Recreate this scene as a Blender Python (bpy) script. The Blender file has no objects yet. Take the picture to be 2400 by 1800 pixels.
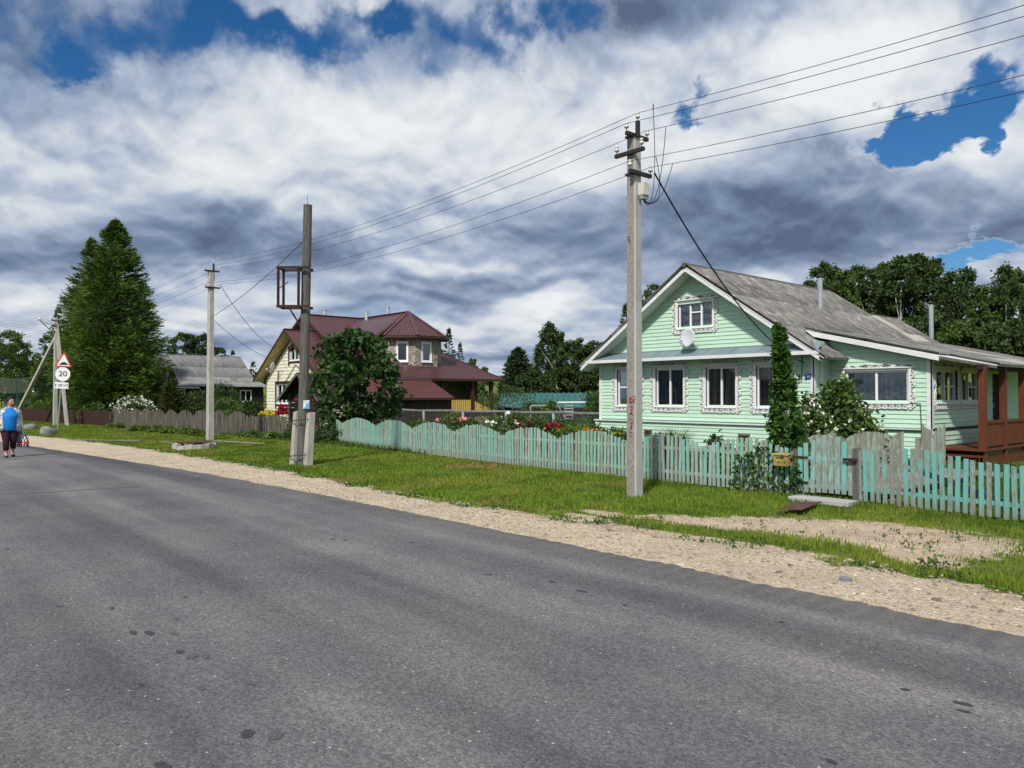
import bpy, math, random
import numpy as np
from mathutils import Vector, Matrix
random.seed(7); RNG = np.random.default_rng(11)
R = math.radians
scene = bpy.context.scene
COL = scene.collection

# ------------------------------------------------------------------ camera
# world: X runs along the road (right = +X), Y goes from the road towards the houses, Z up, metres
TH = R(41.5); CT, ST = math.cos(TH), math.sin(TH)
F_PX, CAM_H, PITCH = 1803.0, 1.7, math.atan(28 / 1803.0)
FWD = Vector((-CT, ST, 0)); RGT = Vector((ST, CT, 0)); UPV = Vector((0, 0, 1))
cam_d = bpy.data.cameras.new('camera'); cam = bpy.data.objects.new('camera', cam_d); COL.objects.link(cam)
cam_d.sensor_width = 36.0; cam_d.lens = F_PX / 2400 * 36.0; cam_d.clip_end = 3000; cam_d.clip_start = 0.05
look = FWD * math.cos(PITCH) + UPV * math.sin(PITCH)
cam.location = (0, 0, CAM_H); cam.rotation_euler = look.to_track_quat('-Z', 'Y').to_euler()
scene.camera = cam

def ray(px, py):
    a, b = (px - 1200) / F_PX, (900 - py) / F_PX
    up = UPV * math.cos(PITCH) - FWD * math.sin(PITCH)
    return look + RGT * a + up * b
def G(px, py, z=0.0):                       # surveyed point on the ground
    r = ray(px, py); t = (z - CAM_H) / r.z
    return Vector((r.x * t, r.y * t, z))
def onY(px, py, Y):
    r = ray(px, py); t = Y / r.y
    return Vector((r.x * t, Y, CAM_H + r.z * t))
def onX(px, py, X):
    r = ray(px, py); t = X / r.x
    return Vector((X, r.y * t, CAM_H + r.z * t))
def atD(px, py, d):                         # at depth d along the view axis
    r = ray(px, py); t = d / (r.x * FWD.x + r.y * FWD.y)
    return Vector((r.x * t, r.y * t, CAM_H + r.z * t))

# ------------------------------------------------------------------ render settings
vs = scene.view_settings
vs.view_transform = 'Standard'; vs.look = 'None'; vs.exposure = 0.0; vs.gamma = 1.0; vs.use_curve_mapping = False
scene.render.engine = 'CYCLES'
cy = scene.cycles
cy.use_denoising = True
try: cy.denoiser = 'OPENIMAGEDENOISE'; cy.denoising_input_passes = 'RGB_ALBEDO_NORMAL'
except Exception: pass
cy.max_bounces = 6; cy.diffuse_bounces = 2; cy.glossy_bounces = 3; cy.transmission_bounces = 4; cy.transparent_max_bounces = 12
cy.caustics_reflective = False; cy.caustics_refractive = False

# ------------------------------------------------------------------ node helper
class NT:
    def __init__(self, tree): self.t = tree; self.n = tree.nodes; self.l = tree.links
    def set(self, sock, v):
        if v is None: return
        if isinstance(v, bpy.types.NodeSocket): self.l.new(v, sock)
        else:
            if isinstance(v, (tuple, list)) and sock.type == 'RGBA' and len(v) == 3: v = (*v, 1)
            sock.default_value = v
    def node(self, typ, ins=None, **props):
        nd = self.n.new(typ)
        for k, v in props.items(): setattr(nd, k, v)
        for k, v in (ins or {}).items(): self.set(nd.inputs[k], v)
        return nd
    def math(self, op, a, b=None, c=None, clamp=False):
        nd = self.node('ShaderNodeMath', operation=op, use_clamp=clamp)
        for i, v in enumerate((a, b, c)): self.set(nd.inputs[i], v)
        return nd.outputs[0]
    def vmath(self, op, a, b=None, scale=None):
        nd = self.node('ShaderNodeVectorMath', operation=op)
        self.set(nd.inputs[0], a); self.set(nd.inputs[1], b)
        if scale is not None: self.set(nd.inputs['Scale'], scale)
        return nd.outputs['Value'] if op in ('DOT_PRODUCT', 'LENGTH') else nd.outputs[0]
    def noise(self, vec, scale, detail=5, rough=.55, dist=0.0, out=0, dim='3D'):
        nd = self.node('ShaderNodeTexNoise', {'Scale': scale, 'Detail': detail, 'Roughness': rough, 'Distortion': dist}, noise_dimensions=dim)
        if vec is not None: self.set(nd.inputs['Vector'], vec)
        return nd.outputs[out]
    def voro(self, vec, scale, feature='F1', out='Distance', rnd=1.0):
        nd = self.node('ShaderNodeTexVoronoi', {'Scale': scale, 'Randomness': rnd}, feature=feature)
        if vec is not None: self.set(nd.inputs['Vector'], vec)
        return nd.outputs[out]
    def ramp(self, fac, stops, interp='LINEAR'):
        nd = self.node('ShaderNodeValToRGB'); cr = nd.color_ramp; cr.interpolation = interp
        while len(cr.elements) < len(stops): cr.elements.new(.5)
        for e, (p, c) in zip(cr.elements, stops):
            e.position = p; e.color = (*c, 1) if isinstance(c, (tuple, list)) else (c, c, c, 1)
        self.set(nd.inputs[0], fac); return nd.outputs[0]
    def mapr(self, v, a, b, c=0.0, d=1.0, smooth=False):
        nd = self.node('ShaderNodeMapRange', interpolation_type='SMOOTHSTEP' if smooth else 'LINEAR', clamp=True)
        for i, x in enumerate((v, a, b, c, d)): self.set(nd.inputs[i], x)
        return nd.outputs[0]
    def mix(self, f, a, b, mode='MIX'):
        nd = self.node('ShaderNodeMix', data_type='RGBA', blend_type=mode)
        self.set(nd.inputs[0], f); self.set(nd.inputs[6], a); self.set(nd.inputs[7], b)
        return nd.outputs[2]

# ------------------------------------------------------------------ sky
SUN_AZ, SUN_EL = R(30), R(44)               # sun stands behind the camera: from -Y, 30 degrees towards +X
SUN_DIR = Vector((math.sin(SUN_AZ) * math.cos(SUN_EL), -math.cos(SUN_AZ) * math.cos(SUN_EL), math.sin(SUN_EL)))
world = bpy.data.worlds.new('World'); scene.world = world; world.use_nodes = True
def build_sky():
    t = NT(world.node_tree); t.n.clear()
    out = t.node('ShaderNodeOutputWorld'); bg = t.node('ShaderNodeBackground')
    t.l.new(bg.outputs[0], out.inputs[0])
    tc = t.node('ShaderNodeTexCoord').outputs['Generated']
    d = t.vmath('NORMALIZE', tc)
    sep = t.node('ShaderNodeSeparateXYZ', {0: d}); z = sep.outputs[2]
    sky = t.node('ShaderNodeTexSky', sky_type='NISHITA', sun_disc=False)
    sky.sun_elevation = SUN_EL; sky.sun_rotation = math.atan2(SUN_DIR.x, SUN_DIR.y)
    sky.air_density = 1.0; sky.dust_density = 0.3; sky.ozone_density = 2.5
    blue = t.vmath('MULTIPLY', sky.outputs[0], (.062, .072, .084))
    blue = t.node('ShaderNodeHueSaturation', {'Saturation': 1.22, 'Value': 1.0, 'Color': blue}).outputs[0]
    # compass bearing (from the street's direction) and height of each sky direction, degrees
    fx = t.vmath('DOT_PRODUCT', d, tuple(RGT)); fy = t.vmath('DOT_PRODUCT', d, tuple(FWD))
    az = t.math('MULTIPLY', t.math('ARCTAN2', fx, fy), 180 / math.pi)
    el = t.math('MULTIPLY', t.math('ARCSINE', z), 180 / math.pi)
    # cloud field on a cylinder round the observer, squeezed towards the horizon like a real cloud deck
    elp = t.math('MAXIMUM', el, 0.0)
    vv = t.math('MULTIPLY', t.math('LOGARITHM', t.math('MULTIPLY_ADD', elp, 1 / 9.0, 1.0), math.e), 1.3)
    hd = t.vmath('NORMALIZE', t.vmath('MULTIPLY', d, (1, 1, 0)))
    p = t.vmath('ADD', t.vmath('SCALE', hd, scale=2.05), t.node('ShaderNodeCombineXYZ', {0: 0.0, 1: 0.0, 2: vv}).outputs[0])
    wv = t.vmath('SUBTRACT', t.noise(p, 2.4, 4, .5, out=1), (.5, .5, .5))
    pw = t.vmath('ADD', p, t.vmath('SCALE', wv, scale=.22))
    ws = t.node('ShaderNodeSeparateXYZ', {0: t.vmath('SUBTRACT', t.noise(p, 5.0, 7, .56, out=1), (.5, .5, .5))})
    wl = t.node('ShaderNodeSeparateXYZ', {0: wv})
    az0, el0 = az, el
    azs = t.math('MULTIPLY_ADD', wl.outputs[0], 16.0, az0); els = t.math('MULTIPLY_ADD', wl.outputs[1], 8.0, el0)      # gentle waviness for the shading
    az = t.math('MULTIPLY_ADD', ws.outputs[0], 20.0, az); el = t.math('MULTIPLY_ADD', ws.outputs[1], 11.0, el)
    big = t.noise(t.vmath('ADD', pw, (3.1, 7.7, 0)), 2.6, 6, .52)
    bigL = t.noise(t.vmath('ADD', pw, (3.1, 7.7, .075)), 2.6, 3, .5)     # the same clouds a little higher up, towards the light
    big0 = t.noise(t.vmath('ADD', pw, (3.1, 7.7, 0)), 2.6, 3, .5)
    puff = t.noise(t.vmath('ADD', pw, (11.0, 2.0, 5.0)), 7.0, 6, .55)
    puffL = t.noise(t.vmath('ADD', pw, (11.0, 2.0, 5.028)), 7.0, 4, .5)
    low = t.noise(t.vmath('ADD', p, (5.0, 1.0, 2.0)), 1.3, 2, .5)
    def blob(x, y, sx, sy, az=az, el=el):
        r = ray(x, y); a0 = math.degrees(math.atan2(r.dot(RGT), r.dot(FWD))); e0 = math.degrees(math.asin(r.normalized().z))
        k = 57.3 / F_PX; c = math.cos(R(e0))
        u = t.math('MULTIPLY', t.math('SUBTRACT', az, a0), 1 / (sx * k / max(.5, c)))
        v = t.math('MULTIPLY', t.math('SUBTRACT', el, e0), 1 / (sy * k))
        q = t.math('MULTIPLY_ADD', u, u, t.math('MULTIPLY', v, v))
        return t.math('EXPONENT', t.math('MULTIPLY', q, -1.0))
    def total(base, lst, *ae):
        acc = base
        for (x, y, sx, sy, w) in lst: acc = t.math('MULTIPLY_ADD', blob(x, y, sx, sy, *ae), w, acc)
        return acc
    # cloud cover: >0 cloud, <0 open sky
    cover = t.math('MULTIPLY_ADD', t.math('SUBTRACT', big, .5), 1.7, 0.50)
    cover = t.math('MULTIPLY_ADD', t.math('SUBTRACT', puff, .5), .6, cover)
    cover = total(cover, [
        (2180, 320, 120, 70, -1.9), (2330, 235, 130, 60, -1.2), (2250, 130, 80, 45, -.8), (2270, 606, 110, 36, -1.8), (2190, 590, 60, 24, -.8),
        (1640, 225, 80, 30, -.9), (1260, 70, 100, 70, -.6), (950, 80, 80, 40, -.9), (860, 40, 70, 40, -.6), (720, 80, 110, 50, -.7), (560, 10, 150, 40, -.7), (235, 160, 90, 40, -1.1), (380, 70, 180, 70, -.7), (1110, 50, 140, 60, -.8), (120, 60, 160, 60, -.4), (110, 100, 100, 50, -.4),
        (30, 220, 120, 50, -.3), (1050, 160, 140, 40, -.5), (420, 90, 120, 50, -.3),
        (1900, 230, 200, 170, .9), (2330, 430, 150, 90, 1.2), (1500, 420, 400, 160, .6), (600, 380, 500, 150, .6), (1990, 520, 420, 60, .8), (200, 560, 300, 80, .5), (1520, 20, 130, 40, .7),
        (1300, 780, 200, 30, .25)])
    crisp = t.mapr(az, -4, 10, 0, 1, True)
    mask = t.mix(crisp, t.mapr(cover, -.50, .50, 0, 1, True), t.mapr(cover, -.30, .26, 0, 1, True))
    # how brightly each part of the cloud deck is lit
    relief = t.math('SUBTRACT', big0, bigL)
    lit = t.math('MULTIPLY_ADD', relief, 1.75, .56)
    lit = t.math('MULTIPLY_ADD', t.math('SUBTRACT', puff, puffL), .75, lit)
    lit = t.math('MULTIPLY_ADD', t.math('SUBTRACT', low, .5), .45, lit)
    lit = total(lit, [
        (1900, 190, 230, 140, .34), (2000, 120, 150, 60, .2), (1620, 330, 200, 110, .14), (2290, 370, 120, 70, .42), (470, 290, 300, 70, .16), (850, 240, 260, 70, .14), (1200, 300, 300, 110, .20), (600, 420, 400, 70, .20), (250, 400, 250, 60, .12), (1280, 420, 300, 70, .16),
        (1960, 520, 420, 75, -.46), (1750, 430, 300, 60, -.14), (2380, 545, 160, 45, -.30), (1560, 570, 260, 50, -.30), (220, 575, 360, 70, -.40), (40, 600, 140, 60, -.2), (850, 590, 320, 50, -.26), (330, 480, 300, 60, -.14), (1050, 450, 260, 50, -.10), (1250, 652, 330, 26, -.36), (1530, 25, 190, 55, -.5), (60, 130, 300, 160, -.30), (420, 110, 300, 60, -.14), (1180, 560, 160, 40, -.16), (760, 640, 200, 22, -.2),
        (1290, 742, 140, 24, .44), (90, 690, 130, 40, .34), (1090, 770, 180, 28, .26), (1010, 615, 130, 18, .28), (640, 690, 160, 28, .2), (1840, 640, 60, 26, .4), (1010, 520, 160, 40, .18), (1330, 696, 260, 14, -.32), (1000, 700, 200, 14, -.24), (1200, 838, 300, 16, -.26), (560, 830, 160, 22, -.28), (520, 760, 120, 18, .16), (300, 800, 200, 14, .14), (900, 820, 200, 12, .16), (760, 745, 260, 12, -.16)], azs, els)
    lit = t.math('MULTIPLY_ADD', t.math('SUBTRACT', puff, .5), .20, t.math('MULTIPLY_ADD', lit, .92, .065))
    cloud = t.ramp(lit, [(0.0, (.105, .148, .24)), (.25, (.20, .265, .39)), (.5, (.385, .46, .60)), (.75, (.665, .71, .765)), (1.0, (.85, .87, .89))])
    edge = t.math('MULTIPLY', t.mapr(cover, -.05, .5, .35, 0, True), crisp)
    cloud = t.mix(edge, cloud, (.82, .86, .91))
    col = t.mix(mask, blue, cloud)
    below = t.mapr(z, -.03, 0.0, 0, 1)
    col = t.mix(below, (.10, .105, .09), col)
    t.l.new(col, bg.inputs[0]); bg.inputs[1].default_value = 1.0
    try: world.cycles.sampling_method = 'NONE'
    except Exception: pass
build_sky()

# ------------------------------------------------------------------ sun
sun_d = bpy.data.lights.new('sun', 'SUN'); sun_d.energy = 4.2; sun_d.angle = R(3.5); sun_d.color = (1.0, .955, .88)
sun = bpy.data.objects.new('sun', sun_d); COL.objects.link(sun); sun.location = (20, -30, 40)
sun.rotation_euler = SUN_DIR.to_track_quat('Z', 'Y').to_euler()
# ------------------------------------------------------------------ object helpers
def off(o):
    v = Vector((0, 0, 0))
    while o is not None: v = v + o.location; o = o.parent
    return v
def tag(o, label=None, cat=None, group=None, kind=None):
    if label: o['label'] = label
    if cat: o['category'] = cat
    if group: o['group'] = group
    if kind: o['kind'] = kind
    return o
def thing(name, label, cat, loc=(0, 0, 0), group=None):
    o = bpy.data.objects.new(name, None); COL.objects.link(o)
    o.location = Vector(loc); o.empty_display_size = .2
    return tag(o, label, cat, group)
def put(name, me, parent=None, loc=(0, 0, 0), rot=(0, 0, 0), scale=(1, 1, 1)):
    o = bpy.data.objects.new(name, me); COL.objects.link(o)
    o.parent = parent; o.location = Vector(loc) - (off(parent) if parent else Vector((0, 0, 0)))
    o.rotation_euler = rot; o.scale = scale if isinstance(scale, (tuple, list)) else (scale,) * 3
    return o
def copy_tree(o, parent=None):
    c = o.copy(); COL.objects.link(c)
    if parent is not None: c.parent = parent
    for ch in list(o.children): copy_tree(ch, c)
    return c
def raw_mesh(name, V, F, mats, smooth=False, mi=None):
    """V (n,3) array, F list of tuples or (m,k) array"""
    me = bpy.data.meshes.new(name)
    V = np.asarray(V, dtype=np.float32)
    if isinstance(F, np.ndarray):
        m, k = F.shape
        me.vertices.add(len(V)); me.vertices.foreach_set('co', V.ravel())
        me.loops.add(m * k); me.loops.foreach_set('vertex_index', F.astype(np.int32).ravel())
        me.polygons.add(m); me.polygons.foreach_set('loop_start', np.arange(0, m * k, k, dtype=np.int32))
        try: me.polygons.foreach_set('loop_total', np.full(m, k, dtype=np.int32))
        except Exception: pass
        me.update(calc_edges=True)
    else:
        me.from_pydata([tuple(map(float, v)) for v in V], [], F); me.update()
    for m_ in (mats if isinstance(mats, (list, tuple)) else [mats]): me.materials.append(m_)
    if smooth: me.polygons.foreach_set('use_smooth', np.ones(len(me.polygons), dtype=bool))
    if mi is not None: me.polygons.foreach_set('material_index', np.asarray(mi, dtype=np.int32))
    return me

class MB:
    """collects geometry in world coordinates; build() links it as one mesh object"""
    def __init__(self): self.v = []; self.f = []
    def add(self, vs, fs):
        n = len(self.v); self.v += [tuple(x) for x in vs]; self.f += [tuple(i + n for i in f) for f in fs]; return self
    def box(self, x0, x1, y0, y1, z0, z1):
        return self.add([(x0, y0, z0), (x1, y0, z0), (x1, y1, z0), (x0, y1, z0), (x0, y0, z1), (x1, y0, z1), (x1, y1, z1), (x0, y1, z1)],
                        [(0, 3, 2, 1), (4, 5, 6, 7), (0, 1, 5, 4), (1, 2, 6, 5), (2, 3, 7, 6), (3, 0, 4, 7)])
    def hexa(self, p):       # 8 points: bottom 4 then top 4
        return self.add(p, [(0, 3, 2, 1), (4, 5, 6, 7), (0, 1, 5, 4), (1, 2, 6, 5), (2, 3, 7, 6), (3, 0, 4, 7)])
    def bar(self, a, b, w, h, up=(0, 0, 1)):  # square bar from a to b
        a = Vector(a); b = Vector(b); d = (b - a).normalized(); u = Vector(up)
        if abs(d.dot(u)) > .97: u = Vector((1, 0, 0))
        s = d.cross(u).normalized() * (w / 2); t = s.cross(d).normalized() * (h / 2)
        return self.hexa([a - s - t, a + s - t, a + s + t, a - s + t, b - s - t, b + s - t, b + s + t, b - s + t])
    def tube(self, pts, rad, n=8, caps=True):
        pts = [Vector(p) for p in pts]; m = len(pts)
        if not isinstance(rad, (list, tuple)): rad = [rad] * m
        vs = []; fs = []; ref = None
        for i, p in enumerate(pts):
            d = (pts[min(i + 1, m - 1)] - pts[max(i - 1, 0)]).normalized()
            if ref is None:
                ref = Vector((0, 0, 1)) if abs(d.z) < .9 else Vector((1, 0, 0))
            s = d.cross(ref).normalized(); t = s.cross(d).normalized(); ref = t
            for k in range(n):
                an = 2 * math.pi * k / n; vs.append(p + (s * math.cos(an) + t * math.sin(an)) * rad[i])
        for i in range(m - 1):
            for k in range(n): fs.append((i * n + k, i * n + (k + 1) % n, (i + 1) * n + (k + 1) % n, (i + 1) * n + k))
        if caps: fs.append(tuple(range(n))[::-1]); fs.append(tuple((m - 1) * n + k for k in range(n)))
        return self.add(vs, fs)
    def lathe(self, c, prof, n=16, axis='z'):   # prof: (r, h)
        c = Vector(c); vs = []; fs = []; m = len(prof)
        for r, h in prof:
            for k in range(n):
                a = 2 * math.pi * k / n; x, y = r * math.cos(a), r * math.sin(a)
                vs.append(c + (Vector((x, y, h)) if axis == 'z' else Vector((x, h, y)) if axis == 'y' else Vector((h, x, y))))
        for i in range(m - 1):
            for k in range(n): fs.append((i * n + k, i * n + (k + 1) % n, (i + 1) * n + (k + 1) % n, (i + 1) * n + k))
        fs.append(tuple(range(n))[::-1]); fs.append(tuple((m - 1) * n + k for k in range(n)))
        return self.add(vs, fs)
    def slab(self, poly, h):                    # polygon (3d points) thickened by vector h
        n = len(poly); h = Vector(h); p = [Vector(q) for q in poly]
        vs = p + [q + h for q in p]
        fs = [tuple(range(n))[::-1], tuple(range(n, 2 * n))] + [(i, (i + 1) % n, n + (i + 1) % n, n + i) for i in range(n)]
        return self.add(vs, fs)
    def build(self, name, mat, parent=None, smooth=False, origin=None):
        o0 = off(parent) if parent else (Vector(origin) if origin is not None else Vector((0, 0, 0)))
        V = np.array(self.v, dtype=np.float32) - np.array(o0, dtype=np.float32)
        me = raw_mesh(name, V, self.f, mat, smooth)
        o = bpy.data.objects.new(name, me); COL.objects.link(o)
        if parent: o.parent = parent
        elif origin is not None: o.location = Vector(origin)
        return o
    def mesh(self, name, mat, smooth=False):
        return raw_mesh(name, np.array(self.v, dtype=np.float32), self.f, mat, smooth)
def box_part(name, mat, parent, *b): return MB().box(*b).build(name, mat, parent)
def bevel(o, w=.01, seg=2):
    m = o.modifiers.new('bevel', 'BEVEL'); m.width = w; m.segments = seg; m.limit_method = 'ANGLE'; return o

# ------------------------------------------------------------------ materials
MATS = {}
def pmat(name, c1, c2=None, scale=3, detail=6, stretch=(1, 1, 1), rough=.75, bump=0.0, bscale=None, lo=.35, hi=.65,
         c3=None, s3=8, t3=(.56, .64), st3=None, rnd=0.0, isl=0.0, metal=0.0, spec=.3, trans=0.0, bdist=.02, c4=None, s4=3, t4=(.6, .66)):
    m = bpy.data.materials.new(name); m.use_nodes = True; t = NT(m.node_tree); MATS[name] = m
    b = t.n['Principled BSDF']
    co = t.node('ShaderNodeTexCoord').outputs['Object']
    oi = t.node('ShaderNodeObjectInfo')
    if rnd: co = t.vmath('ADD', co, t.vmath('SCALE', t.node('ShaderNodeCombineXYZ', {0: oi.outputs['Random'], 1: oi.outputs['Random'], 2: 0.0}).outputs[0], scale=37.0))
    v = t.vmath('MULTIPLY', co, stretch)
    col = c1
    n1 = None
    if c2 is not None:
        n1 = t.noise(v, scale, detail, .6)
        col = t.mix(t.mapr(n1, lo, hi), c1, c2)
    if c3 is not None:
        n3 = t.noise(t.vmath('MULTIPLY', t.vmath('ADD', co, (5, 3, 8)), st3 or stretch), s3, 6, .62)
        col = t.mix(t.mapr(n3, t3[0], t3[1]), col, c3)
    if c4 is not None:
        n4 = t.noise(t.vmath('ADD', co, (15, 31, 8)), s4, 5, .6)
        col = t.mix(t.mapr(n4, t4[0], t4[1]), col, c4)
    if rnd: col = t.mix(1.0, col, t.ramp(oi.outputs['Random'], [(0, (1 - rnd,) * 3), (1, (1 + rnd * .6,) * 3)]), 'MULTIPLY')
    if isl:
        g = t.node('ShaderNodeNewGeometry').outputs['Random Per Island']
        col = t.mix(1.0, col, t.ramp(g, [(0, (1 - isl, 1 - isl, 1 - isl)), (.6, (1, 1, 1)), (1, (1 + isl, 1 + isl * .9, 1 + isl * .4))]), 'MULTIPLY')
    t.set(b.inputs['Base Color'], col)
    b.inputs['Roughness'].default_value = rough; b.inputs['Metallic'].default_value = metal
    b.inputs['Specular IOR Level'].default_value = spec
    if bump:
        h = t.noise(v, bscale or scale * 4, 6, .65)
        bp = t.node('ShaderNodeBump', {'Strength': bump, 'Distance': bdist, 'Height': h}); t.l.new(bp.outputs[0], b.inputs['Normal'])
    if trans:
        tr = t.node('ShaderNodeBsdfTranslucent'); t.set(tr.inputs[0], t.mix(1.0, col, (1.25, 1.15, .5), 'MULTIPLY'))
        mx = t.node('ShaderNodeMixShader', {0: trans}); t.l.new(b.outputs[0], mx.inputs[1]); t.l.new(tr.outputs[0], mx.inputs[2])
        t.l.new(mx.outputs[0], t.n['Material Output'].inputs[0])
    return m
def S(r, g, b):     # display colour -> linear
    return tuple((c / 255 / 12.92) if c <= 10 else ((c / 255 + .055) / 1.055) ** 2.4 for c in (r, g, b))

pmat('mint_siding', (.525, .73, .58), (.47, .675, .525), 1.2, stretch=(1, 1, 4), rough=.55, rnd=.05, c3=(.40, .56, .45), s3=2.6, t3=(.60, .75), c4=(.44, .56, .44), s4=.9, t4=(.62, .8), spec=.35)
pmat('mint_base', (.36, .64, .45), rough=.8)
pmat('white_trim', (.74, .75, .75), (.62, .63, .64), 3, stretch=(1, 1, 3), rough=.5, spec=.4)
pmat('white_pvc', (.80, .81, .83), rough=.35, spec=.45)
pmat('white_carved', (.82, .82, .80), (.70, .70, .69), 9, rough=.6)
pmat('soffit', (.62, .64, .62), rough=.7)
pmat('slate', (.255, .245, .225), (.125, .12, .113), 5.5, 8, (1, .25, 1), rough=.95, bump=.5, bscale=26, rnd=.14, c3=(.40, .39, .36), s3=11, t3=(.54, .66), c4=(.075, .072, .068), s4=1.3, t4=(.55, .8), spec=.1)
pmat('slate_new', (.42, .41, .38), (.32, .31, .28), 4, rough=.95, spec=.1)
pmat('slate_grey', (.26, .26, .255), (.17, .17, .17), 3, 6, (1, .3, 1), rough=.95, rnd=.12, spec=.1, c3=(.12, .12, .11), s3=1.5)
pmat('ridge_metal', (.07, .07, .075), (.12, .11, .10), 3, rough=.6)
pmat('pent_metal', (.17, .235, .27), (.22, .28, .30), 1.5, rough=.5, c3=(.21, .13, .07), s3=1.1, t3=(.60, .66), st3=(2.2, .5, .5), metal=.15)
pmat('brown_metal', (.092, .036, .038), (.074, .030, .033), 1.2, rough=.38, spec=.45, rnd=.05)
pmat('red_metal', (.11, .033, .029), (.088, .028, .025), 1.5, rough=.42, spec=.45, rnd=.05)
pmat('brown_trim', (.050, .024, .018), rough=.6)
pmat('cream_siding', (.79, .755, .61), (.73, .695, .56), 1.3, rough=.6, rnd=.04)
pmat('cream_soffit', (.62, .50, .22), (.54, .43, .19), 3, rough=.6)
pmat('dark_timber', (.030, .022, .018), (.016, .012, .011), 5, 8, (1, 1, .15), rough=.85, bump=.5, bscale=30, rnd=.25, c3=(.06, .045, .035), s3=9)
pmat('porch_timber', (.052, .034, .024), (.030, .019, .014), 4, 8, (1, 1, .2), rough=.8, rnd=.2)
pmat('rust_brown', (.125, .034, .012), (.092, .024, .010), 3, 6, (1, 1, .3), rough=.55, spec=.4, rnd=.08)
pmat('old_wood', (.16, .15, .138), (.075, .068, .063), 5, 8, (7, 7, .5), rough=.92, bump=.6, bscale=20, spec=.1)
pmat('grey_picket', (.145, .130, .108), (.075, .068, .06), 6, 8, (3, 3, .35), rough=.92, rnd=.25, bump=.4, bscale=24, spec=.1, c3=(.20, .18, .15), s3=5)
pmat('plank', (.30, .28, .25), (.17, .155, .135), 5, 8, (1, 1, 1), rough=.9, rnd=.2, bump=.3)
pmat('concrete_rough', (.34, .32, .29), (.19, .175, .16), 38, 5, rough=.95, bump=.9, bscale=55, c3=(.42, .40, .36), s3=60, t3=(.55, .62), bdist=.015, spec=.1)
pmat('concrete_smooth', (.43, .425, .41), (.36, .355, .345), 2.5, 6, rough=.9, bump=.12, bscale=40, c3=(.20, .19, .18), s3=24, t3=(.70, .74), spec=.15)
pmat('concrete_old', (.47, .45, .40), (.33, .315, .28), 4, 8, (2, 2, .5), rough=.92, bump=.4, bscale=35, c3=(.12, .115, .10), s3=9, t3=(.60, .66), spec=.1)
pmat('black_steel', (.022, .017, .017), (.035, .024, .02), 6, rough=.6, spec=.4)
pmat('rust_steel', (.045, .019, .014), (.028, .013, .011), 8, rough=.75)
pmat('rust_plate', (.12, .055, .040), (.07, .040, .033), 4, rough=.85, bump=.3, c3=(.20, .085, .05), s3=14, t3=(.55, .7))
pmat('porcelain', (.66, .66, .64), (.5, .5, .48), 15, rough=.25, spec=.5)
pmat('wire', (.03, .03, .033), rough=.5)
pmat('black_cable', (.010, .010, .011), rough=.5)
pmat('grey_box', (.60, .60, .52), (.5, .5, .44), 8, rough=.5)
pmat('steel_pipe', (.55, .57, .60), (.42, .44, .47), 6, rough=.32, metal=.55)
pmat('galv', (.40, .41, .42), (.30, .31, .32), 6, rough=.5, metal=.5)
pmat('zinc', (.50, .52, .55), (.40, .42, .45), 5, rough=.45, metal=.2)
pmat('dish', (.52, .54, .57), rough=.5)
pmat('glass_dark', (.012, .015, .018), rough=.04, spec=.6)
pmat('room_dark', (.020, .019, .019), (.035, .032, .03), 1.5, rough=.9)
pmat('bark', (.085, .065, .05), (.035, .028, .024), 9, 8, (2, 2, .6), rough=.95, bump=.6)
pmat('birch_bark', (.55, .53, .49), (.40, .38, .35), 3, 6, rough=.85, c3=(.04, .038, .036), s3=6, t3=(.60, .64), st3=(1, 1, 4))
pmat('grey_bark', (.16, .145, .125), (.09, .08, .07), 6, 8, (2, 2, .5), rough=.95)
pmat('leaf_dark', (.040, .072, .022), (.064, .108, .031), .9, 3, rough=.55, isl=.45, trans=.28, spec=.25)
pmat('leaf_round', (.030, .070, .018), (.050, .105, .027), 1.2, 3, rough=.5, isl=.45, trans=.25, spec=.3)
pmat('leaf_mid', (.068, .130, .032), (.105, .17, .044), .8, 3, rough=.6, isl=.4, trans=.3, spec=.2)
pmat('leaf_bright', (.085, .16, .030), (.12, .19, .045), 1.5, 3, rough=.6, isl=.4, trans=.3, spec=.2)
pmat('leaf_vine', (.070, .165, .028), (.040, .100, .020), 2.5, 3, rough=.55, isl=.45, trans=.28, spec=.25)
pmat('needle_larch', (.110, .185, .034), (.055, .110, .024), .35, 4, rough=.7, isl=.45, trans=.22, spec=.15, lo=.4, hi=.6)
pmat('needle_spruce', (.030, .066, .028), (.046, .090, .034), .5, 3, rough=.7, isl=.4, trans=.15, spec=.15)
pmat('needle_pine', (.038, .070, .034), (.055, .092, .040), .5, 3, rough=.7, isl=.4, trans=.18, spec=.15)
pmat('thuja', (.050, .075, .018), (.075, .090, .024), 2, 3, rough=.75, isl=.4, trans=.18, spec=.15)
pmat('grass', (.140, .240, .026), (.205, .255, .042), .35, 4, rough=.7, isl=.35, trans=.3, spec=.15, c3=(.085, .155, .020), s3=.8, t3=(.48, .62), c4=(.29, .225, .085), s4=.6, t4=(.54, .70))
pmat('weed', (.050, .105, .020), (.085, .145, .028), 2, 3, rough=.65, isl=.4, trans=.28, spec=.2)
pmat('flower_white', (.80, .80, .72), rough=.7, isl=.1)
pmat('flower_red', (.42, .012, .045), (.30, .008, .03), 20, rough=.6, isl=.25)
pmat('flower_pink', (.72, .22, .27), rough=.6, isl=.2)
pmat('flower_yellow', (.72, .50, .035), rough=.6, isl=.25)
pmat('flower_orange', (.70, .20, .03), rough=.6, isl=.2)
pmat('yellow_paint', (.72, .50, .14), rough=.55, rnd=.06)
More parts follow.
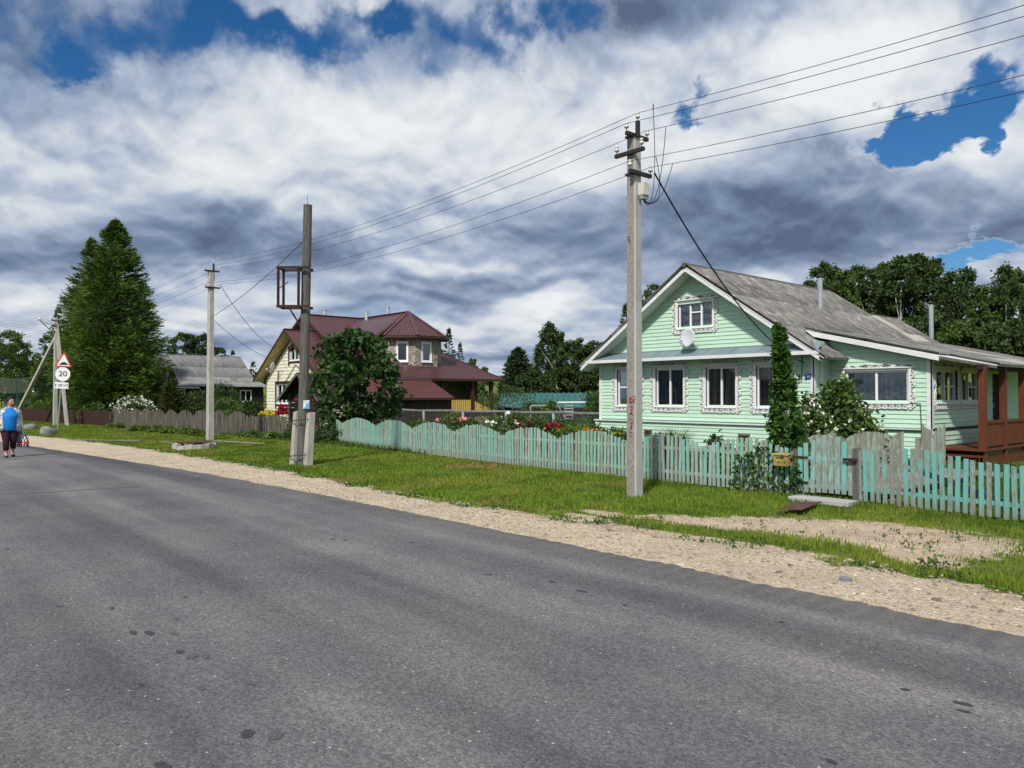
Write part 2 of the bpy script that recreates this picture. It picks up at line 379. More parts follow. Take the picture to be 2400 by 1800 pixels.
pmat('yellow_box', (.42, .30, .10), (.28, .20, .065), 6, rough=.7, c3=(.10, .07, .03), s3=11, t3=(.60, .66))
pmat('teal_metal', (.014, .095, .085), (.02, .12, .105), 1.5, rough=.45, spec=.4)
pmat('blue_plate', (.012, .035, .42), rough=.4)
pmat('stone_grey', (.22, .225, .22), (.13, .135, .135), 5, 8, rough=.9, bump=.5, bscale=14, c3=(.33, .33, .30), s3=7)
pmat('stone_blue', (.20, .225, .25), (.13, .15, .17), 12, 6, rough=.9, bump=.4)
pmat('stone_white', (.62, .58, .52), (.48, .44, .38), 12, 6, rough=.9, bump=.4)
pmat('stone_brown', (.20, .155, .115), (.12, .095, .07), 12, 6, rough=.9, bump=.4)
pmat('pebble', (.46, .375, .28), (.30, .235, .175), 1.5, 4, rough=.95, isl=.55, spec=.1)
pmat('sign_white', (.74, .75, .76), (.66, .67, .68), 5, rough=.4)
pmat('sign_red', (.50, .03, .03), rough=.4)
pmat('sign_black', (.015, .015, .018), rough=.5)
pmat('paint_red', (.30, .03, .025), (.22, .03, .025), 30, rough=.8)
pmat('paper_white', (.72, .72, .70), (.6, .6, .58), 10, rough=.8)
pmat('paper_blue', (.16, .42, .62), (.55, .66, .72), 14, rough=.7)
pmat('net', (.10, .12, .11), rough=.8)
pmat('rail_grey', (.20, .205, .195), (.12, .125, .12), 6, rough=.8)
pmat('post_pale', (.40, .46, .44), (.30, .34, .32), 6, rough=.8)
pmat('skin', (.50, .27, .19), (.46, .24, .165), 20, rough=.55)
pmat('hair_black', (.012, .010, .010), (.02, .017, .016), 60, rough=.5)
pmat('shirt_blue', (.010, .21, .62), (.008, .16, .52), 8, rough=.8)
pmat('trouser', (.040, .010, .022), (.03, .008, .018), 9, rough=.9)
pmat('shoe', (.012, .010, .010), rough=.6)
pmat('shoe_sole', (.45, .40, .34), rough=.8)
pmat('green_slat', (.02, .07, .06), rough=.7)
# ------------------------------------------------------------------ special surface materials
def newmat(name):
    m = bpy.data.materials.new(name); m.use_nodes = True; MATS[name] = m
    t = NT(m.node_tree); return m, t, t.n['Principled BSDF'], t.node('ShaderNodeTexCoord').outputs['Object']
def mat_asphalt():
    m, t, b, co = newmat('asphalt')
    cell = t.node('ShaderNodeTexVoronoi', {'Vector': co, 'Scale': 62.0}); cv = t.node('ShaderNodeSeparateColor', {0: cell.outputs['Color']})
    cell2 = t.node('ShaderNodeTexVoronoi', {'Vector': co, 'Scale': 135.0}); cv2 = t.node('ShaderNodeSeparateColor', {0: cell2.outputs['Color']})
    grain = t.noise(co, 160, 3, .7)
    val = t.math('MULTIPLY_ADD', cv.outputs[0], .5, t.math('MULTIPLY', cv2.outputs[0], .5))
    val = t.math('MULTIPLY_ADD', t.math('SUBTRACT', grain, .5), .55, val)
    base = t.ramp(val, [(.12, (.070, .066, .069)), (.45, (.120, .113, .117)), (.70, (.150, .142, .146)), (.93, (.215, .205, .205))])
    # long worn wheel bands and slow patches along the road
    band = t.noise(t.vmath('MULTIPLY', co, (.045, .85, 1)), 1.0, 4, .55)
    patch = t.noise(co, .55, 5, .6)
    base = t.mix(1.0, base, t.ramp(band, [(.36, (.66, .655, .67)), (.5, (1, 1, 1)), (.62, (1.42, 1.39, 1.34))]), 'MULTIPLY')
    base = t.mix(1.0, base, t.ramp(patch, [(.32, (.78, .78, .80)), (.5, (1, 1, 1)), (.68, (1.20, 1.19, 1.12))]), 'MULTIPLY')
    # single pale and dark chips
    chip = t.node('ShaderNodeTexVoronoi', {'Vector': t.vmath('ADD', co, (3.3, 1.2, 0)), 'Scale': 21.0}); cc = t.node('ShaderNodeSeparateColor', {0: chip.outputs['Color']})
    near = t.mapr(chip.outputs['Distance'], .10, .20, 1, 0)
    base = t.mix(t.math('MULTIPLY', near, t.mapr(cc.outputs[0], .90, .92)), base, (.46, .44, .41))
    base = t.mix(t.math('MULTIPLY', near, t.mapr(cc.outputs[1], .93, .95)), base, (.028, .028, .03))
    # sand blown over the broken edge
    sep = t.node('ShaderNodeSeparateXYZ', {0: co})
    sand = t.math('MULTIPLY_ADD', t.math('SUBTRACT', t.noise(co, 2.3, 6, .65), .5), 1.1, sep.outputs[1])
    base = t.mix(t.mapr(sand, 5.7, 6.5, 0, .38), base, (.40, .34, .26))
    t.l.new(base, b.inputs['Base Color']); b.inputs['Roughness'].default_value = .82; b.inputs['Specular IOR Level'].default_value = .35
    hgt = t.math('MULTIPLY_ADD', t.math('SUBTRACT', 1.0, cell.outputs['Distance']), .7, t.math('MULTIPLY', t.noise(co, 70, 4, .7), .6))
    bp = t.node('ShaderNodeBump', {'Strength': .6, 'Distance': .010, 'Height': hgt}); t.l.new(bp.outputs[0], b.inputs['Normal'])
def mat_gravel(name, c1, c2, c3, stones=.55):
    m, t, b, co = newmat(name)
    base = t.ramp(t.noise(co, 1.1, 6, .62), [(.3, c2), (.6, c1)])
    v1 = t.node('ShaderNodeTexVoronoi', {'Vector': co, 'Scale': 30.0}); s1 = t.node('ShaderNodeSeparateColor', {0: v1.outputs['Color']})
    v2 = t.node('ShaderNodeTexVoronoi', {'Vector': co, 'Scale': 70.0}); s2 = t.node('ShaderNodeSeparateColor', {0: v2.outputs['Color']})
    g = t.math('MULTIPLY_ADD', s1.outputs[0], stones, t.math('MULTIPLY', s2.outputs[0], 1 - stones))
    base = t.mix(1.0, base, t.ramp(g, [(.1, (.70, .68, .66)), (.45, (1, 1, 1)), (.85, (1.25, 1.23, 1.20))]), 'MULTIPLY')
    base = t.mix(t.mapr(t.noise(co, 9, 5, .65), .58, .70), base, c3)
    t.l.new(base, b.inputs['Base Color']); b.inputs['Roughness'].default_value = .95; b.inputs['Specular IOR Level'].default_value = .1
    h = t.math('MULTIPLY_ADD', t.math('SUBTRACT', 1.0, v1.outputs['Distance']), .8, t.math('MULTIPLY', t.noise(co, 45, 5, .7), .8))
    bp = t.node('ShaderNodeBump', {'Strength': .9, 'Distance': .03, 'Height': h}); t.l.new(bp.outputs[0], b.inputs['Normal'])
# bare sandy ground in front of the gate and along the worn verge: (x, y, radius x, radius y)
BARE = [(-4.3, 9.95, 1.2, .85), (-5.3, 9.4, 1.05, .60), (-3.3, 9.6, .7, 1.0), (-6.4, 8.8, .75, .36), (-6.4, 7.75, 1.7, .30), (-7.6, 8.5, .5, .2), (-4.6, 7.95, .8, .20), (-8.6, 7.45, .8, .16), (-3.1, 8.5, .35, .25), (-7.6, 8.1, .5, .14)]
def bare_np(X, Y): return sum(np.exp(-((X - x) / a) ** 2 - ((Y - y) / b) ** 2) for x, y, a, b in BARE)
def mat_turf():
    m, t, b, co = newmat('turf')
    n1 = t.noise(co, .35, 5, .6); n2 = t.noise(co, 11, 6, .7); n3 = t.noise(t.vmath('ADD', co, (9, 4, 0)), .9, 5, .6)
    base = t.ramp(n1, [(.35, (.080, .125, .022)), (.55, (.125, .16, .030)), (.7, (.19, .18, .048))])
    base = t.mix(1.0, base, t.ramp(n2, [(.3, (.55, .55, .55)), (.5, (1, 1, 1)), (.7, (1.5, 1.45, 1.3))]), 'MULTIPLY')
    base = t.mix(t.mapr(n3, .62, .76, 0, .6), base, (.17, .125, .07))
    acc = t.math('MULTIPLY_ADD', t.math('SUBTRACT', t.noise(co, 2.6, 8, .68), .5), 2.0, 0.0)
    for x, y, sx, sy in BARE:
        v = t.vmath('MULTIPLY', t.vmath('SUBTRACT', co, (x, y, 0)), (1 / sx, 1 / sy, 0))
        acc = t.math('ADD', acc, t.math('EXPONENT', t.math('MULTIPLY', t.vmath('DOT_PRODUCT', v, v), -1.0)))
    sand = t.ramp(t.noise(co, 1.6, 6, .65), [(.3, (.36, .28, .20)), (.65, (.50, .405, .30))])
    cell = t.node('ShaderNodeTexVoronoi', {'Vector': co, 'Scale': 45.0}); cs = t.node('ShaderNodeSeparateColor', {0: cell.outputs['Color']})
    sand = t.mix(1.0, sand, t.ramp(cs.outputs[0], [(.1, (.75, .74, .72)), (.5, (1, 1, 1)), (.95, (1.35, 1.33, 1.3))]), 'MULTIPLY')
    base = t.mix(t.mapr(acc, .42, .60), base, sand)
    t.l.new(base, b.inputs['Base Color']); b.inputs['Roughness'].default_value = .95; b.inputs['Specular IOR Level'].default_value = .1
    bp = t.node('ShaderNodeBump', {'Strength': .8, 'Distance': .05, 'Height': n2}); t.l.new(bp.outputs[0], b.inputs['Normal'])
mat_asphalt()
mat_gravel('gravel', (.57, .475, .36), (.45, .365, .265), (.31, .25, .19))
mat_gravel('dirt', (.40, .31, .22), (.32, .245, .175), (.22, .165, .11), .35)
mat_turf()

def wob(x, k=1.0, s=0.0):     # smooth repeatable wobble
    return k * (math.sin(x * 1.7 + s) * .5 + math.sin(x * 4.3 + 2 * s + 1) * .3 + math.sin(x * 11.1 + 3 * s) * .2)
# ------------------------------------------------------------------ ground, road, shoulder
def ground_mesh():
    n = 90
    xs = np.concatenate([np.linspace(-900, -80, 24)[:-1], np.linspace(-80, 12, 93), np.linspace(12, 500, 14)[1:]])
    ys = np.concatenate([np.linspace(-400, 5, 14)[:-1], np.linspace(5, 34, 59), np.linspace(34, 900, 28)[1:]])
    X, Y = np.meshgrid(xs, ys, indexing='ij')
    Z = np.zeros_like(X)
    m = (Y > 7.6) & (X < 12) & (X > -80) & (Y < 34)
    Z += np.where(m, .014 * np.sin(X * 1.3 + 1.0) * np.sin(Y * 1.9) + .010 * np.sin(X * 3.1) * np.cos(Y * 2.3) - .024, 0)
    Z -= .004
    # far rise of the meadow behind the gardens
    D = np.hypot(X, Y); Z += np.clip((D - 75) / 120, 0, 1) ** 1.3 * 7.0 * (Y > 30)
    V = np.stack([X, Y, Z], -1).reshape(-1, 3); a, b_ = len(xs), len(ys)
    idx = np.arange(a * b_).reshape(a, b_)
    F = np.stack([idx[:-1, :-1], idx[1:, :-1], idx[1:, 1:], idx[:-1, 1:]], -1).reshape(-1, 4)
    return raw_mesh('ground', V, F, MATS['turf'], True)
ground = put('ground', ground_mesh()); tag(ground, kind='structure')

ROAD_EDGE = [(60, 6.22), (-12, 6.2), (-17.2, 6.0), (-20.8, 5.7), (-29.8, 4.96), (-45, 3.2), (-70, -1.0), (-140, -18)]
SHOULDER = [(60, 7.5), (-1, 7.42), (-2.3, 7.52), (-3.2, 7.72), (-4.2, 7.75), (-6.2, 7.5), (-8.3, 7.36), (-10.9, 7.3), (-17, 7.62), (-26.9, 7.5), (-33.9, 7.0), (-38, 6.3), (-50, 4.6), (-72, 1.0), (-140, -16)]
def interp(pl, x):
    for (x0, y0), (x1, y1) in zip(pl[:-1], pl[1:]):
        if x1 <= x <= x0: return y0 + (y1 - y0) * (x - x0) / (x1 - x0)
    return pl[-1][1]
def strip(name, mat, f0, f1, z, skirt=0.0, x1=20.0, xm=-60.0, x0=-140.0, step=.10):
    xs = list(np.arange(x1, xm, -step)) + list(np.arange(xm, x0, -2.0))
    V = []; F = []
    for x in xs:
        lo, hi = f0(x), f1(x)
        V += [(x, lo, z), (x, lo + (hi - lo) * .9, z), (x, hi - .03, z), (x, hi, z - skirt)]
    for i in range(len(xs) - 1):
        for k in range(3): F.append((4 * i + k, 4 * i + 4 + k, 4 * i + 5 + k, 4 * i + 1 + k))
    o = put(name, raw_mesh(name, np.array(V), F, MATS[mat], True)); tag(o, kind='structure'); return o
rag = lambda x: wob(x * 2.2, .035, .4) + .02 * math.sin(x * 31) + .012 * math.sin(x * 67 + 1)
road = strip('road', 'asphalt', lambda x: -4.2 if x > -60 else interp(ROAD_EDGE, x) - 9, lambda x: interp(ROAD_EDGE, x) + rag(x), .045, .045)
shoulder = strip('gravel_shoulder', 'gravel', lambda x: interp(ROAD_EDGE, x) - .3, lambda x: interp(SHOULDER, x) + wob(x * 1.6, .20, 2.0) + .07 * math.sin(x * 9) + .04 * math.sin(x * 23), .016, .022)
# dark oil spots on the asphalt
pmat('oil', (.030, .029, .030), (.06, .058, .06), 60, rough=.55)
pmat('oil_faint', (.072, .069, .072), (.11, .106, .11), 60, rough=.75)
for k, (px, py, r, mt) in enumerate([(312, 1483, .055, 'oil'), (350, 1484, .065, 'oil'), (422, 1529, .045, 'oil'), (450, 1539, .05, 'oil_faint'), (484, 1540, .035, 'oil_faint'), (263, 1426, .04, 'oil'), (434, 1399, .045, 'oil_faint'),
        (413, 1450, .045, 'oil_faint'), (408, 1485, .05, 'oil_faint'), (586, 1600, .06, 'oil_faint'), (470, 1614, .04, 'oil_faint'), (580, 1721, .055, 'oil'), (646, 1724, .06, 'oil_faint'), (382, 1797, .06, 'oil'), (1949, 1786, .03, 'oil'), (17, 1287, .05, 'oil'), (140, 1420, .05, 'oil_faint'),
        (1294, 1364, .05, 'oil'), (1363, 1386, .06, 'oil'), (1465, 1419, .03, 'oil'), (1832, 1459, .035, 'oil'), (2256, 1650, .05, 'oil'), (2260, 1668, .035, 'oil'), (2122, 1617, .03, 'oil'), (810, 1266, .05, 'oil_faint'), (780, 1263, .05, 'oil_faint'), (967, 1272, .04, 'oil'), (1145, 1346, .05, 'oil_faint'), (332, 1605, .03, 'oil')]):
    c = G(px, py, .045); pts = []
    ph = random.uniform(0, 6.28); el_ = random.uniform(.55, .9)
    for i in range(22):
        a = 2 * math.pi * i / 22; rr = r * .72 * (1 + .18 * math.sin(2 * a + ph) + .10 * math.sin(5 * a + 2 * ph) + random.uniform(-.05, .05))
        pts.append((c.x + rr * 1.2 * math.cos(a), c.y + rr * el_ * math.sin(a), .0490))
    MB().add(pts, [tuple(range(22))]).build('oil_stain', MATS[mt], road)
# ---------------- a thin old crack across the far lane
cr = [G(0, 1158, .049), G(110, 1154, .049), G(220, 1146, .049), G(300, 1142, .049), G(330, 1139, .049)]
mb = MB()
for a, b in zip(cr[:-1], cr[1:]):
    n = Vector((-(b - a).y, (b - a).x, 0)).normalized() * .025
    mb.add([a - n, b - n, b + n, a + n], [(0, 1, 2, 3)])
mb.build('crack', MATS['oil_faint'], road)
# ------------------------------------------------------------------ vegetation
def unit(a): return a / (np.linalg.norm(a, axis=-1, keepdims=True) + 1e-9)
def leaf_quads(P, L, rng, dirs=None, jit=1.0, aspect=.55, up=0.0):
    n = len(P); d = rng.normal(size=(n, 3)) * jit
    if dirs is not None: d = d + dirs
    d[:, 2] += up; d = unit(d)
    s = unit(np.cross(d, rng.normal(size=(n, 3))))
    L = np.broadcast_to(L, (n,)) * rng.uniform(.7, 1.25, n)
    w = (L * aspect * .5)[:, None]; Lc = L[:, None]
    nrm = np.cross(d, s)
    V = np.stack([P, P + d * Lc * .5 + s * w + nrm * w * .25, P + d * Lc, P + d * Lc * .5 - s * w + nrm * w * .25], 1).reshape(-1, 3)
    return V, np.arange(4 * n).reshape(n, 4)
def merge(parts):
    V = []; F = []; n = 0
    for v, f in parts: V.append(v); F.append(f + n); n += len(v)
    return np.concatenate(V), np.concatenate(F)
def crown_mesh(name, mat, prof, h, n_clump, per, leaf, seed, rc=.16, aspect=.6, shell=.45, droop=0.0, lean=(0, 0), flat=.75, gap=.0):
    """prof(t) radius at height fraction t; clumps of leaves spread through the crown's volume"""
    rng = np.random.default_rng(seed); C = []; lob = rng.uniform(0, 6.28, 6)
    while len(C) < n_clump:
        t = rng.uniform(0.02, 1.0); a = rng.uniform(0, 6.283)
        r = prof(t) * (1 + .16 * math.sin(2 * a + lob[0] + 5 * t) + .13 * math.sin(3 * a + lob[1] - 9 * t) + .10 * math.sin(7 * t + lob[2] + a))
        if r <= 0.02: continue
        rr = r * (shell + (1 - shell) * rng.uniform() ** .6) if rng.uniform() < .8 else r * rng.uniform(0, .6)
        C.append((rr * math.cos(a) + lean[0] * t * t, rr * math.sin(a) + lean[1] * t * t, t * h))
    C = np.array(C); R0 = rc * max(prof(t) for t in np.linspace(0, 1, 20))
    parts = []
    cr = R0 * rng.uniform(.5, 1.35, len(C))
    P = np.repeat(C, per, 0); rr = np.repeat(cr, per)
    dvec = unit(rng.normal(size=P.shape)) * (rng.uniform(0, 1, len(P)) ** .5 * rr)[:, None]
    dvec[:, 2] *= flat
    if droop: dvec[:, 2] -= droop * rr * rng.uniform(0, 1, len(P)) ** 1.5
    P = P + dvec
    out = unit(P * np.array([1, 1, .0]) + 1e-6) * .5
    if droop: out[:, 2] -= droop * .8
    V, F = leaf_quads(P, leaf, rng, out, 1.0, aspect)
    V[:, 2] = np.maximum(V[:, 2], -h * .12)
    return raw_mesh(name, V, F, MATS[mat]), C
def trunk_mesh(name, mat, h, r, top, C, z0, seed, nl=7, lean=(0, 0)):
    rng = random.Random(seed); mb = MB()
    pts = []; rad = []
    for i in range(8):
        t = i / 7; pts.append((lean[0] * t * t + rng.uniform(-.03, .03) * r * 6, lean[1] * t * t + rng.uniform(-.03, .03) * r * 6, t * top - .15)); rad.append(r * (1 - .85 * t))
    mb.tube(pts, rad, 8)
    order = list(range(len(C))); rng.shuffle(order)
    for i in order[:nl]:
        c = C[i]; zc = max(c[2] + z0, .6); s = max(.25 * top, zc * .62); t = min(.95, s / top)
        a = Vector((lean[0] * t * t, lean[1] * t * t, s)); b = Vector((c[0], c[1], zc))
        m_ = (a + b) / 2 + Vector((0, 0, .06 * (b - a).length))
        rr = r * (1 - .85 * t) * .55
        mb.tube([a, m_, b], [rr, rr * .7, rr * .25], 6, False)
    return mb.mesh(name, mat, True)
def bumpy(a, k, s): return a * (1 + k * math.sin(s))
P_ROUND = lambda w: (lambda t: w * math.sqrt(max(0, 1 - (2 * t - .95) ** 2 * .98)))
P_EGG = lambda w: (lambda t: w * (math.sin(math.pi * min(1, (t * .93 + .07)) ** .75) ** .8))
P_CONE = lambda w: (lambda t: w * (1 - t) ** .8 * min(1, .55 + t * 6))
P_TALL = lambda w: (lambda t: w * min(1, .55 + t * 2.2) * (1 - max(0, t - .35) / .65 * .999) ** .55)
def tree_parts(kind, h, w, seed, bark='bark', leafmat='leaf_dark', z0=None, n_clump=120, per=60, leaf=.22, lean=(0, 0), prof=None, r=.16, **kw):
    z0 = h * .14 if z0 is None else z0
    cm, C = crown_mesh('crown', leafmat, (prof or P_ROUND)(w), h - z0, n_clump, per, leaf, seed, lean=lean, **kw)
    tm = trunk_mesh('trunk', MATS[bark], h, r, h * .92, C, z0, seed, lean=lean)
    return tm, cm, z0
def plant_tree(name, label, loc, parts, group=None, cat='tree', rz=0.0, sc=1.0):
    tm, cm, z0 = parts
    o = thing(name, label, cat, loc, group); o.rotation_euler = (0, 0, rz); o.scale = (sc, sc, sc) if not isinstance(sc, tuple) else sc
    for nm, me, z in (('trunk', tm, 0), ('crown', cm, z0)):
        c = bpy.data.objects.new(nm, me); COL.objects.link(c); c.parent = o; c.location = (0, 0, z)
    return o
def conifer_parts(h, prof, seed, mat, n_br, per, nl, nw, droop=.15, tipup=.2, z0=.4, r=.2, bark='bark', drop2=.0, spike=1.0):
    rng = np.random.default_rng(seed); mb = MB(); parts = []
    mb.tube([(0, 0, -.2), (.03, 0, h * .5), (0, .02, h * .97)], [r, r * .6, r * .06], 8)
    for k in range(n_br):
        t = 1 - rng.uniform(0, 1) ** .62 * (1 - z0 / h) if rng.uniform() < .9 else rng.uniform(.9, .995)
        t = min(max(t, z0 / h), .995)
        a = rng.uniform(0, 6.283); L = prof(t) * rng.uniform(.62, 1.08)
        if L < .05: L = .1
        dirh = np.array([math.cos(a), math.sin(a), 0]); zb = t * h
        s = rng.uniform(.12, 1, per) ** .55
        zc = zb + L * (-droop * s + (tipup + droop * .6) * s ** 3)
        P = dirh[None] * (s * L)[:, None]; P[:, 2] = zc
        side = np.array([-math.sin(a), math.cos(a), 0])
        P += side[None] * (rng.normal(size=per) * .15 * L * (1.05 - s * .75))[:, None]
        P[:, 2] += rng.normal(size=per) * .03 * L - drop2 * rng.uniform(0, 1, per) * .3
        dd = dirh[None] * .9 + side[None] * (rng.choice([-1, 1], per) * rng.uniform(.1, .9, per))[:, None]
        dd[:, 2] += rng.uniform(-.35, .35, per) + tipup * spike - drop2
        parts.append(leaf_quads(P, nl * (.75 + .5 * rng.uniform()) * (.42 + .58 * min(1, L / 1.3)), rng, dd, .22, nw / nl))
        if k % 3 == 0 and L > .5:
            mb.tube([(0, 0, zb), tuple(dirh * L * .5 + np.array([0, 0, zb - droop * L * .5])), tuple(dirh * L * .9 + np.array([0, 0, zb + L * (-droop * .9 + (tipup + droop * .6) * .73)]))], [r * .16, r * .09, r * .03], 4, False)
    # leading shoot
    n = 60; z = rng.uniform(h * .93, h * 1.005, n); P = np.stack([rng.normal(size=n) * .04, rng.normal(size=n) * .04, z], 1)
    parts.append(leaf_quads(P, nl * .7, rng, np.array([[0, 0, .9]]), .7, nw / nl))
    V, F = merge(parts)
    return mb.mesh('trunk', MATS[bark], True), raw_mesh('crown', V, F, MATS[mat]), 0.0
def bush(name, label, loc, w, h, mat, seed, n=60, per=40, leaf=.07, flower=None, fn=0, fs=.06, cat='bush', prof=None, group=None, aspect=.6, stems=True, up=.15, depth=None, fz=.35):
    rng = np.random.default_rng(seed)
    o = thing(name, label, cat, loc, group)
    C = []; pr = (prof or P_ROUND)(w / 2)
    for _ in range(n):
        t = rng.uniform(0, 1); a = rng.uniform(0, 6.283); r = pr(t) * rng.uniform(.25, 1) ** .5 * (1 + .18 * math.sin(3 * a + seed) + .12 * math.sin(9 * t + seed))
        C.append((r * math.cos(a), r * math.sin(a) * (depth or 1), t * h * .95))
    C = np.array(C); P = np.repeat(C, per, 0); P = P + rng.normal(size=P.shape) * np.array([w * .07, w * .07, h * .06])
    P[:, 2] = np.maximum(P[:, 2], .02)
    dirs = unit(P * np.array([1, 1, 0]) + 1e-6) * .5
    V, F = leaf_quads(P, leaf, rng, dirs, 1.0, aspect, up)
    c = put('foliage', raw_mesh('foliage', V, F, MATS[mat]), o, loc)
    if stems:
        mb = MB()
        for i in range(7):
            q = C[rng.integers(len(C))]; mb.tube([(rng.uniform(-.05, .05), rng.uniform(-.05, .05), -.1), (q[0] * .5, q[1] * .5, q[2] * .6), tuple(q)], [.016, .011, .005], 5, False)
        put('stem', mb.mesh('stem', MATS['grey_bark'], True), o, loc)
    if flower:
        idx = rng.choice(len(C), fn); Q = C[idx] + rng.normal(size=(fn, 3)) * np.array([w * .06, w * .06, h * .05])
        out = unit(Q * np.array([1, 1, 0]) + 1e-6)
        Q = Q + out * w * .06; Q[:, 2] = np.maximum(Q[:, 2], h * fz)
        parts = []
        for k in range(5):
            parts.append(leaf_quads(Q, fs, rng, out * .4 + np.array([0, 0, .4]), 1.0, .8))
        V, F = merge(parts); put('blossom', raw_mesh('blossom', V, F, MATS[flower]), o, loc)
    return o
# ------------------------------------------------------------------ grass on the verge and in the gardens (one uncountable mass each)
def inside(poly, X, Y):
    r = np.zeros(len(X), bool); j = len(poly) - 1
    for i in range(len(poly)):
        xi, yi = poly[i]; xj, yj = poly[j]
        c = ((yi > Y) != (yj > Y)) & (X < (xj - xi) * (Y - yi) / (yj - yi + 1e-12) + xi); r ^= c; j = i
    return r
def grass_blades(name, label, X, Y, hgt, wid, mat, seed, bend=.5, cat='grass'):
    rng = np.random.default_rng(seed); n = len(X)
    h = hgt * rng.uniform(.5, 1.3, n); w = wid * rng.uniform(.7, 1.3, n); a = rng.uniform(0, 6.283, n); b = rng.uniform(0, 6.283, n)
    s = np.stack([np.cos(a), np.sin(a), np.zeros(n)], 1) * (w * .5)[:, None]
    lean = np.stack([np.cos(b), np.sin(b), np.zeros(n)], 1) * (h * bend * rng.uniform(.2, 1, n))[:, None]
    P = np.stack([X, Y, np.full(n, -.03)], 1); up = np.array([0, 0, 1.0])[None] * (h + .03)[:, None]
    V = np.stack([P - s, P + s, P + s * .7 + up * .6 + lean * .35, P - s * .7 + up * .6 + lean * .35, P + up + lean], 1).reshape(-1, 3)
    i = np.arange(n)[:, None] * 5
    F3 = np.concatenate([i + np.array([[0, 1, 2]]), i + np.array([[0, 2, 3]]), i + np.array([[3, 2, 4]])], 0)
    o = put(name, raw_mesh(name, V, F3, MATS[mat])); tag(o, label, cat, kind='stuff'); return o
def sample_verge(n, x0, x1, pw, rng):
    t = rng.uniform(0, 1, n) ** pw; X = x1 + (x0 - x1) * t
    ylo = np.interp(-X, [-p[0] for p in SHOULDER], [p[1] for p in SHOULDER]); yhi = np.where(X > -25, 12.6 - .06 * (X + 3), 15.0)
    Y = ylo - .22 + (yhi - ylo) * rng.uniform(0, 1, n)
    return X, Y, ylo
rng = np.random.default_rng(5)
X, Y, YL = sample_verge(260000, -64, 1.0, 1.75, rng)
noise = np.sin(X * 2.3 + 1.3 * np.sin(Y * 1.7)) * np.sin(Y * 2.9 + X * .7) + .6 * np.sin(X * 7.1 + Y * 3.3) * np.sin(Y * 6.1 - X * 2.0)
keep = np.ones(len(X), bool)
bare = bare_np(X, Y) + .28 * noise + rng.normal(size=len(X)) * .12
keep &= (bare < .48) | (rng.uniform(0, 1, len(X)) < .025)
keep &= (Y > YL + .22 * noise + .02 + rng.normal(size=len(X)) * .05)
keep &= ~((noise < -.72) & (rng.uniform(0, 1, len(X)) < .55))
keep &= ~((X < -10) & (X > -15) & (Y > 9.3) & (Y < 11) & (rng.uniform(0, 1, len(X)) < .35))
X, Y, noise = X[keep], Y[keep], noise[keep]
hg = .036 + .018 * np.clip(noise, -1, 1) + .03 * (np.abs(Y - 12.2) < .35)
hg = hg * np.clip(1.15 - 1.1 * bare_np(X, Y), .45, 1)
wd = np.clip(.010 + .0012 * np.abs(X), 0, .05)
verge_grass = grass_blades('grass', 'mown green and yellowing grass on the roadside verge', X, Y, hg, wd, 'grass', 3)
# longer meadow and garden grass behind the fences
X = rng.uniform(-34, 0, 60000); Y = rng.uniform(12.8, 21, 60000); k = ~((X > -8.2) & (X < -5) & (Y < 17)); X, Y = X[k], Y[k]
grass_blades('garden_grass', 'long green grass growing behind the painted picket fence', X, Y, .16, .035, 'weed', 8)
X = rng.uniform(-70, -30, 26000); Y = rng.uniform(14.5, 34, 26000)
grass_blades('meadow_grass', 'long grass in the gardens around the far houses', X, Y, .25, .07, 'weed', 9)
# broad-leaved weeds along the worn edge
X, Y, YL = sample_verge(14000, -30, 0, 1.5, rng)
k = (np.abs(Y - YL - .12) < .28) | ((bare_np(X, Y) > .3) & (rng.uniform(0, 1, len(X)) < np.where(Y < 8.4, .8, .12)))
nz = np.sin(X * 3.3 + 2 * np.sin(Y * 2.1)) + .7 * np.sin(X * 9.0 + Y * 5)
k &= nz > .35
Pw = np.stack([X[k], Y[k], np.full(k.sum(), .02)], 1); Pw = np.repeat(Pw, 7, 0) + rng.normal(size=(7 * k.sum(), 3)) * np.array([.035, .035, .008])
V, F = leaf_quads(Pw, .042, rng, np.array([[0, 0, .55]]), .8, .55)
weeds = put('weeds', raw_mesh('weeds', V, F, MATS['weed'])); tag(weeds, 'low broad-leaved weeds creeping over the sandy verge', 'weeds', kind='stuff')
# loose pebbles
def pebbles():
    n = 9000; t = rng.uniform(0, 1, n) ** 1.8; X = 0 - 26 * t
    lo = np.interp(-X, [-p[0] for p in ROAD_EDGE], [p[1] for p in ROAD_EDGE]) - .05; hi = np.interp(-X, [-p[0] for p in SHOULDER], [p[1] for p in SHOULDER])
    Y = lo + (hi - lo + .2) * rng.uniform(0, 1, n); s = .006 + .020 * rng.uniform(0, 1, n) ** 4
    base = np.array([(1, 0, 0), (.3, .95, 0), (-.85, .5, 0), (-.8, -.6, 0), (.35, -.9, 0), (.1, .1, .75), (0, 0, -.4)])
    Fb = np.array([(0, 1, 5), (1, 2, 5), (2, 3, 5), (3, 4, 5), (4, 0, 5)])
    a = rng.uniform(0, 6.28, n); c, sn = np.cos(a), np.sin(a)
    B = base[None] * rng.uniform(.6, 1.2, (n, 7, 1)) * s[:, None, None] * np.array([1.3, 1, .9])
    V = np.stack([B[..., 0] * c[:, None] - B[..., 1] * sn[:, None] + X[:, None], B[..., 0] * sn[:, None] + B[..., 1] * c[:, None] + Y[:, None], B[..., 2] + .018], -1).reshape(-1, 3)
    F = (Fb[None] + 7 * np.arange(n)[:, None, None]).reshape(-1, 3)
    o = put('pebbles', raw_mesh('pebbles', V, F, MATS['pebble'])); tag(o, 'loose pebbles scattered over the sandy shoulder', 'pebbles', kind='stuff')
pebbles()
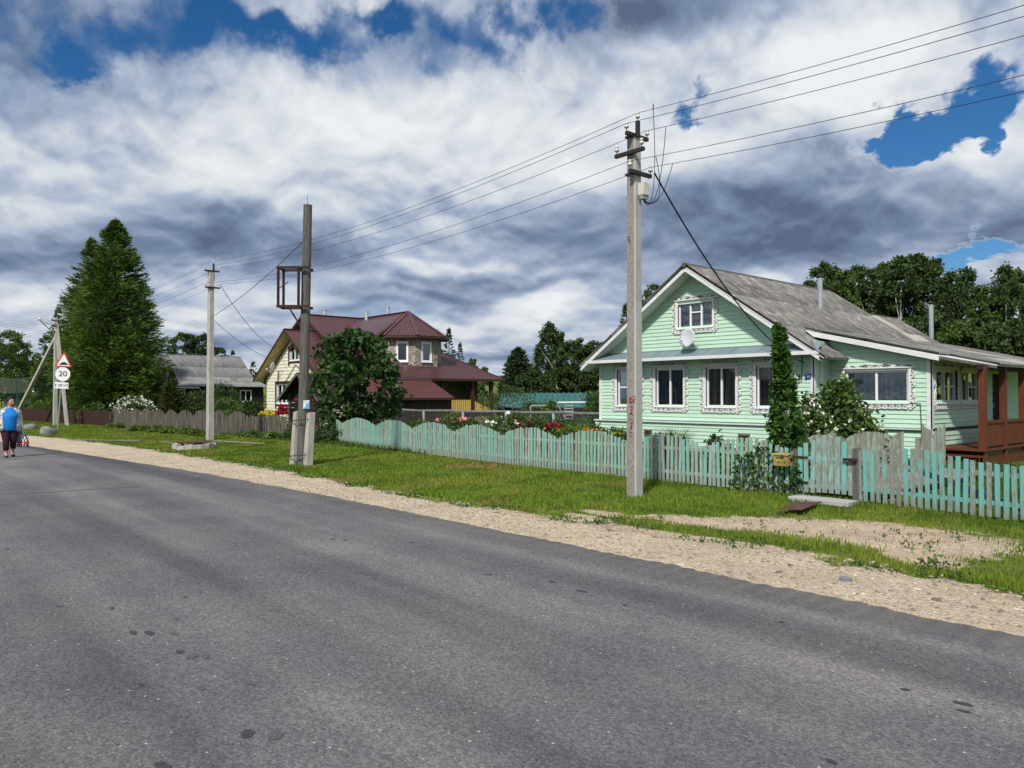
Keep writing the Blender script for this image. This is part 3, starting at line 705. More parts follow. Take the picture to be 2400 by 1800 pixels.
# ------------------------------------------------------------------ wall building helpers
def front_frame(Y0): return lambda s, n, z: (s, Y0 - n, z)            # wall looking at the road, s = X
def side_frame(X0): return lambda s, n, z: (X0 + n, s, z)             # wall looking along +X, s = Y
def fbox(mb, fr, s0, s1, n0, n1, z0, z1):
    p = [fr(s0, n0, z0), fr(s1, n0, z0), fr(s1, n1, z0), fr(s0, n1, z0), fr(s0, n0, z1), fr(s1, n0, z1), fr(s1, n1, z1), fr(s0, n1, z1)]
    return mb.hexa(p)
def spans(s0, s1, holes):
    out = [(s0, s1)]
    for a, b in holes:
        nx = []
        for p, q in out:
            if b <= p or a >= q: nx.append((p, q)); continue
            if a > p: nx.append((p, a))
            if b < q: nx.append((b, q))
        out = nx
    return [(p, q) for p, q in out if q - p > .01]
def siding(parent, fr, lim, z0, z1, openings, mat, pitch=.115, proud=.020, name='siding_board'):
    """lim(z) -> (s0, s1); openings: (s0, s1, z0, z1); each board is an object of its own"""
    n = max(1, round((z1 - z0) / pitch)); p = (z1 - z0) / n
    for k in range(n):
        a, b = z0 + k * p, z0 + (k + 1) * p
        l0, l1 = lim(a), lim(b)
        if l1[1] - l1[0] < .02: l1 = ((l0[0] + l0[1]) / 2 - .01, (l0[0] + l0[1]) / 2 + .01)
        if l0[1] - l0[0] < .06: continue
        cuts = [(o[0], o[1]) for o in openings if o[2] < (a + b) / 2 < o[3]]
        for (s0, s1) in spans(l0[0], l0[1], cuts):
            t0 = max(s0, l1[0]) if abs(s0 - l0[0]) < 1e-6 else s0
            t1 = min(s1, l1[1]) if abs(s1 - l0[1]) < 1e-6 else s1
            if t1 - t0 < .01: t1 = t0 + .01
            mb = MB(); e = .004
            mb.hexa([fr(s0, -.012, a + e), fr(s1, -.012, a + e), fr(s1, proud, a + e), fr(s0, proud, a + e), fr(t0, -.012, b + .012), fr(t1, -.012, b + .012), fr(t1, .003, b + .012), fr(t0, .003, b + .012)])
            # the second lap pressed into each board
            m_ = (a + b) / 2
            mb.hexa([fr(s0, .0, a + e + .002), fr(s1, .0, a + e + .002), fr(s1, proud + .004, a + .012), fr(s0, proud + .004, a + .012), fr(s0, 0, a + .018), fr(s1, 0, a + .018), fr(s1, proud + .002, a + .016), fr(s0, proud + .002, a + .016)])
            mb.build(name, mat, parent)
def wall_core(parent, fr, lim, z0, z1, openings, mat, depth=.12, name='wall'):
    zs = sorted(set([z0, z1] + [z for o in openings for z in (o[2], o[3]) if z0 < z < z1])); mb = MB()
    for a, b in zip(zs[:-1], zs[1:]):
        m_ = (a + b) / 2; cuts = [(o[0], o[1]) for o in openings if o[2] < m_ < o[3]]
        l0, l1 = lim(a + 1e-4), lim(b - 1e-4)
        sp = spans(l0[0], l0[1], cuts)
        for (s0, s1) in sp:
            t0 = l1[0] if abs(s0 - l0[0]) < 1e-6 else s0; t1 = l1[1] if abs(s1 - l0[1]) < 1e-6 else s1
            if t1 < t0: t0 = t1 = (t0 + t1) / 2
            mb.hexa([fr(s0, -depth, a), fr(s1, -depth, a), fr(s1, -.014, a), fr(s0, -.014, a), fr(t0, -depth, b), fr(t1, -depth, b), fr(t1, -.014, b), fr(t0, -.014, b)])
    return mb.build(name, mat, parent)
def ribbon(mb, fr, pts, w, n0=.03, n1=.055):
    pts = [Vector((p[0], p[1], 0)) for p in pts]; m = len(pts); L = []; Rr = []
    for i, p in enumerate(pts):
        d = pts[min(i + 1, m - 1)] - pts[max(i - 1, 0)]
        if d.length < 1e-6: d = Vector((1, 0, 0))
        nn = Vector((-d.y, d.x, 0)).normalized() * (w / 2); L.append(p + nn); Rr.append(p - nn)
    vs = []; fs = []
    for i in range(m): vs += [fr(L[i].x, n1, L[i].y), fr(Rr[i].x, n1, Rr[i].y), fr(L[i].x, n0, L[i].y), fr(Rr[i].x, n0, Rr[i].y)]
    for i in range(m - 1):
        a, b = 4 * i, 4 * i + 4
        fs += [(a, a + 1, b + 1, b), (a, b, b + 2, a + 2), (a + 1, a + 3, b + 3, b + 1)]
    mb.add(vs, fs)
def arc(cx, cz, r, a0, a1, n=8, rz=None): return [(cx + r * math.cos(R(a0 + (a1 - a0) * i / n)), cz + (rz or r) * math.sin(R(a0 + (a1 - a0) * i / n))) for i in range(n + 1)]
def spiral(cx, cz, r0, r1, a0, a1, n=10): return [(cx + (r0 + (r1 - r0) * i / n) * math.cos(R(a0 + (a1 - a0) * i / n)), cz + (r0 + (r1 - r0) * i / n) * math.sin(R(a0 + (a1 - a0) * i / n))) for i in range(n + 1)]
def carved_side(fr, s, z0, z1, w, sgn):      # lace board beside a window; sgn = outward direction
    mb = MB(); n = max(3, round((z1 - z0) / .24)); u = (z1 - z0) / n
    fbox(mb, fr, min(s, s + sgn * .022), max(s, s + sgn * .022), .03, .052, z0, z1)
    for k in range(n):
        c = z0 + (k + .5) * u; fl = 1 if k % 2 else -1
        ribbon(mb, fr, [(s + sgn * (.02 + (w - .03) * (.5 - .5 * math.cos(2 * math.pi * i / 10))), c - u / 2 + u * i / 10) for i in range(11)], .034)
        ribbon(mb, fr, spiral(s + sgn * w * .52, c + fl * u * .10, u * .26, u * .07, 90 * fl, 90 * fl + 330 * fl * sgn), .026)
        ribbon(mb, fr, [(s + sgn * w * .85, c - fl * u * .45), (s + sgn * w * .98, c - fl * u * .30), (s + sgn * w * .72, c - fl * u * .2)], .032)
    return mb
def carved_bottom(fr, s0, s1, z, h):
    mb = MB(); n = max(4, 2 * round((s1 - s0) / .34)); u = (s1 - s0) / n
    fbox(mb, fr, s0, s1, .03, .052, z - .02, z)
    for k in range(n):
        c = s0 + (k + .5) * u; fl = 1 if k < n / 2 else -1
        ribbon(mb, fr, arc(c, z - .01, u * .5, 180, 360, 8, h * .85), .032)
        ribbon(mb, fr, spiral(c - fl * u * .05, z - h * .38, u * .26, u * .06, 180, 180 + 320 * fl), .026)
        ribbon(mb, fr, [(c - u * .5, z - h * .35), (c - u * .5, z - h * .98)], .03)
    c = (s0 + s1) / 2
    ribbon(mb, fr, [(c - u * .3, z - h * .6), (c, z - h * 1.15), (c + u * .3, z - h * .6)], .03)
    return mb
def carved_top(fr, s0, s1, z, h, crest=True):
    mb = MB(); c = (s0 + s1) / 2; W = (s1 - s0) / 2
    fbox(mb, fr, s0 - .10, s1 + .10, .03, .075, z, z + .03)
    for sg in (-1, 1):
        env = [(c + sg * W * t, z + .04 + h * ((1 - t) ** 1.4 * .75 + .18 * abs(math.sin(t * 9)))) for t in np.linspace(0, 1.08, 22)]
        ribbon(mb, fr, env, .032)
        for t, r in ((.16, .30), (.40, .26), (.63, .2), (.84, .15)):
            cx = c + sg * W * t; cz = z + .04 + h * (.30 - .12 * t)
            ribbon(mb, fr, spiral(cx, cz, h * r, h * .06, 200 if sg > 0 else -20, (200 + 400) if sg > 0 else (-20 - 400), 12), .026)
        ribbon(mb, fr, [(c + sg * W * .05, z + .05), (c + sg * W * .25, z + .05 + h * .55), (c + sg * W * .5, z + .04)], .026)
        ribbon(mb, fr, [(c + sg * W * .5, z + .05), (c + sg * W * .72, z + .05 + h * .38), (c + sg * W * 1.05, z + .05)], .026)
    if crest: ribbon(mb, fr, [(c - .05, z + h * .75), (c, z + h * 1.12), (c + .05, z + h * .75)], .025)
    return mb
def mat_lace(name, kind):
    m, t, b, co = newmat(name)
    if kind == 'bands':        # net curtain with three patterned bands
        z = t.node('ShaderNodeSeparateXYZ', {0: co}).outputs[2]
        ph = t.math('FRACT', t.math('DIVIDE', t.math('SUBTRACT', z, 3.80), .262))
        band = t.math('MULTIPLY', t.mapr(ph, .10, .14), t.mapr(ph, .60, .56))
        w = t.noise(t.vmath('MULTIPLY', co, (1, 0, 1)), 22, 3, .5, .8)
        col = t.mix(t.math('MULTIPLY', band, t.mapr(w, .44, .54)), (.14, .16, .19), (.92, .94, .95))
    elif kind == 'floral':
        v = t.node('ShaderNodeTexVoronoi', {'Vector': t.vmath('MULTIPLY', co, (1, 0, 1)), 'Scale': 7.0}); dd = v.outputs['Distance']
        ring = t.math('MULTIPLY', t.mapr(dd, .20, .26), t.mapr(dd, .42, .36))
        fold = t.noise(t.vmath('MULTIPLY', co, (1, 1, .03)), 14, 3, .5)
        base = t.ramp(fold, [(.35, (.24, .225, .225)), (.6, (.60, .58, .57))])
        z = t.node('ShaderNodeSeparateXYZ', {0: co}).outputs[2]
        sc = t.mapr(z, 1.75, 2.1, 1, .25)
        col = t.mix(t.math('MULTIPLY', ring, sc), base, (.97, .96, .94))
    else:
        fold = t.noise(t.vmath('MULTIPLY', co, (1, 1, .02)), 16, 3, .5)
        wv = t.noise(t.vmath('MULTIPLY', co, (1, 1, 1)), 40, 2, .5)
        z = t.node('ShaderNodeSeparateXYZ', {0: co}).outputs[2]
        low = t.mapr(z, 1.95, 1.55, 0, .8)
        col = t.ramp(fold, [(.4, (.12, .09, .088)), (.62, (.46, .36, .35))])
        col = t.mix(t.math('MULTIPLY', t.mapr(wv, .5, .6), low), col, (.50, .34, .33))
    t.l.new(col, b.inputs['Base Color']); b.inputs['Roughness'].default_value = .9; b.inputs['Specular IOR Level'].default_value = .1
pmat('reflection_blue', (.10, .135, .17), (.16, .20, .25), 3, rough=.9)  # bluish pane reflection put into the colour of the sheet behind the glass
mat_lace('lace_bands', 'bands'); mat_lace('lace_floral', 'floral'); mat_lace('curtain_dark', 'dark')
def mat_pane():
    m, t, b, co = newmat('pane')
    t.n.remove(b); o = t.n['Material Output']
    lw = t.node('ShaderNodeFresnel', {'IOR': 1.5}).outputs[0]
    f = t.math('MULTIPLY_ADD', lw, 1.0, .02)
    gl = t.node('ShaderNodeBsdfGlossy', {'Color': (.85, .9, .95, 1), 'Roughness': .02}); tr = t.node('ShaderNodeBsdfTransparent', {'Color': (.86, .9, .9, 1)})
    mx = t.node('ShaderNodeMixShader', {0: f}); t.l.new(tr.outputs[0], mx.inputs[1]); t.l.new(gl.outputs[0], mx.inputs[2]); t.l.new(mx.outputs[0], o.inputs[0])
mat_pane()
def window(parent, fr, s0, s1, z0, z1, bars=(.5,), hbar=None, curtain='curtain_dark', carve=True, sill=True, deep=.10, label=None, fmat='white_pvc', fw=.055, cw=.155, topcrest=True, mbw=.055):
    """a window part: frame, glazing bars, panes, curtain, dark room behind, carved surround"""
    mb = MB(); n0, n1 = -deep, -deep + .06
    for q in ((s0, s1, z0, z0 + fw), (s0, s1, z1 - fw, z1), (s0, s0 + fw, z0 + fw, z1 - fw), (s1 - fw, s1, z0 + fw, z1 - fw)): fbox(mb, fr, q[0], q[1], n0, n1, q[2], q[3])
    # reveal
    for q in ((s0 - .02, s0, z0, z1), (s1, s1 + .02, z0, z1)): fbox(mb, fr, q[0], q[1], n0 - .02, .03, q[2], q[3])
    fbox(mb, fr, s0 - .02, s1 + .02, n0 - .02, .03, z1, z1 + .02)
    w = mb.build('window', MATS[fmat], parent)
    if label: w['label'] = label
    xs = [s0 + fw] + [s0 + (s1 - s0) * b for b in bars] + [s1 - fw]
    for b in bars: fbox(MB(), fr, s0 + (s1 - s0) * b - mbw / 2, s0 + (s1 - s0) * b + mbw / 2, n0, n1 + .004, z0 + fw, z1 - fw).build('glazing_bar', MATS[fmat], w)
    for i, (a, b) in enumerate(zip(xs[:-1], xs[1:])):
        if hbar and i in hbar: fbox(MB(), fr, a + .02, b - .02, n0 + .004, n1 - .004, z0 + (z1 - z0) * hbar[i] - .02, z0 + (z1 - z0) * hbar[i] + .02).build('glazing_bar', MATS[fmat], w)
        fbox(MB(), fr, a, b, n0 + .02, n0 + .026, z0 + fw, z1 - fw).build('pane', MATS['pane'], w)
    if curtain:
        mb = MB(); k = 40; vs = []
        for i in range(k + 1):
            s = s0 + .01 + (s1 - s0 - .02) * i / k; nn = n0 - .06 + .018 * math.sin(i * 1.7)
            vs += [fr(s, nn, z0 + .03), fr(s, nn, z1 - .02)]
        mb.add(vs, [(2 * i, 2 * i + 2, 2 * i + 3, 2 * i + 1) for i in range(k)]); mb.build('curtain', MATS[curtain], w)
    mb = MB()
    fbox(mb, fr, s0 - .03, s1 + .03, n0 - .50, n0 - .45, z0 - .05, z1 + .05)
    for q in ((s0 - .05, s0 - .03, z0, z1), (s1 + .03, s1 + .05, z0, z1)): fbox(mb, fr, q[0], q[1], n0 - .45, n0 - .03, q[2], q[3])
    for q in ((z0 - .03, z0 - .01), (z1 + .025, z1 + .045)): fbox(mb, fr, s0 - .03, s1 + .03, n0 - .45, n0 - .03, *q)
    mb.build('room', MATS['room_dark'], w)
    if sill: fbox(MB(), fr, s0 - .04, s1 + .04, n0 + .03, .075, z0 - .035, z0 - .002).build('sill', MATS[fmat], w)
    if carve:
        mb = MB()
        for q in ((s0 - .045, s0 - .021, z0 - .04, z1 + .04), (s1 + .021, s1 + .045, z0 - .04, z1 + .04)): fbox(mb, fr, q[0], q[1], -.005, .045, q[2], q[3])
        fbox(mb, fr, s0 - .021, s1 + .021, -.005, .045, z1 + .022, z1 + .05)
        mb.build('casing', MATS['white_trim'], w)
        carved_side(fr, s0 - .045, z0 - .18, z1 + .03, cw, -1).build('carved_board', MATS['white_carved'], w)
        carved_side(fr, s1 + .045, z0 - .18, z1 + .03, cw, 1).build('carved_board', MATS['white_carved'], w)
        carved_top(fr, s0 - .045 - cw * .6, s1 + .045 + cw * .6, z1 + .055, .17 if topcrest else .09, topcrest).build('carved_crown', MATS['white_carved'], w)
        carved_bottom(fr, s0 - .03, s1 + .03, z0 - .045, .12).build('carved_apron', MATS['white_carved'], w)
    return w
def wave_sheet_mesh(name, mat, L, W, amp=.022, pitch=.125, thick=.006, steps=4):
    """corrugated sheet: local x across the waves (0..W), y down the slope (0..L), z up"""
    n = max(1, round(W / pitch)) * steps; V = []; F = []
    for i in range(n + 1):
        x = W * i / n; z = amp * math.cos(2 * math.pi * x / pitch)
        V += [(x, 0, z), (x, L, z), (x, L, z - thick * 2.2)]
    for i in range(n):
        a, b = 3 * i, 3 * i + 3; F += [(a, b, b + 1, a + 1), (a + 1, b + 1, b + 2, a + 2)]
    return raw_mesh(name, np.array(V), F, mat, True)
def sheet_roof(parent, name, mats, p_top0, along, down, n_al, n_dn, amp=.022, pitch=.125, seed=0, jitter=.006, newset=(), overlap=.12):
    """rows of corrugated sheets; p_top0 = ridge corner, along/down = full edge vectors"""
    rnd = random.Random(seed); A = Vector(along); D = Vector(down); W = A.length / n_al; L = D.length / n_dn
    ax = A.normalized(); dy = D.normalized(); nz = ax.cross(dy)
    flip = nz.z < 0
    if flip: nz = -nz
    Wn = max(1, round(W / pitch)); pt = W / Wn
    me = {}
    M3 = Matrix((ax, dy, nz)).transposed()
    root = Vector(p_top0)
    for j in range(n_dn):
        for i in range(n_al):
            mt = mats[1] if (i, j) in newset else mats[0]
            key = (mt, j == n_dn - 1)
            if key not in me: me[key] = wave_sheet_mesh(name, MATS[mt], L + (overlap if j < n_dn - 1 else 0), W, amp, pt)
            p = root + ax * (W * i) + dy * (L * j) + nz * (.012 * (n_dn - j) + rnd.uniform(0, jitter))
            o = bpy.data.objects.new(name, me[key]); COL.objects.link(o); o.parent = parent
            mw = M3.to_4x4(); mw.translation = p - off(parent); o.matrix_basis = mw @ Matrix.Rotation(rnd.uniform(-.004, .004), 4, 'Z')

# ------------------------------------------------------------------ the green house
HY, HXL, HXR, HRX = 19.85, -17.85, -10.13, -13.95          # front wall, its corners, ridge line
h1 = thing('house', 'mint green clapboard house with carved white window surrounds and grey slate roof', 'house', (-14, 22, 0))
ff = front_frame(HY)
WZ0, WZ1 = 1.37, 2.57
fx = lambda px, Y=HY: onY(px, 900, Y).x
wins = []
for a, b in ((1447, 1500), (1537, 1602), (1655, 1725), (1773, 1851)): wins.append((fx(a), fx(b)))
lowlim = lambda z: (HXL, HXR)
EAVE, APEX = 2.86, 5.62; SL = (APEX - EAVE) / (HRX - (-18.05))
op = [(a, b, WZ0, WZ1) for a, b in wins]
vents = [(fx(1515), fx(1533), .42, .62), (fx(1735), fx(1762), .36, .60)]
wall_core(h1, ff, lowlim, -.2, 3.0, op, MATS['mint_base'])
siding(h1, ff, lowlim, .93, 2.95, op, MATS['mint_siding'])
fb = front_frame(HY - .09)                                  # the boxed-out base
blim = lambda z: (HXL - .10, HXR + .0)
wall_core(h1, fb, blim, -.2, .86, [], MATS['mint_base'], .07, 'base_wall')
siding(h1, fb, blim, -.05, .84, [], MATS['mint_siding'])
mb = MB(); fbox(mb, ff, HXL - .14, HXR + .03, .0, .17, .865, .90); mb.build('base_ledge', MATS['white_trim'], h1)
for v in vents:
    mb = MB(); fbox(mb, fb, v[0], v[1], .0, .05, v[2], v[2] + .04); fbox(mb, fb, v[0], v[1], .0, .05, v[3] - .05, v[3]); fbox(mb, fb, v[0], v[0] + .05, .0, .05, v[2] + .04, v[3] - .05); fbox(mb, fb, v[1] - .05, v[1], .0, .05, v[2] + .04, v[3] - .05)
    q = mb.build('vent', MATS['old_wood'], h1); fbox(MB(), fb, v[0] + .05, v[1] - .05, .022, .03, v[2] + .04, v[3] - .05).build('grille', MATS['dark_timber'], q)
for i, (a, b) in enumerate(wins):
    window(h1, ff, a, b, WZ0, WZ1, (.5,), {0: .52} if i == 0 else ({1: .42} if i == 3 else None), 'curtain_dark' if i != 1 else 'reflection_blue')  # second window: its curtain sheet carries the painted bluish reflection
# corner trims
for s in (HXL - .012, HXR - .10):
    mb = MB(); fbox(mb, ff, s, s + .11, .0, .035, .90, 2.93); mb.build('corner_trim', MATS['white_trim'], h1)
mb = MB(); fbox(mb, fb, HXL - .112, HXL - .03, .0, .035, -.1, .865); mb.build('corner_trim', MATS['white_trim'], h1)
# gable
glim = lambda z: (HRX - (APEX - .13 - z) / SL, HRX + (APEX - .13 - z) / SL)
aw = (fx(1590), fx(1671), 3.80, 4.60)
wall_core(h1, ff, glim, 3.0, APEX - .14, [aw], MATS['mint_base'], name='gable_wall')
siding(h1, ff, glim, 3.02, APEX - .14, [aw], MATS['mint_siding'])
window(h1, ff, *aw, (.345, .665), {1: .60}, 'lace_bands', topcrest=False)
# pent roof strip between the floors
HRY = HY - .50; REAR = 28.6
mb = MB(); mb.slab([(-18.0, HRY, EAVE + .03), (-9.78, HRY, EAVE + .03), (-9.9, HY + .02, EAVE + .27), (-17.9, HY + .02, EAVE + .27)], (0, 0, .012)); pent = mb.build('pent_roof', MATS['pent_metal'], h1)
for k in range(1, 9):
    x = -18.0 + k * .92; MB().bar((x, HRY + .01, EAVE + .048), (x, HY, EAVE + .286), .02, .02).build('seam', MATS['pent_metal'], pent)
box_part('pent_fascia', MATS['white_trim'], h1, -18.05, -9.74, HRY - .03, HRY - .002, EAVE - .06, EAVE + .035)
box_part('soffit', MATS['soffit'], h1, -18.0, -9.78, HRY, HY + .0, EAVE - .05, EAVE - .02)
# roof planes
EXR = -9.62; EXL = -18.28
roof = MB()
zl = APEX - SL * (HRX - EXL); zr = APEX - SL * (EXR - HRX)
roof.slab([(HRX, HRY, APEX), (EXL, HRY, zl), (EXL, REAR, zl), (HRX, REAR, APEX)], (0, 0, -.03)); roof.slab([(HRX, HRY, APEX), (EXR, HRY, zr), (EXR, REAR, zr), (HRX, REAR, APEX)], (0, 0, -.03))
roof = roof.build('roof', MATS['soffit'], h1)
D = Vector((EXR - HRX, 0, zr - APEX))
sheet_roof(roof, 'roof_sheet', ('slate', 'slate_new'), (HRX, HRY - .05, APEX + .035), (0, REAR - HRY + .05, 0), D * 1.012, 8, 3, seed=2)
Dl = Vector((EXL - HRX, 0, zl - APEX))
sheet_roof(roof, 'roof_sheet', ('slate', 'slate_new'), (HRX, REAR, APEX + .035), (0, -(REAR - HRY + .05), 0), Dl * 1.01, 8, 3, seed=3)
MB().tube([(HRX, HRY - .08, APEX + .05), (HRX, REAR, APEX + .05)], .075, 8).build('ridge_cap', MATS['ridge_metal'], roof)
# rake boards and sloping soffits
for sx, ex, ez in ((-1, EXL, zl), (1, EXR - .12, zr + SL * .12)):
    a = Vector((HRX, HRY - .022, APEX - .045)); b = Vector((ex, HRY - .022, ez - .045))
    MB().slab([a, b, b + Vector((0, 0, -.10)), a + Vector((0, 0, -.10))], (0, .025, 0)).build('rake_board', MATS['white_trim'], roof)
    c = Vector((HRX, HRY + .004, APEX - .14)); d_ = Vector((ex, HRY + .004, ez - .14))
    MB().slab([c, d_, d_ + Vector((0, .496, 0)), c + Vector((0, .496, 0))], (0, 0, -.015)).build('rake_soffit', MATS['soffit'], roof)
# side wall of the main block up to the annex
fs_ = side_frame(HXR); AY = 20.70
siding(h1, fs_, lambda z: (HY + .02, AY - .005), -.05, 3.0, [], MATS['mint_siding'])
wall_core(h1, fs_, lambda z: (HY + .1, AY + 6), -.2, 3.2, [], MATS['mint_base'], .1, 'side_wall')
mb = MB(); fbox(mb, fs_, HY - .035, HY + .07, -.02, .035, -.1, 2.93); fbox(mb, fs_, HY + .30, HY + .40, -.02, .035, -.1, 2.9); fbox(mb, fs_, AY - .05, AY - .002, -.02, .035, -.1, 2.98); mb.build('corner_trim', MATS['white_trim'], h1)
# annex
AXR = -7.5; fa = front_frame(AY)
ASL = .241; azt = lambda x: 2.70 + ASL * (-7.25 - x)
alim = lambda z: (HXR + .04, min(AXR, -7.25 - (z + .16 - 2.70) / ASL) if z > 2.6 else AXR)
aop = (fx(1981, AY), fx(2129, AY), 1.53, 2.37)
wall_core(h1, fa, alim, -.2, 3.25, [aop], MATS['mint_base'], .1, 'annex_wall')
siding(h1, fa, alim, -.05, 3.3, [aop], MATS['mint_siding'])
window(h1, fa, *aop, (.5,), None, 'lace_floral', topcrest=False)
mb = MB(); fbox(mb, fa, AXR - .10, AXR + .035, .0, .035, -.1, 2.62); mb.build('corner_trim', MATS['white_trim'], h1)
box_part('base_ledge', MATS['black_steel'], h1, HXR + .05, AXR - .1, AY - .06, AY - .02, .80, .835)
fsd = side_frame(AXR); SY1 = 31.3
ay = lambda px: onX(px, 900, AXR).y
sop = [(ay(2191), ay(2243), 1.53, 2.37), (ay(2251), ay(2294), 1.53, 2.37), (ay(2325), ay(2345), .45, 2.35)]
wall_core(h1, fsd, lambda z: (AY + .1, SY1), -.2, 2.66, sop, MATS['mint_base'], .1, 'annex_side_wall')
siding(h1, fsd, lambda z: (AY + .002, 29.5), .88, 2.64, sop, MATS['mint_siding'])
fsd2 = side_frame(AXR + .05)
siding(h1, fsd2, lambda z: (AY - .03, 29.5), -.05, .80, [], MATS['mint_siding'])
mb = MB(); fbox(mb, fsd, AY - .02, 29.5, .0, .08, .825, .865); mb.build('base_ledge', MATS['black_steel'], h1)
mb = MB(); fbox(mb, fsd, AY - .035, AY + .09, .0, .036, .87, 2.62); fbox(mb, fsd2, AY - .09, AY + .03, .0, .04, -.1, .80); mb.build('corner_trim', MATS['white_trim'], h1)
for o_ in sop[:2]: window(h1, fsd, *o_, (.5,), {1: .5}, 'curtain_dark', cw=.09, topcrest=False)
d0 = sop[2]
mb = MB(); fbox(mb, fsd, d0[0], d0[1], -.09, -.04, d0[2], d0[3]); door = mb.build('door', MATS['dark_timber'], h1)
mb = MB(); fbox(mb, fsd, d0[0] + .08, d0[0] + .11, -.04, .02, 1.35, 1.5); mb.build('handle', MATS['galv'], door)
# annex + porch roof: one shallow plane with a stepped front corner
AF = 20.40
def az(x): return azt(x) + .02
rmb = MB(); rmb.slab([(-10.65, AF, az(-10.65)), (-7.22, AF, az(-7.22)), (-6.17, 21.15, az(-6.17)), (-6.17, 31.5, az(-6.17)), (-10.65, 31.5, az(-10.65))], (0, 0, -.03)); aroof = rmb.build('annex_roof', MATS['soffit'], h1)
Da = Vector((-7.20 + 10.68, 0, az(-7.20) - az(-10.68)))
sheet_roof(aroof, 'roof_sheet', ('slate', 'slate_new'), (-10.68, AF - .04, az(-10.68) + .03), (0, 31.5 - AF, 0), Da, 10, 2, seed=5, newset={(5, 1)})
Dp = Vector((-6.12 + 7.28, 0, az(-6.12) - az(-7.28)))
sheet_roof(aroof, 'roof_sheet', ('slate', 'slate_new'), (-7.28, 21.15, az(-7.28) + .022), (0, 31.5 - 21.15, 0), Dp, 9, 1, seed=6, newset={(2, 0), (3, 0)})
MB().slab([(-10.66, AF - .03, az(-10.66) - .005), (-7.2, AF - .03, az(-7.2) - .005), (-7.2, AF - .03, az(-7.2) - .14), (-10.42, AF - .03, az(-10.42) - .14)], (0, .025, 0)).build('rake_board', MATS['white_trim'], aroof)
MB().bar((-7.2, AF - .02, az(-7.2) - .06), (-6.17, 21.15, az(-6.17) - .06), .03, .07).build('rake_board', MATS['old_wood'], aroof)
# rear extension roof
rb = MB(); rz = lambda x: APEX - .06 - SL * (x - HRX)
rb.slab([(-12.66, REAR, rz(-12.66)), (-10.6, REAR, rz(-10.6)), (-10.6, 31.5, rz(-10.6)), (-12.66, 31.5, rz(-12.66))], (0, 0, -.03)); rroof = rb.build('rear_roof', MATS['soffit'], h1)
sheet_roof(rroof, 'roof_sheet', ('slate', 'slate_new'), (-12.66, REAR, rz(-12.66) + .03), (0, 2.9, 0), (2.06, 0, -2.06 * SL), 3, 2, seed=9, newset={(0, 0), (0, 1), (1, 1)})
MB().bar((-12.66, REAR, rz(-12.66) + .06), (-12.66, 31.5, rz(-12.66) + .06), .12, .05).build('ridge_cap', MATS['ridge_metal'], rroof)
MB().add([(-12.7, 31.4, 0), (-7.5, 31.4, 0), (-7.5, 31.4, 2.6), (-10.7, 31.4, 3.4), (-12.7, 31.4, rz(-12.7) - .05)], [(0, 1, 2, 3, 4)]).build('rear_wall', MATS['mint_base'], h1)
MB().add([(HXL, 28.4, 0), (-10.7, 28.4, 0), (-10.7, 28.4, 3.2), (HRX, 28.4, APEX - .1), (HXL, 28.4, 3.0), (HXL, HY + .1, 0), (HXL, HY + .1, 3.0)], [(0, 1, 2, 3, 4), (0, 4, 6, 5)]).build('rear_wall', MATS['mint_base'], h1)
# stove pipes
for px, ptop, pbot in ((1922, 651, 727), (2183, 713, 793)):
    # where the pipe leaves the right-hand slope
    X = -13.0
    for _ in range(60):
        q = onX(px, pbot, X); zz = (APEX - SL * (X - HRX)) if px < 2000 else rz(X)
        if q.z > zz: X -= .02
        else: X += .02
    q = onX(px, pbot, X); dd = (q - cam.location).dot(FWD); H = (pbot - ptop) * dd / F_PX
    mb = MB(); mb.lathe((q.x, q.y, q.z - .3), [(.085, 0), (.085, .3 + H * .22), (.093, .3 + H * .22), (.093, .3 + H * .26), (.085, .3 + H * .26), (.085, .3 + H)], 16); pp = mb.build('stove_pipe', MATS['steel_pipe'], h1)
    mb = MB(); mb.lathe((q.x, q.y, q.z + H + .05), [(.16, 0), (.02, .07)], 14)
    for a in (0, 2.1, 4.2): mb.bar((q.x + .08 * math.cos(a), q.y + .08 * math.sin(a), q.z + H - .03), (q.x + .09 * math.cos(a), q.y + .09 * math.sin(a), q.z + H + .06), .012, .012)
    mb.build('cowl', MATS['black_steel'], pp)
# house number plate, wall bracket for the cable
def text_mesh(name, body, size, mat, depth=.0):
    cu = bpy.data.curves.new(name, 'FONT'); cu.body = body; cu.size = size; cu.align_x = 'CENTER'; cu.align_y = 'CENTER'; cu.extrude = depth
    ob = bpy.data.objects.new(name, cu); COL.objects.link(ob)
    me = bpy.data.meshes.new_from_object(ob.evaluated_get(bpy.context.evaluated_depsgraph_get())); bpy.data.objects.remove(ob); me.materials.append(mat); return me
pl = onY(1897, 882, HY); pb = MB(); fbox(pb, ff, pl.x - .085, pl.x + .065, .025, .035, pl.z - .075, pl.z + .075); plate = pb.build('number_plate', MATS['blue_plate'], h1)
put('numeral', text_mesh('numeral', '81', .125, MATS['sign_white']), plate, (pl.x - .01, HY - .038, pl.z), (R(90), 0, 0))
br = onY(1884, 835, HY); pts = [(br.x, HY - .02, 2.85), (br.x, HY - .10, 2.8), (br.x, HY - .12, 2.2), (br.x - .12, HY - .10, 2.14), (br.x - .25, HY - .08, 2.2), (br.x - .28, HY - .06, 2.32)]
MB().tube(pts, .016, 6).build('cable_bracket', MATS['black_steel'], h1)
for dx in (-.28, -.1, .1): MB().lathe((br.x + dx, HY - .08, 2.2), [(.012, 0), (.03, .01), (.03, .06), (.018, .08)], 8).build('insulator', MATS['black_steel'], h1)
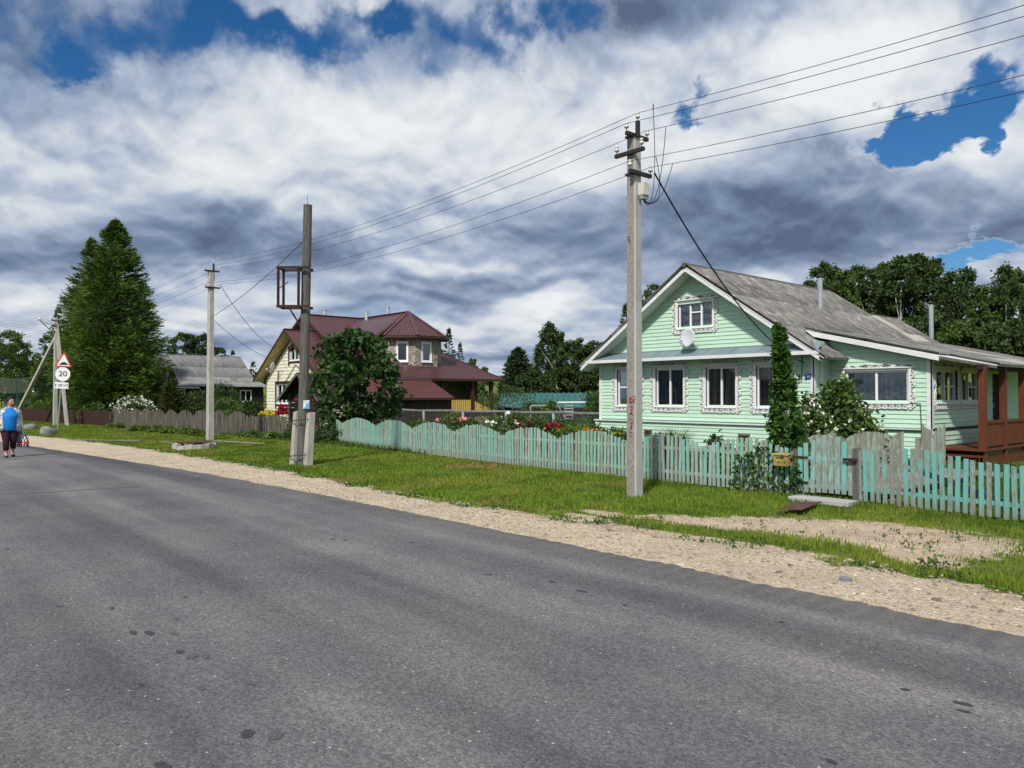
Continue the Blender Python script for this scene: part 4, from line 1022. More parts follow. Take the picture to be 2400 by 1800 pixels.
# green gas pipe on the annex
g0 = onY(2157, 946, AY - .06)
MB().tube([(HXR + .1, AY - .055, g0.z), (g0.x, AY - .055, g0.z), (g0.x + .04, AY - .055, .45)], .014, 6).build('gas_pipe', MATS['green_slat'], h1)
# porch
PX_ = -6.35; DECK = .42
py_ = lambda px: onX(px, 900, PX_).y
ys = [py_(2305), py_(2353), py_(2397), py_(2397) + 1.4, py_(2397) + 2.8]
for k, y in enumerate(ys):
    o_ = box_part('post', MATS['rust_brown'], h1, PX_ - .09, PX_ + .05, y - .10 if k == 0 else y - .065, y + .10 if k == 0 else y + .065, -.1, az(PX_) - .06)
box_part('porch_beam', MATS['dark_timber'], h1, PX_ - .07, PX_ + .03, ys[0] - .3, ys[-1] + .2, az(PX_) - .17, az(PX_) - .05)
for k in range(len(ys) - 1):
    y0, y1 = ys[k] + .10, ys[k + 1] - .07
    rl = box_part('railing', MATS['rust_brown'], h1, PX_ - .05, PX_ + .03, y0, y1, 1.03, 1.10)
    box_part('bottom_rail', MATS['rust_brown'], rl, PX_ - .04, PX_ + .02, y0, y1, DECK + .05, DECK + .12)
    n = int((y1 - y0) / .095)
    for i in range(n):
        yy = y0 + (i + .5) * (y1 - y0) / n
        box_part('baluster', MATS['rust_brown'], rl, PX_ - .02, PX_ + .005, yy - .036, yy + .036, DECK + .12, 1.03)
for k in range(8):
    y = ys[0] - .2 + k * .72; box_part('deck_board', MATS['rust_brown'], h1, -7.42, PX_ + .08, y, y + .70, DECK - .05, DECK)
box_part('porch_skirt', MATS['rust_brown'], h1, PX_ - .06, PX_ + .0, ys[0] - .1, ys[-1], -.05, DECK - .055)
for k, z in enumerate((.28, .14)): box_part('step', MATS['rust_brown'], h1, -7.35, PX_ + .1, ys[0] - .55 - .3 * k, ys[0] - .27 - .3 * k, z - .04, z)

# satellite dish on the gable
def sat_dish(loc, r, aim, label, arm, mat='dish'):
    o = thing('satellite_dish', label, 'satellite dish', loc)
    aim = Vector(aim).normalized(); q = aim.to_track_quat('Z', 'Y').to_matrix()
    c = Vector(loc)
    prof = [(r * t, .22 * r * t * t) for t in (0.02, .25, .5, .75, 1.0)]
    mb = MB(); n = 24; vs = []; fs = []
    for rr, h in prof + [(r * 1.0, .22 * r - .012), (r * .5, .055 * r - .016), (.01, -.016)]:
        for k in range(n): a = 2 * math.pi * k / n; vs.append(c + q @ Vector((rr * math.cos(a) * .93, rr * math.sin(a), h)))
    m = len(prof) + 3
    for i in range(m - 1):
        for k in range(n): fs.append((i * n + k, i * n + (k + 1) % n, (i + 1) * n + (k + 1) % n, (i + 1) * n + k))
    mb.add(vs, fs); mb.build('reflector', MATS[mat], o, True)
    low = c + q @ Vector((0, -r, .2 * r)); foc = c + q @ Vector((0, -r * .55, r * 1.15))
    MB().tube([low, foc], .012, 6).build('feed_arm', MATS['galv'], o)
    MB().tube([foc, foc + (c - foc).normalized() * .10], .03, 8).build('receiver', MATS['sign_white'], o)
    MB().tube([c + q @ Vector((0, 0, -.02)), Vector(arm[0]), Vector(arm[1])], .018, 6).build('bracket', MATS['galv'], o)
    return o
dc = onY(1613, 793, HY - .35)
sat_dish(dc, .30, (-.06, -1, .25), 'white satellite dish under the attic window of the green house', ((dc.x + .05, HY - .2, dc.z - .25), (dc.x + .12, HY - .02, dc.z - .25)))
# ------------------------------------------------------------------ painted picket fences
def mat_peeling(name, paint1, paint2, wood1, wood2, wear=.5):
    m, t, b, co = newmat(name)
    oi = t.node('ShaderNodeObjectInfo'); rn = oi.outputs['Random']
    co = t.vmath('ADD', co, t.vmath('SCALE', t.node('ShaderNodeCombineXYZ', {0: rn, 1: rn, 2: rn}).outputs[0], scale=23.0))
    loc = oi.outputs['Location']
    sect = t.noise(loc, .55, 3, .6)
    pj = t.math('MULTIPLY_ADD', t.math('SUBTRACT', rn, .5), .5, sect)
    paint = t.ramp(pj, [(.34, paint2), (.62, paint1)])
    grain = t.noise(t.vmath('MULTIPLY', co, (6, 6, .6)), 9, 6, .65)
    wood = t.ramp(grain, [(.3, wood2), (.65, wood1)])
    w = t.noise(t.vmath('MULTIPLY', co, (3, 3, 1)), 5, 8, .68)
    thr = t.math('MULTIPLY_ADD', t.math('SUBTRACT', rn, .5), .26, 1.0 - wear)
    f = t.mapr(t.math('SUBTRACT', w, thr), -.05, .07)
    z = t.node('ShaderNodeSeparateXYZ', {0: t.node('ShaderNodeTexCoord').outputs['Object']}).outputs[2]
    damp = t.mapr(t.math('MULTIPLY_ADD', w, .25, z), .18, .34, .75, 0)      # paint gone where the wood stands in the wet grass
    f = t.math('MAXIMUM', f, damp)
    t.l.new(t.mix(f, paint, wood), b.inputs['Base Color']); b.inputs['Roughness'].default_value = .85; b.inputs['Specular IOR Level'].default_value = .15
    bp = t.node('ShaderNodeBump', {'Strength': .5, 'Distance': .008, 'Height': grain}); t.l.new(bp.outputs[0], b.inputs['Normal'])
mat_peeling('fence_paint', (.22, .42, .355), (.345, .455, .385), (.31, .345, .295), (.20, .22, .185), .45)
mat_peeling('gate_paint', (.16, .40, .375), (.28, .42, .37), (.27, .29, .25), (.16, .17, .145), .50)
mat_peeling('inner_paint', (.33, .44, .36), (.36, .42, .34), (.31, .31, .25), (.18, .18, .145), .55)
PICKETS = {}
def picket_mesh(mat, w, h, th=.02, cut=.0):
    hq = round(h / .025) * .025; key = (mat, w, hq, cut)
    if key not in PICKETS:
        mb = MB(); mb.hexa([(-w / 2, -th, 0), (w / 2, -th, 0), (w / 2, 0, 0), (-w / 2, 0, 0), (-w / 2, -th, hq + cut), (w / 2, -th, hq - cut), (w / 2, 0, hq - cut), (-w / 2, 0, hq + cut)])
        PICKETS[key] = mb.mesh('picket', MATS[mat])
    return PICKETS[key]
def fence_run(o, pts, pitch, w, hfun, mat, seed, rails=(.22, .68), base=.03, railmat=None, posts=2.1, jit=1.0, posth=.75, name='picket', skip=()):
    """pickets along a polyline; hfun(distance) gives their height"""
    rnd = random.Random(seed); L = 0; dist = 0.0; k = 0
    segs = [(Vector((*a, 0)), Vector((*b, 0))) for a, b in zip(pts[:-1], pts[1:])]
    tot = 0.0
    for a, b in segs:
        d = (b - a); ln = d.length; u = d / ln; ang = math.atan2(u.y, u.x); nrm = Vector((u.y, -u.x, 0))
        if nrm.y > 0 and abs(u.x) > abs(u.y): nrm = -nrm; ang += math.pi
        for rz in rails:
            mb = MB(); mb.bar(a - nrm * .02 + Vector((0, 0, rz)), b - nrm * .02 + Vector((0, 0, rz)), .035, .06); mb.build('rail', MATS[railmat or mat], o)
        np_ = max(1, round(ln / posts))
        for i in range(np_ + 1):
            p = a + u * (ln * i / np_) - nrm * .09
            box_part('post', MATS[railmat or mat], o, p.x - .045, p.x + .045, p.y - .045, p.y + .045, -.2, posth)
        s = (pitch - (tot % pitch)) % pitch
        while s < ln:
            x = tot + s
            if not any(q0 < x < q1 for q0, q1 in skip):
                h = max(.2, hfun(x) + rnd.uniform(-.012, .012) * jit)
                p = a + u * (s + rnd.uniform(-.008, .008) * jit)
                ob = bpy.data.objects.new(name, picket_mesh(mat, w, h, cut=rnd.choice((0, .006, -.006)))); COL.objects.link(ob); ob.parent = o
                ob.location = Vector((p.x, p.y, base + rnd.uniform(-.015, .01))) - off(o)
                ob.rotation_euler = (rnd.uniform(-.015, .015) * jit, rnd.uniform(-.02, .02) * jit, ang + rnd.uniform(-.03, .03) * jit)
            s += pitch
        tot += ln
FA, FB, FC, FD, FE = (-24.9, 13.62), (-14.1, 12.42), (-6.66, 12.24), (-5.52, 12.28), (-3.2, 11.98)
def humps(period, lo, hi, ph=0.0): return lambda s: lo + (hi - lo) * math.sin(math.pi * (((s + ph) / period) % 1.0)) ** .75
CUSP = [-2.2, .52, 3.25, 5.84, 8.19, 10.51, 12.58, 14.69, 16.54, 18.4, 20.2]
def cusped(s):
    for a, b in zip(CUSP[:-1], CUSP[1:]):
        if a <= s < b: return .68 + .245 * math.sin(math.pi * (s - a) / (b - a)) ** .8
    return .7
f1 = thing('picket_fence', 'long peeling turquoise picket fence with wavy scalloped top before the green house', 'fence', (-16, 12.7, 0))
fence_run(f1, [FA, FB, FC], .098, .060, cusped, 'fence_paint', 1)
f2 = thing('picket_fence', 'peeling blue-green picket fence stretch to the right of the gate', 'fence', (-4, 12.1, 0))
wv = lambda s: .80 + .07 * math.cos(2 * math.pi * (s - .75) / 3.1)
fence_run(f2, [FD, FE, (0.4, 11.45)], .107, .062, wv, 'gate_paint', 2, rails=(.22, .62), posth=.66)
MB().bar((-4.62, 12.36, .55), (-3.25, 12.15, .16), .03, .09).build('brace', MATS['gate_paint'], f2)
# the gate itself
gt = thing('garden_gate', 'weathered picket gate with rounded top and dark latch post', 'gate', (-6.05, 12.26, 0))
gh = lambda s: .74 + .20 * math.sin(math.pi * min(1, max(0, s / .9)))
fence_run(gt, [(-6.50, 12.24), (-5.66, 12.29)], .104, .075, gh, 'gate_paint', 3, rails=(.20, .66), posts=9, posth=.3, base=.10)
for x, h in ((-6.60, .80), (-5.58, .86)): box_part('gate_post', MATS['old_wood'], gt, x - .05, x + .05, 12.26, 12.36, -.2, h)
MB().box(-5.76, -5.54, 12.20, 12.235, .66, .70).build('latch', MATS['rust_steel'], gt)
MB().bar((-6.48, 12.29, .22), (-5.7, 12.33, .62), .03, .07).build('brace', MATS['gate_paint'], gt)
for z in (.24, .66): MB().box(-6.64, -6.36, 12.20, 12.225, z, z + .03).build('hinge', MATS['rust_steel'], gt)
# inner fence along the yard path
fi = thing('picket_fence', 'grey-green picket fence inside the yard running back from the gate', 'fence', (-7, 15, 0))
fence_run(fi, [(-6.95, 12.75), (-6.9, 14.9), (-6.72, 17.0)], .098, .062, lambda s: .84 + .12 * abs(math.sin(math.pi * (s - .25) / 1.75)), 'inner_paint', 4, rails=(.3, .8), posth=.78, jit=.4)
fj = thing('picket_fence', 'short piece of weathered pickets at the corner of the green annex', 'fence', (-6.6, 18, 0))
fence_run(fj, [(-6.62, 17.75), (-6.52, 18.75)], .098, .062, lambda s: .88 + .16 * abs(s - .5) * 2, 'inner_paint', 5, rails=(.3, .8), posth=.78, jit=.4)
# boards of the yard path and the slab at the gate
pth = thing('boardwalk', 'low grey plank boardwalk leading from the gate to the porch', 'path', (-6, 15, 0))
for k in range(30):
    y = 12.65 + k * .165; x = -5.95 + .0 * k; w = .52
    MB().box(x - w - random.uniform(0, .04), x + w + random.uniform(0, .04), y, y + .15, .10, .135).build('plank', MATS['plank'], pth)
for x in (-6.35, -5.55): MB().box(x - .04, x + .04, 12.6, 17.6, .0, .10).build('bearer', MATS['old_wood'], pth)
c = G(1930, 1176)
sl = thing('slab', 'pale concrete slab lying in the grass before the gate', 'slab', (c.x, c.y, 0))
bevel(MB().box(-6.45, -5.45, 11.72, 12.08, -.02, .062).build('slab_top', MATS['concrete_smooth'], sl), .012)
rp = thing('hatch', 'rusty steel plate lying flat in the grass near the gate', 'hatch', (-6.0, 11.2, 0))
MB().slab([G(1822, 1193, .06), G(1868, 1179, .06), G(1926, 1177, .06), G(1880, 1196, .06)], (0, 0, .012)).build('plate', MATS['rust_plate'], rp)
# mailbox
mp = Vector((-6.76, 12.14, .53))
mbx = thing('mailbox', 'faded yellow wooden mailbox hung on the pickets beside the vine', 'mailbox', mp)
bevel(MB().box(mp.x - .13, mp.x + .13, mp.y - .10, mp.y + .03, mp.z - .02, mp.z + .17).build('box', MATS['yellow_box'], mbx), .01)
MB().slab([(mp.x - .145, mp.y - .12, mp.z + .165), (mp.x + .145, mp.y - .12, mp.z + .165), (mp.x + .145, mp.y + .03, mp.z + .19), (mp.x - .145, mp.y + .03, mp.z + .19)], (0, 0, .015)).build('lid', MATS['yellow_box'], mbx)
MB().box(mp.x - .08, mp.x + .08, mp.y - .105, mp.y - .1, mp.z + .115, mp.z + .13).build('slot', MATS['sign_black'], mbx)
# ------------------------------------------------------------------ grey fences on the left
fg = thing('picket_fence', 'bare grey wooden picket fence with scalloped tops in front of the far houses', 'fence', (-40, 12.5, 0))
GL = [tuple(G(258, 1001)[:2]), tuple(G(420, 1013)[:2]), tuple(G(560, 1021)[:2]), tuple(G(676, 1023)[:2])]
fence_run(fg, GL, .108, .094, lambda s: .70 + .32 * math.sin(math.pi * ((s / 1.42) % 1.0)) ** .7 if s < 14.2 else .84 + .05 * math.sin(s * 9), 'grey_picket', 6, rails=(.3, .62), posth=.66, jit=1.0)
fm = thing('sheet_fence', 'low rusty brown sheet-metal fence along the far verge', 'fence', (-60, 11, 0))
a, b = G(30, 985), G(257, 999); nseg = 12
for k in range(nseg):
    p = a.lerp(b, k / nseg); q = a.lerp(b, (k + .985) / nseg); n_ = 10; mb = MB(); vs = []
    for i in range(n_ + 1):
        r_ = p.lerp(q, i / n_); t_ = i / n_; top = .78 + .08 * math.sin(math.pi * t_) + (.05 if k % 2 else 0); nn = .02 * math.cos(math.pi * i)
        vs += [(r_.x, r_.y + nn, -.05), (r_.x, r_.y + nn, top), (r_.x, r_.y + nn + .01, -.05), (r_.x, r_.y + nn + .01, top)]
    fs = []
    for i in range(n_): j = 4 * i; fs += [(j, j + 4, j + 5, j + 1), (j + 2, j + 3, j + 7, j + 6), (j + 1, j + 5, j + 7, j + 3)]
    mb.add(vs, fs); mb.build('panel', MATS['rust_steel'], fm)
# ------------------------------------------------------------------ chain-link garden fence behind
cl = thing('mesh_fence', 'chain-link garden fence with thick weathered top rail behind the flower beds', 'fence', (-20, 19.5, 0))
CY = lambda px, py=966, z=1.02: G(px, py, z)
def mat_link():
    m, t, b, co = newmat('chainlink'); o = t.n['Material Output']
    q = t.vmath('MULTIPLY', co, (1, 1, 1)); sp = t.node('ShaderNodeSeparateXYZ', {0: q})
    s1 = t.math('ADD', sp.outputs[0], sp.outputs[2]); s2 = t.math('SUBTRACT', sp.outputs[0], sp.outputs[2])
    l1 = t.math('LESS_THAN', t.math('FRACT', t.math('MULTIPLY', s1, 11.0)), .10); l2 = t.math('LESS_THAN', t.math('FRACT', t.math('MULTIPLY', s2, 11.0)), .10)
    b.inputs['Base Color'].default_value = (.16, .17, .16, 1); b.inputs['Roughness'].default_value = .5
    mx = t.node('ShaderNodeMixShader', {0: t.math('MAXIMUM', l1, l2)}); tr = t.node('ShaderNodeBsdfTransparent')
    t.l.new(tr.outputs[0], mx.inputs[1]); t.l.new(b.outputs[0], mx.inputs[2]); t.l.new(mx.outputs[0], o.inputs[0])
A0, A1 = Vector((-29.0, 18.4, 0)), Vector((-17.95, 20.3, 0))
u = (A1 - A0)
for z, r in ((1.08, .055), (.42, .03)):
    pts = [A0 + u * (i / 12) + Vector((0, 0, z + .015 * math.sin(i * 2.1))) for i in range(13)]
    MB().tube(pts, r, 7).build('rail', MATS['rail_grey'], cl)
for i in range(6):
    p = A0 + u * (i / 5); MB().tube([p + Vector((0, -.05, -.2)), p + Vector((0, -.05, 1.06))], .055, 7).build('post', MATS['post_pale'], cl)
mb = MB(); s = 0.0; Lr = u.length; un = u.normalized(); hgt = .95; step = .085      # woven wires
while s < Lr + hgt:
    for sg in (1, -1):
        s0, z0, s1, z1 = (s, .08, s - hgt, .08 + hgt) if sg > 0 else (s - hgt, .08, s, .08 + hgt)
        if s0 < 0: z0 += (0 - s0) * (z1 - z0) / (s1 - s0) if s1 != s0 else 0; s0 = 0
        if s1 < 0: z1 = z0 + (0 - s0) * (z1 - z0) / (s1 - s0); s1 = 0
        if s1 > Lr: z1 = z0 + (Lr - s0) * (z1 - z0) / (s1 - s0); s1 = Lr
        if s0 > Lr: z0 = z1 + (Lr - s1) * (z0 - z1) / (s0 - s1); s0 = Lr
        if abs(s1 - s0) > .02: mb.tube([A0 + un * s0 + Vector((0, 0, z0)), A0 + un * s1 + Vector((0, 0, z1))], .0022, 3, False)
    s += step
lk = mb.build('wire_mesh', MATS['galv'], cl); lk['kind'] = 'stuff'
# ------------------------------------------------------------------ power poles and wires
def insulator(parent, p, s=.85):
    p = Vector(p)
    pin = MB().tube([p + Vector((0, 0, -.05 * s)), p + Vector((0, 0, .03 * s))], .009 * s, 6).build('pin', MATS['black_steel'], parent)
    q = MB().lathe(p, [(.012 * s, 0), (.045 * s, .005 * s), (.045 * s, .05 * s), (.026 * s, .062 * s), (.026 * s, .075 * s), (.036 * s, .082 * s), (.034 * s, .115 * s), (.012 * s, .125 * s)], 12).build('insulator', MATS['porcelain'], parent, True)
    return q
def concrete_pole(base, h, w0, w1, label, matl='concrete_rough', matr='concrete_smooth', lean=(0, 0)):
    o = thing('power_pole', label, 'power pole', base); b = Vector(base)
    # trapezoid shaft: rough cast face to the road, smooth formed face to the side
    def ring(z, w): c = b + Vector((lean[0] * z, lean[1] * z, z)); k = w / 2; ch = w * .12; return [c + Vector(v) for v in ((-k, -k, 0), (k - ch, -k, 0), (k, -k + ch, 0), (k * .96, k, 0), (-k * .96, k, 0))]
    r0, r1 = ring(-.2, w0), ring(h, w1); me_v = r0 + r1; n = 5
    fs = [(i, (i + 1) % n, n + (i + 1) % n, n + i) for i in range(n)] + [tuple(range(n, 2 * n))]
    V = np.array([tuple(v) for v in me_v]) - np.array(b)
    me = raw_mesh('shaft', V, fs, [MATS[matl], MATS[matr]], mi=[0, 1, 1, 1, 0, 1])
    sh = put('shaft', me, o, base); return o, sh
def arm(parent, c, d, L, w=.06, name='crossarm'):
    c = Vector(c); d = Vector(d).normalized() * (L / 2)
    return MB().bar(c - d, c + d, w, w).build(name, MATS['black_steel'], parent)
WIRES = [[] for _ in range(5)]
# p1 nearest pole
b1 = G(1488, 1164); p1, sh1 = concrete_pole((b1.x, b1.y, 0), 6.08, .195, .165, 'tall concrete power pole with red vertical scrawl before the green house')
H = 6.08
def heads(p, o, H, s=1.0, extra=True):
    st = MB().box(p.x - .03, p.x + .03, p.y + .07, p.y + .13, H - .35, H + .32).build('top_bracket', MATS['black_steel'], o)
    out = []
    insulator(o, (p.x, p.y + .10, H + .37)); out.append(Vector((p.x, p.y + .10, H + .46)))
    a1 = arm(o, (p.x + .04, p.y + .03, H + .03), (0, 1, 0), .56)
    for dy in (-.24, .30): insulator(o, (p.x + .04, p.y + dy, H + .11)); out.append(Vector((p.x + .04, p.y + dy, H + .19)))
    if extra:
        a2 = arm(o, (p.x, p.y - .12, H - .27), (1, 0, 0), .62)
        for dx in (-.28, .26): insulator(o, (p.x + dx, p.y - .12, H - .19))
    a3 = arm(o, (p.x + .11, p.y + .03, H - .62), (0, 1, 0), .56)
    for dy in (-.24, .30): insulator(o, (p.x + .11, p.y + dy, H - .54)); out.append(Vector((p.x + .11, p.y + dy, H - .46)))
    for z in (H - .62, H + .02): MB().box(p.x - .11, p.x + .11, p.y - .11, p.y + .11, z - .02, z + .015).build('clamp', MATS['black_steel'], o)
    return out
w1 = heads(b1, p1, H)
for i, w in enumerate(w1): WIRES[i].append(w)
LD = (Vector((13.2, 9.5, 0)) - Vector((b1.x, b1.y, 0))).normalized()
def on_wire(i, s): return w1[i] + LD * s - Vector((0, 0, .093 * s + .002 * s))
# junction box and loops of cable
jb = bevel(MB().box(b1.x + .09, b1.x + .22, b1.y - .02, b1.y + .14, H - 1.0, H - .78).build('junction_box', MATS['grey_box'], p1), .01)
MB().box(b1.x + .11, b1.x + .20, b1.y - .01, b1.y + .13, H - 1.06, H - 1.0).build('gland_plate', MATS['galv'], jb)
for k in range(4):
    e = on_wire((0, 2, 4, 3)[k], .34 + .07 * k); c = Vector((b1.x + .15, b1.y + .05, H - 1.06)); low = Vector((b1.x + .24 + .05 * k, b1.y + .20, H - 1.22 + .02 * k))
    pts = []
    P0, P1, P2, P3 = c, low + Vector((-.08, 0, -.08)), low + Vector((.08, .05, .1)), e
    for i in range(13):
        t = i / 12; pts.append(P0 * (1 - t) ** 3 + P1 * 3 * t * (1 - t) ** 2 + P2 * 3 * t * t * (1 - t) + P3 * t ** 3)
    MB().tube(pts, .006, 5).build('jumper_cable', MATS['black_cable'], p1)
MB().tube([on_wire(0, .34) - Vector((0, 0, .02)), on_wire(0, .34) + Vector((0, 0, .08))], .010, 6).build('clamp', MATS['black_steel'], p1)
# painted scrawl: strokes on the rough road-side face (letters one below the other)
yf = b1.y - .105; g0 = onY(1478, 938, yf)
def stroke(parent, pts, w, mat, Y):
    mb = MB(); ribbon(mb, lambda s, n, z: (s, Y - n, z), pts, w, .0, .0015); return mb.build('paint_stroke', mat, parent)
gl = [(.0, [arc(0, 0, .045, 60, 420, 10, .04), [(.0, .07), (.0, -.075)]]), (.055, [[(.02, .07), (.07, .065), (.065, .02), (.02, -.03), (.07, -.04)]]),
      (.0, [[(-.03, -.115), (.04, -.11), (.035, -.15), (-.01, -.19)]]), (.0, [[(.03, -.20), (-.035, -.26)], [(-.01, -.225), (.04, -.265)], [(-.03, -.235), (.03, -.23)]]),
      (.0, [[(-.025, -.30), (-.03, -.37), (.02, -.32), (.03, -.385)]]), (.0, [[(-.02, -.41), (.035, -.405), (.0, -.445), (.03, -.47), (-.02, -.49)], [(.01, -.47), (.0, -.53)]]),
      (.0, [arc(.01, -.60, .035, 60, 300, 8)])]
for dx, strokes in gl:
    for s_ in strokes: stroke(sh1, [(g0.x + dx * .5 + p[0] * .9, g0.z + p[1] * .95) for p in s_], .013, MATS['paint_red'], yf + .004)
q0 = onY(1474, 563, b1.y - .093)
stroke(sh1, [(q0.x + a * .8, q0.z + c_) for a, c_ in ((.03, .05), (-.02, .06), (-.03, .02), (.03, .0), (.025, -.04), (.0, .0), (.0, -.07))], .010, MATS['sign_black'], b1.y - .090)
# p2, p3
b2 = G(492, 1031.4); p2, sh2 = concrete_pole((b2.x, b2.y, 0), 6.5, .23, .18, 'stained concrete power pole before the bare grey picket fence', 'concrete_smooth', 'concrete_old')
w2 = heads(b2, p2, 6.5, extra=False)
for i, w in enumerate(w2): WIRES[i].append(w)
b3 = G(129, 996); p3, sh3 = concrete_pole((b3.x, b3.y, 0), 6.3, .22, .17, 'far concrete power pole with slanting props and a street lamp', 'concrete_old', 'concrete_old')
w3 = heads(b3, p3, 6.1, extra=True)
for i, w in enumerate(w3): WIRES[i].append(w)
top = Vector((b3.x, b3.y, 5.0))
for e, z in ((G(28, 990), 5.1), (Vector((b3.x + 1.35, b3.y + .35, 0)), 5.9)):
    MB().bar(Vector((e.x, e.y, -.1)), Vector((b3.x + (.1 if e.x > b3.x else -.1), b3.y, z)), .17, .17).build('prop', MATS['concrete_old'], p3)
lp = atD(107, 763, 44.6); MB().tube([(b3.x, b3.y, 5.2), tuple(lp)], .025, 6).build('lamp_arm', MATS['galv'], p3)
bevel(MB().bar(lp, lp + (lp - Vector((b3.x, b3.y, 5.2))).normalized() * .55, .16, .10).build('lamp_head', MATS['sign_white'], p3), .03)
# wires through all poles, one thing each
names = ['topmost bare wire of the street power line', 'second wire from the top of the street power line', 'middle wire of the street power line', 'fourth wire from the top of the street power line', 'lowest wire of the street power line']
b0 = Vector((13.2, 9.5, 0)); b4 = Vector((-70, 2.0, 0))
for i in range(5):
    ww = [w1[i] - b1 + b0 + Vector((0, 0, -.05))] + WIRES[i] + [WIRES[i][2] - b3 + b4 + Vector((0, 0, -.4))]
    pts = []
    for (a, b), sag in zip(zip(ww[:-1], ww[1:]), (.50, .42, .40, .5)):
        for k in range(20):
            t = k / 20; pts.append(a.lerp(b, t) - Vector((0, 0, 4 * sag * t * (1 - t))))
    pts.append(ww[-1])
    tag(MB().tube(pts, .0048, 5).build('power_wire', MATS['wire'], None, origin=pts[20]), names[i], 'wire', 'wires of the street power line')
def cable(name, label, a, b, sag, r, mat='black_cable', n=24):
    a, b = Vector(a), Vector(b); pts = [a.lerp(b, i / n) - Vector((0, 0, 4 * sag * (i / n) * (1 - i / n))) for i in range(n + 1)]
    return tag(MB().tube(pts, r, 6).build(name, MATS[mat], None, origin=a), label, 'cable')
cable('service_cable', 'thick black service cable sagging from the near pole to the green house', w1[4] + Vector((.05, .05, -.1)), onY(1884, 850, HY - .1) , .55, .016)
cable('service_cable', 'thin cable from the middle pole down to the cream gable', w2[4], onY(652, 818, 19.7), .45, .012)
cable('service_cable', 'thin lower cable from the middle pole to the cream house wall', Vector((b2.x + .1, b2.y, 4.7)), onY(640, 842, 19.75), .25, .010)
# ------------------------------------------------------------------ wooden pole with concrete footings
bw = G(708, 1089); pw = thing('wooden_pole', 'old wooden pole strapped to two concrete footings with an empty rusty rack', 'pole', (bw.x, bw.y, 0))
lean = lambda z: Vector((bw.x + .018 * z * ST, bw.y + .018 * z * CT, z))
MB().tube([lean(-.1), lean(2), lean(4.5), lean(6.45)], [.125, .12, .112, .105], 12).build('shaft', MATS['old_wood'], pw)
MB().tube([lean(6.44), lean(6.52) + Vector((0, 0, .0)), lean(6.58) + Vector((-.04, 0, .02)), lean(6.65) + Vector((-.03, 0, .04))], .006, 5).build('hook', MATS['black_steel'], pw)
fdir = RGT
for s_, h_, yy in ((-.21, 1.33, .05), (.17, 1.30, -.13)):
    c = Vector((bw.x, bw.y, 0)) + RGT * s_ + FWD * yy; c2 = c + RGT * .08
    k = .095
    mb = MB(); mb.hexa([c + Vector((-k, -k, -.1)), c + Vector((k, -k, -.1)), c + Vector((k, k, -.1)), c + Vector((-k, k, -.1)), c2 + Vector((-k * .85, -k * .85, h_ - .03)), c2 + Vector((k * .85, -k * .85, h_)), c2 + Vector((k * .85, k * .85, h_)), c2 + Vector((-k * .85, k * .85, h_ - .03))])
    bevel(mb.build('footing', MATS['concrete_old'], pw), .012)
for z, o_ in ((.25, .0), (1.12, .06)):
    c = Vector((bw.x, bw.y, z)) + RGT * (o_)
    pts = []
    for k in range(25):
        a = 2 * math.pi * k / 24; pts.append(c + RGT * (.31 * math.cos(a)) + FWD * (.22 * math.sin(a) - .03) + Vector((0, 0, .03 * math.cos(a))))
    MB().tube(pts, .013, 5, False).build('strap', MATS['black_steel'], pw)
# rack
D0 = (lean(4) - cam.location).dot(FWD)
def rk(px, py, dd=0.0): return atD(px, py, D0 + dd)
fr_ = MB()
rack = MB()
z_t, z_b = rk(690, 630).z, rk(690, 720).z
cR = lean(4.2); L_ = .95
for (sx, sy) in ((-.62, -.22), (-.62, .22), (-.12, -.22), (-.12, .22)):
    c = cR + RGT * sx + FWD * sy; rack.bar((c.x, c.y, z_b), (c.x, c.y, z_t), .05, .05)
for z in (z_t, z_b):
    for sy in (-.22, .22): rack.bar(Vector((*(cR + RGT * -.66 + FWD * sy)[:2], z)), Vector((*(cR + RGT * .12 + FWD * sy)[:2], z)), .05, .06)
    for sx in (-.62, -.12): rack.bar(Vector((*(cR + RGT * sx + FWD * -.22)[:2], z)), Vector((*(cR + RGT * sx + FWD * .22)[:2], z)), .05, .05)
c = cR + RGT * -.62 + FWD * -.22; rack.bar((c.x, c.y, (z_t + z_b) / 2 - .05), (*(cR + RGT * -.37 + FWD * -.22)[:2], (z_t + z_b) / 2 + .12), .02, .02)
rack.build('rack', MATS['rust_steel'], pw)
e = cR + RGT * -.42; MB().bar((e.x, e.y, z_b), (*lean(z_b - .65)[:2], z_b - .65), .035, .035).build('rack_strut', MATS['rust_steel'], pw)
i0 = rk(715, 569); MB().lathe(i0, [(.01, 0), (.04, .005), (.04, .05), (.02, .06), (.03, .08), (.01, .1)], 10).build('insulator', MATS['porcelain'], pw)
MB().bar(i0 + Vector((0, 0, -.03)), lean(i0.z - .03), .02, .02).build('bracket', MATS['black_steel'], pw)
bx_ = rk(714, 612); MB().box(bx_.x - .05, bx_.x + .05, bx_.y - .05, bx_.y + .05, bx_.z - .16, bx_.z + .12).build('fuse_box', MATS['concrete_smooth'], pw)
cable('service_cable', 'slanting thin wire from the wooden pole back to the middle concrete pole', i0 + Vector((0, 0, .08)), Vector((b2.x + .1, b2.y, 4.75)), .15, .009)
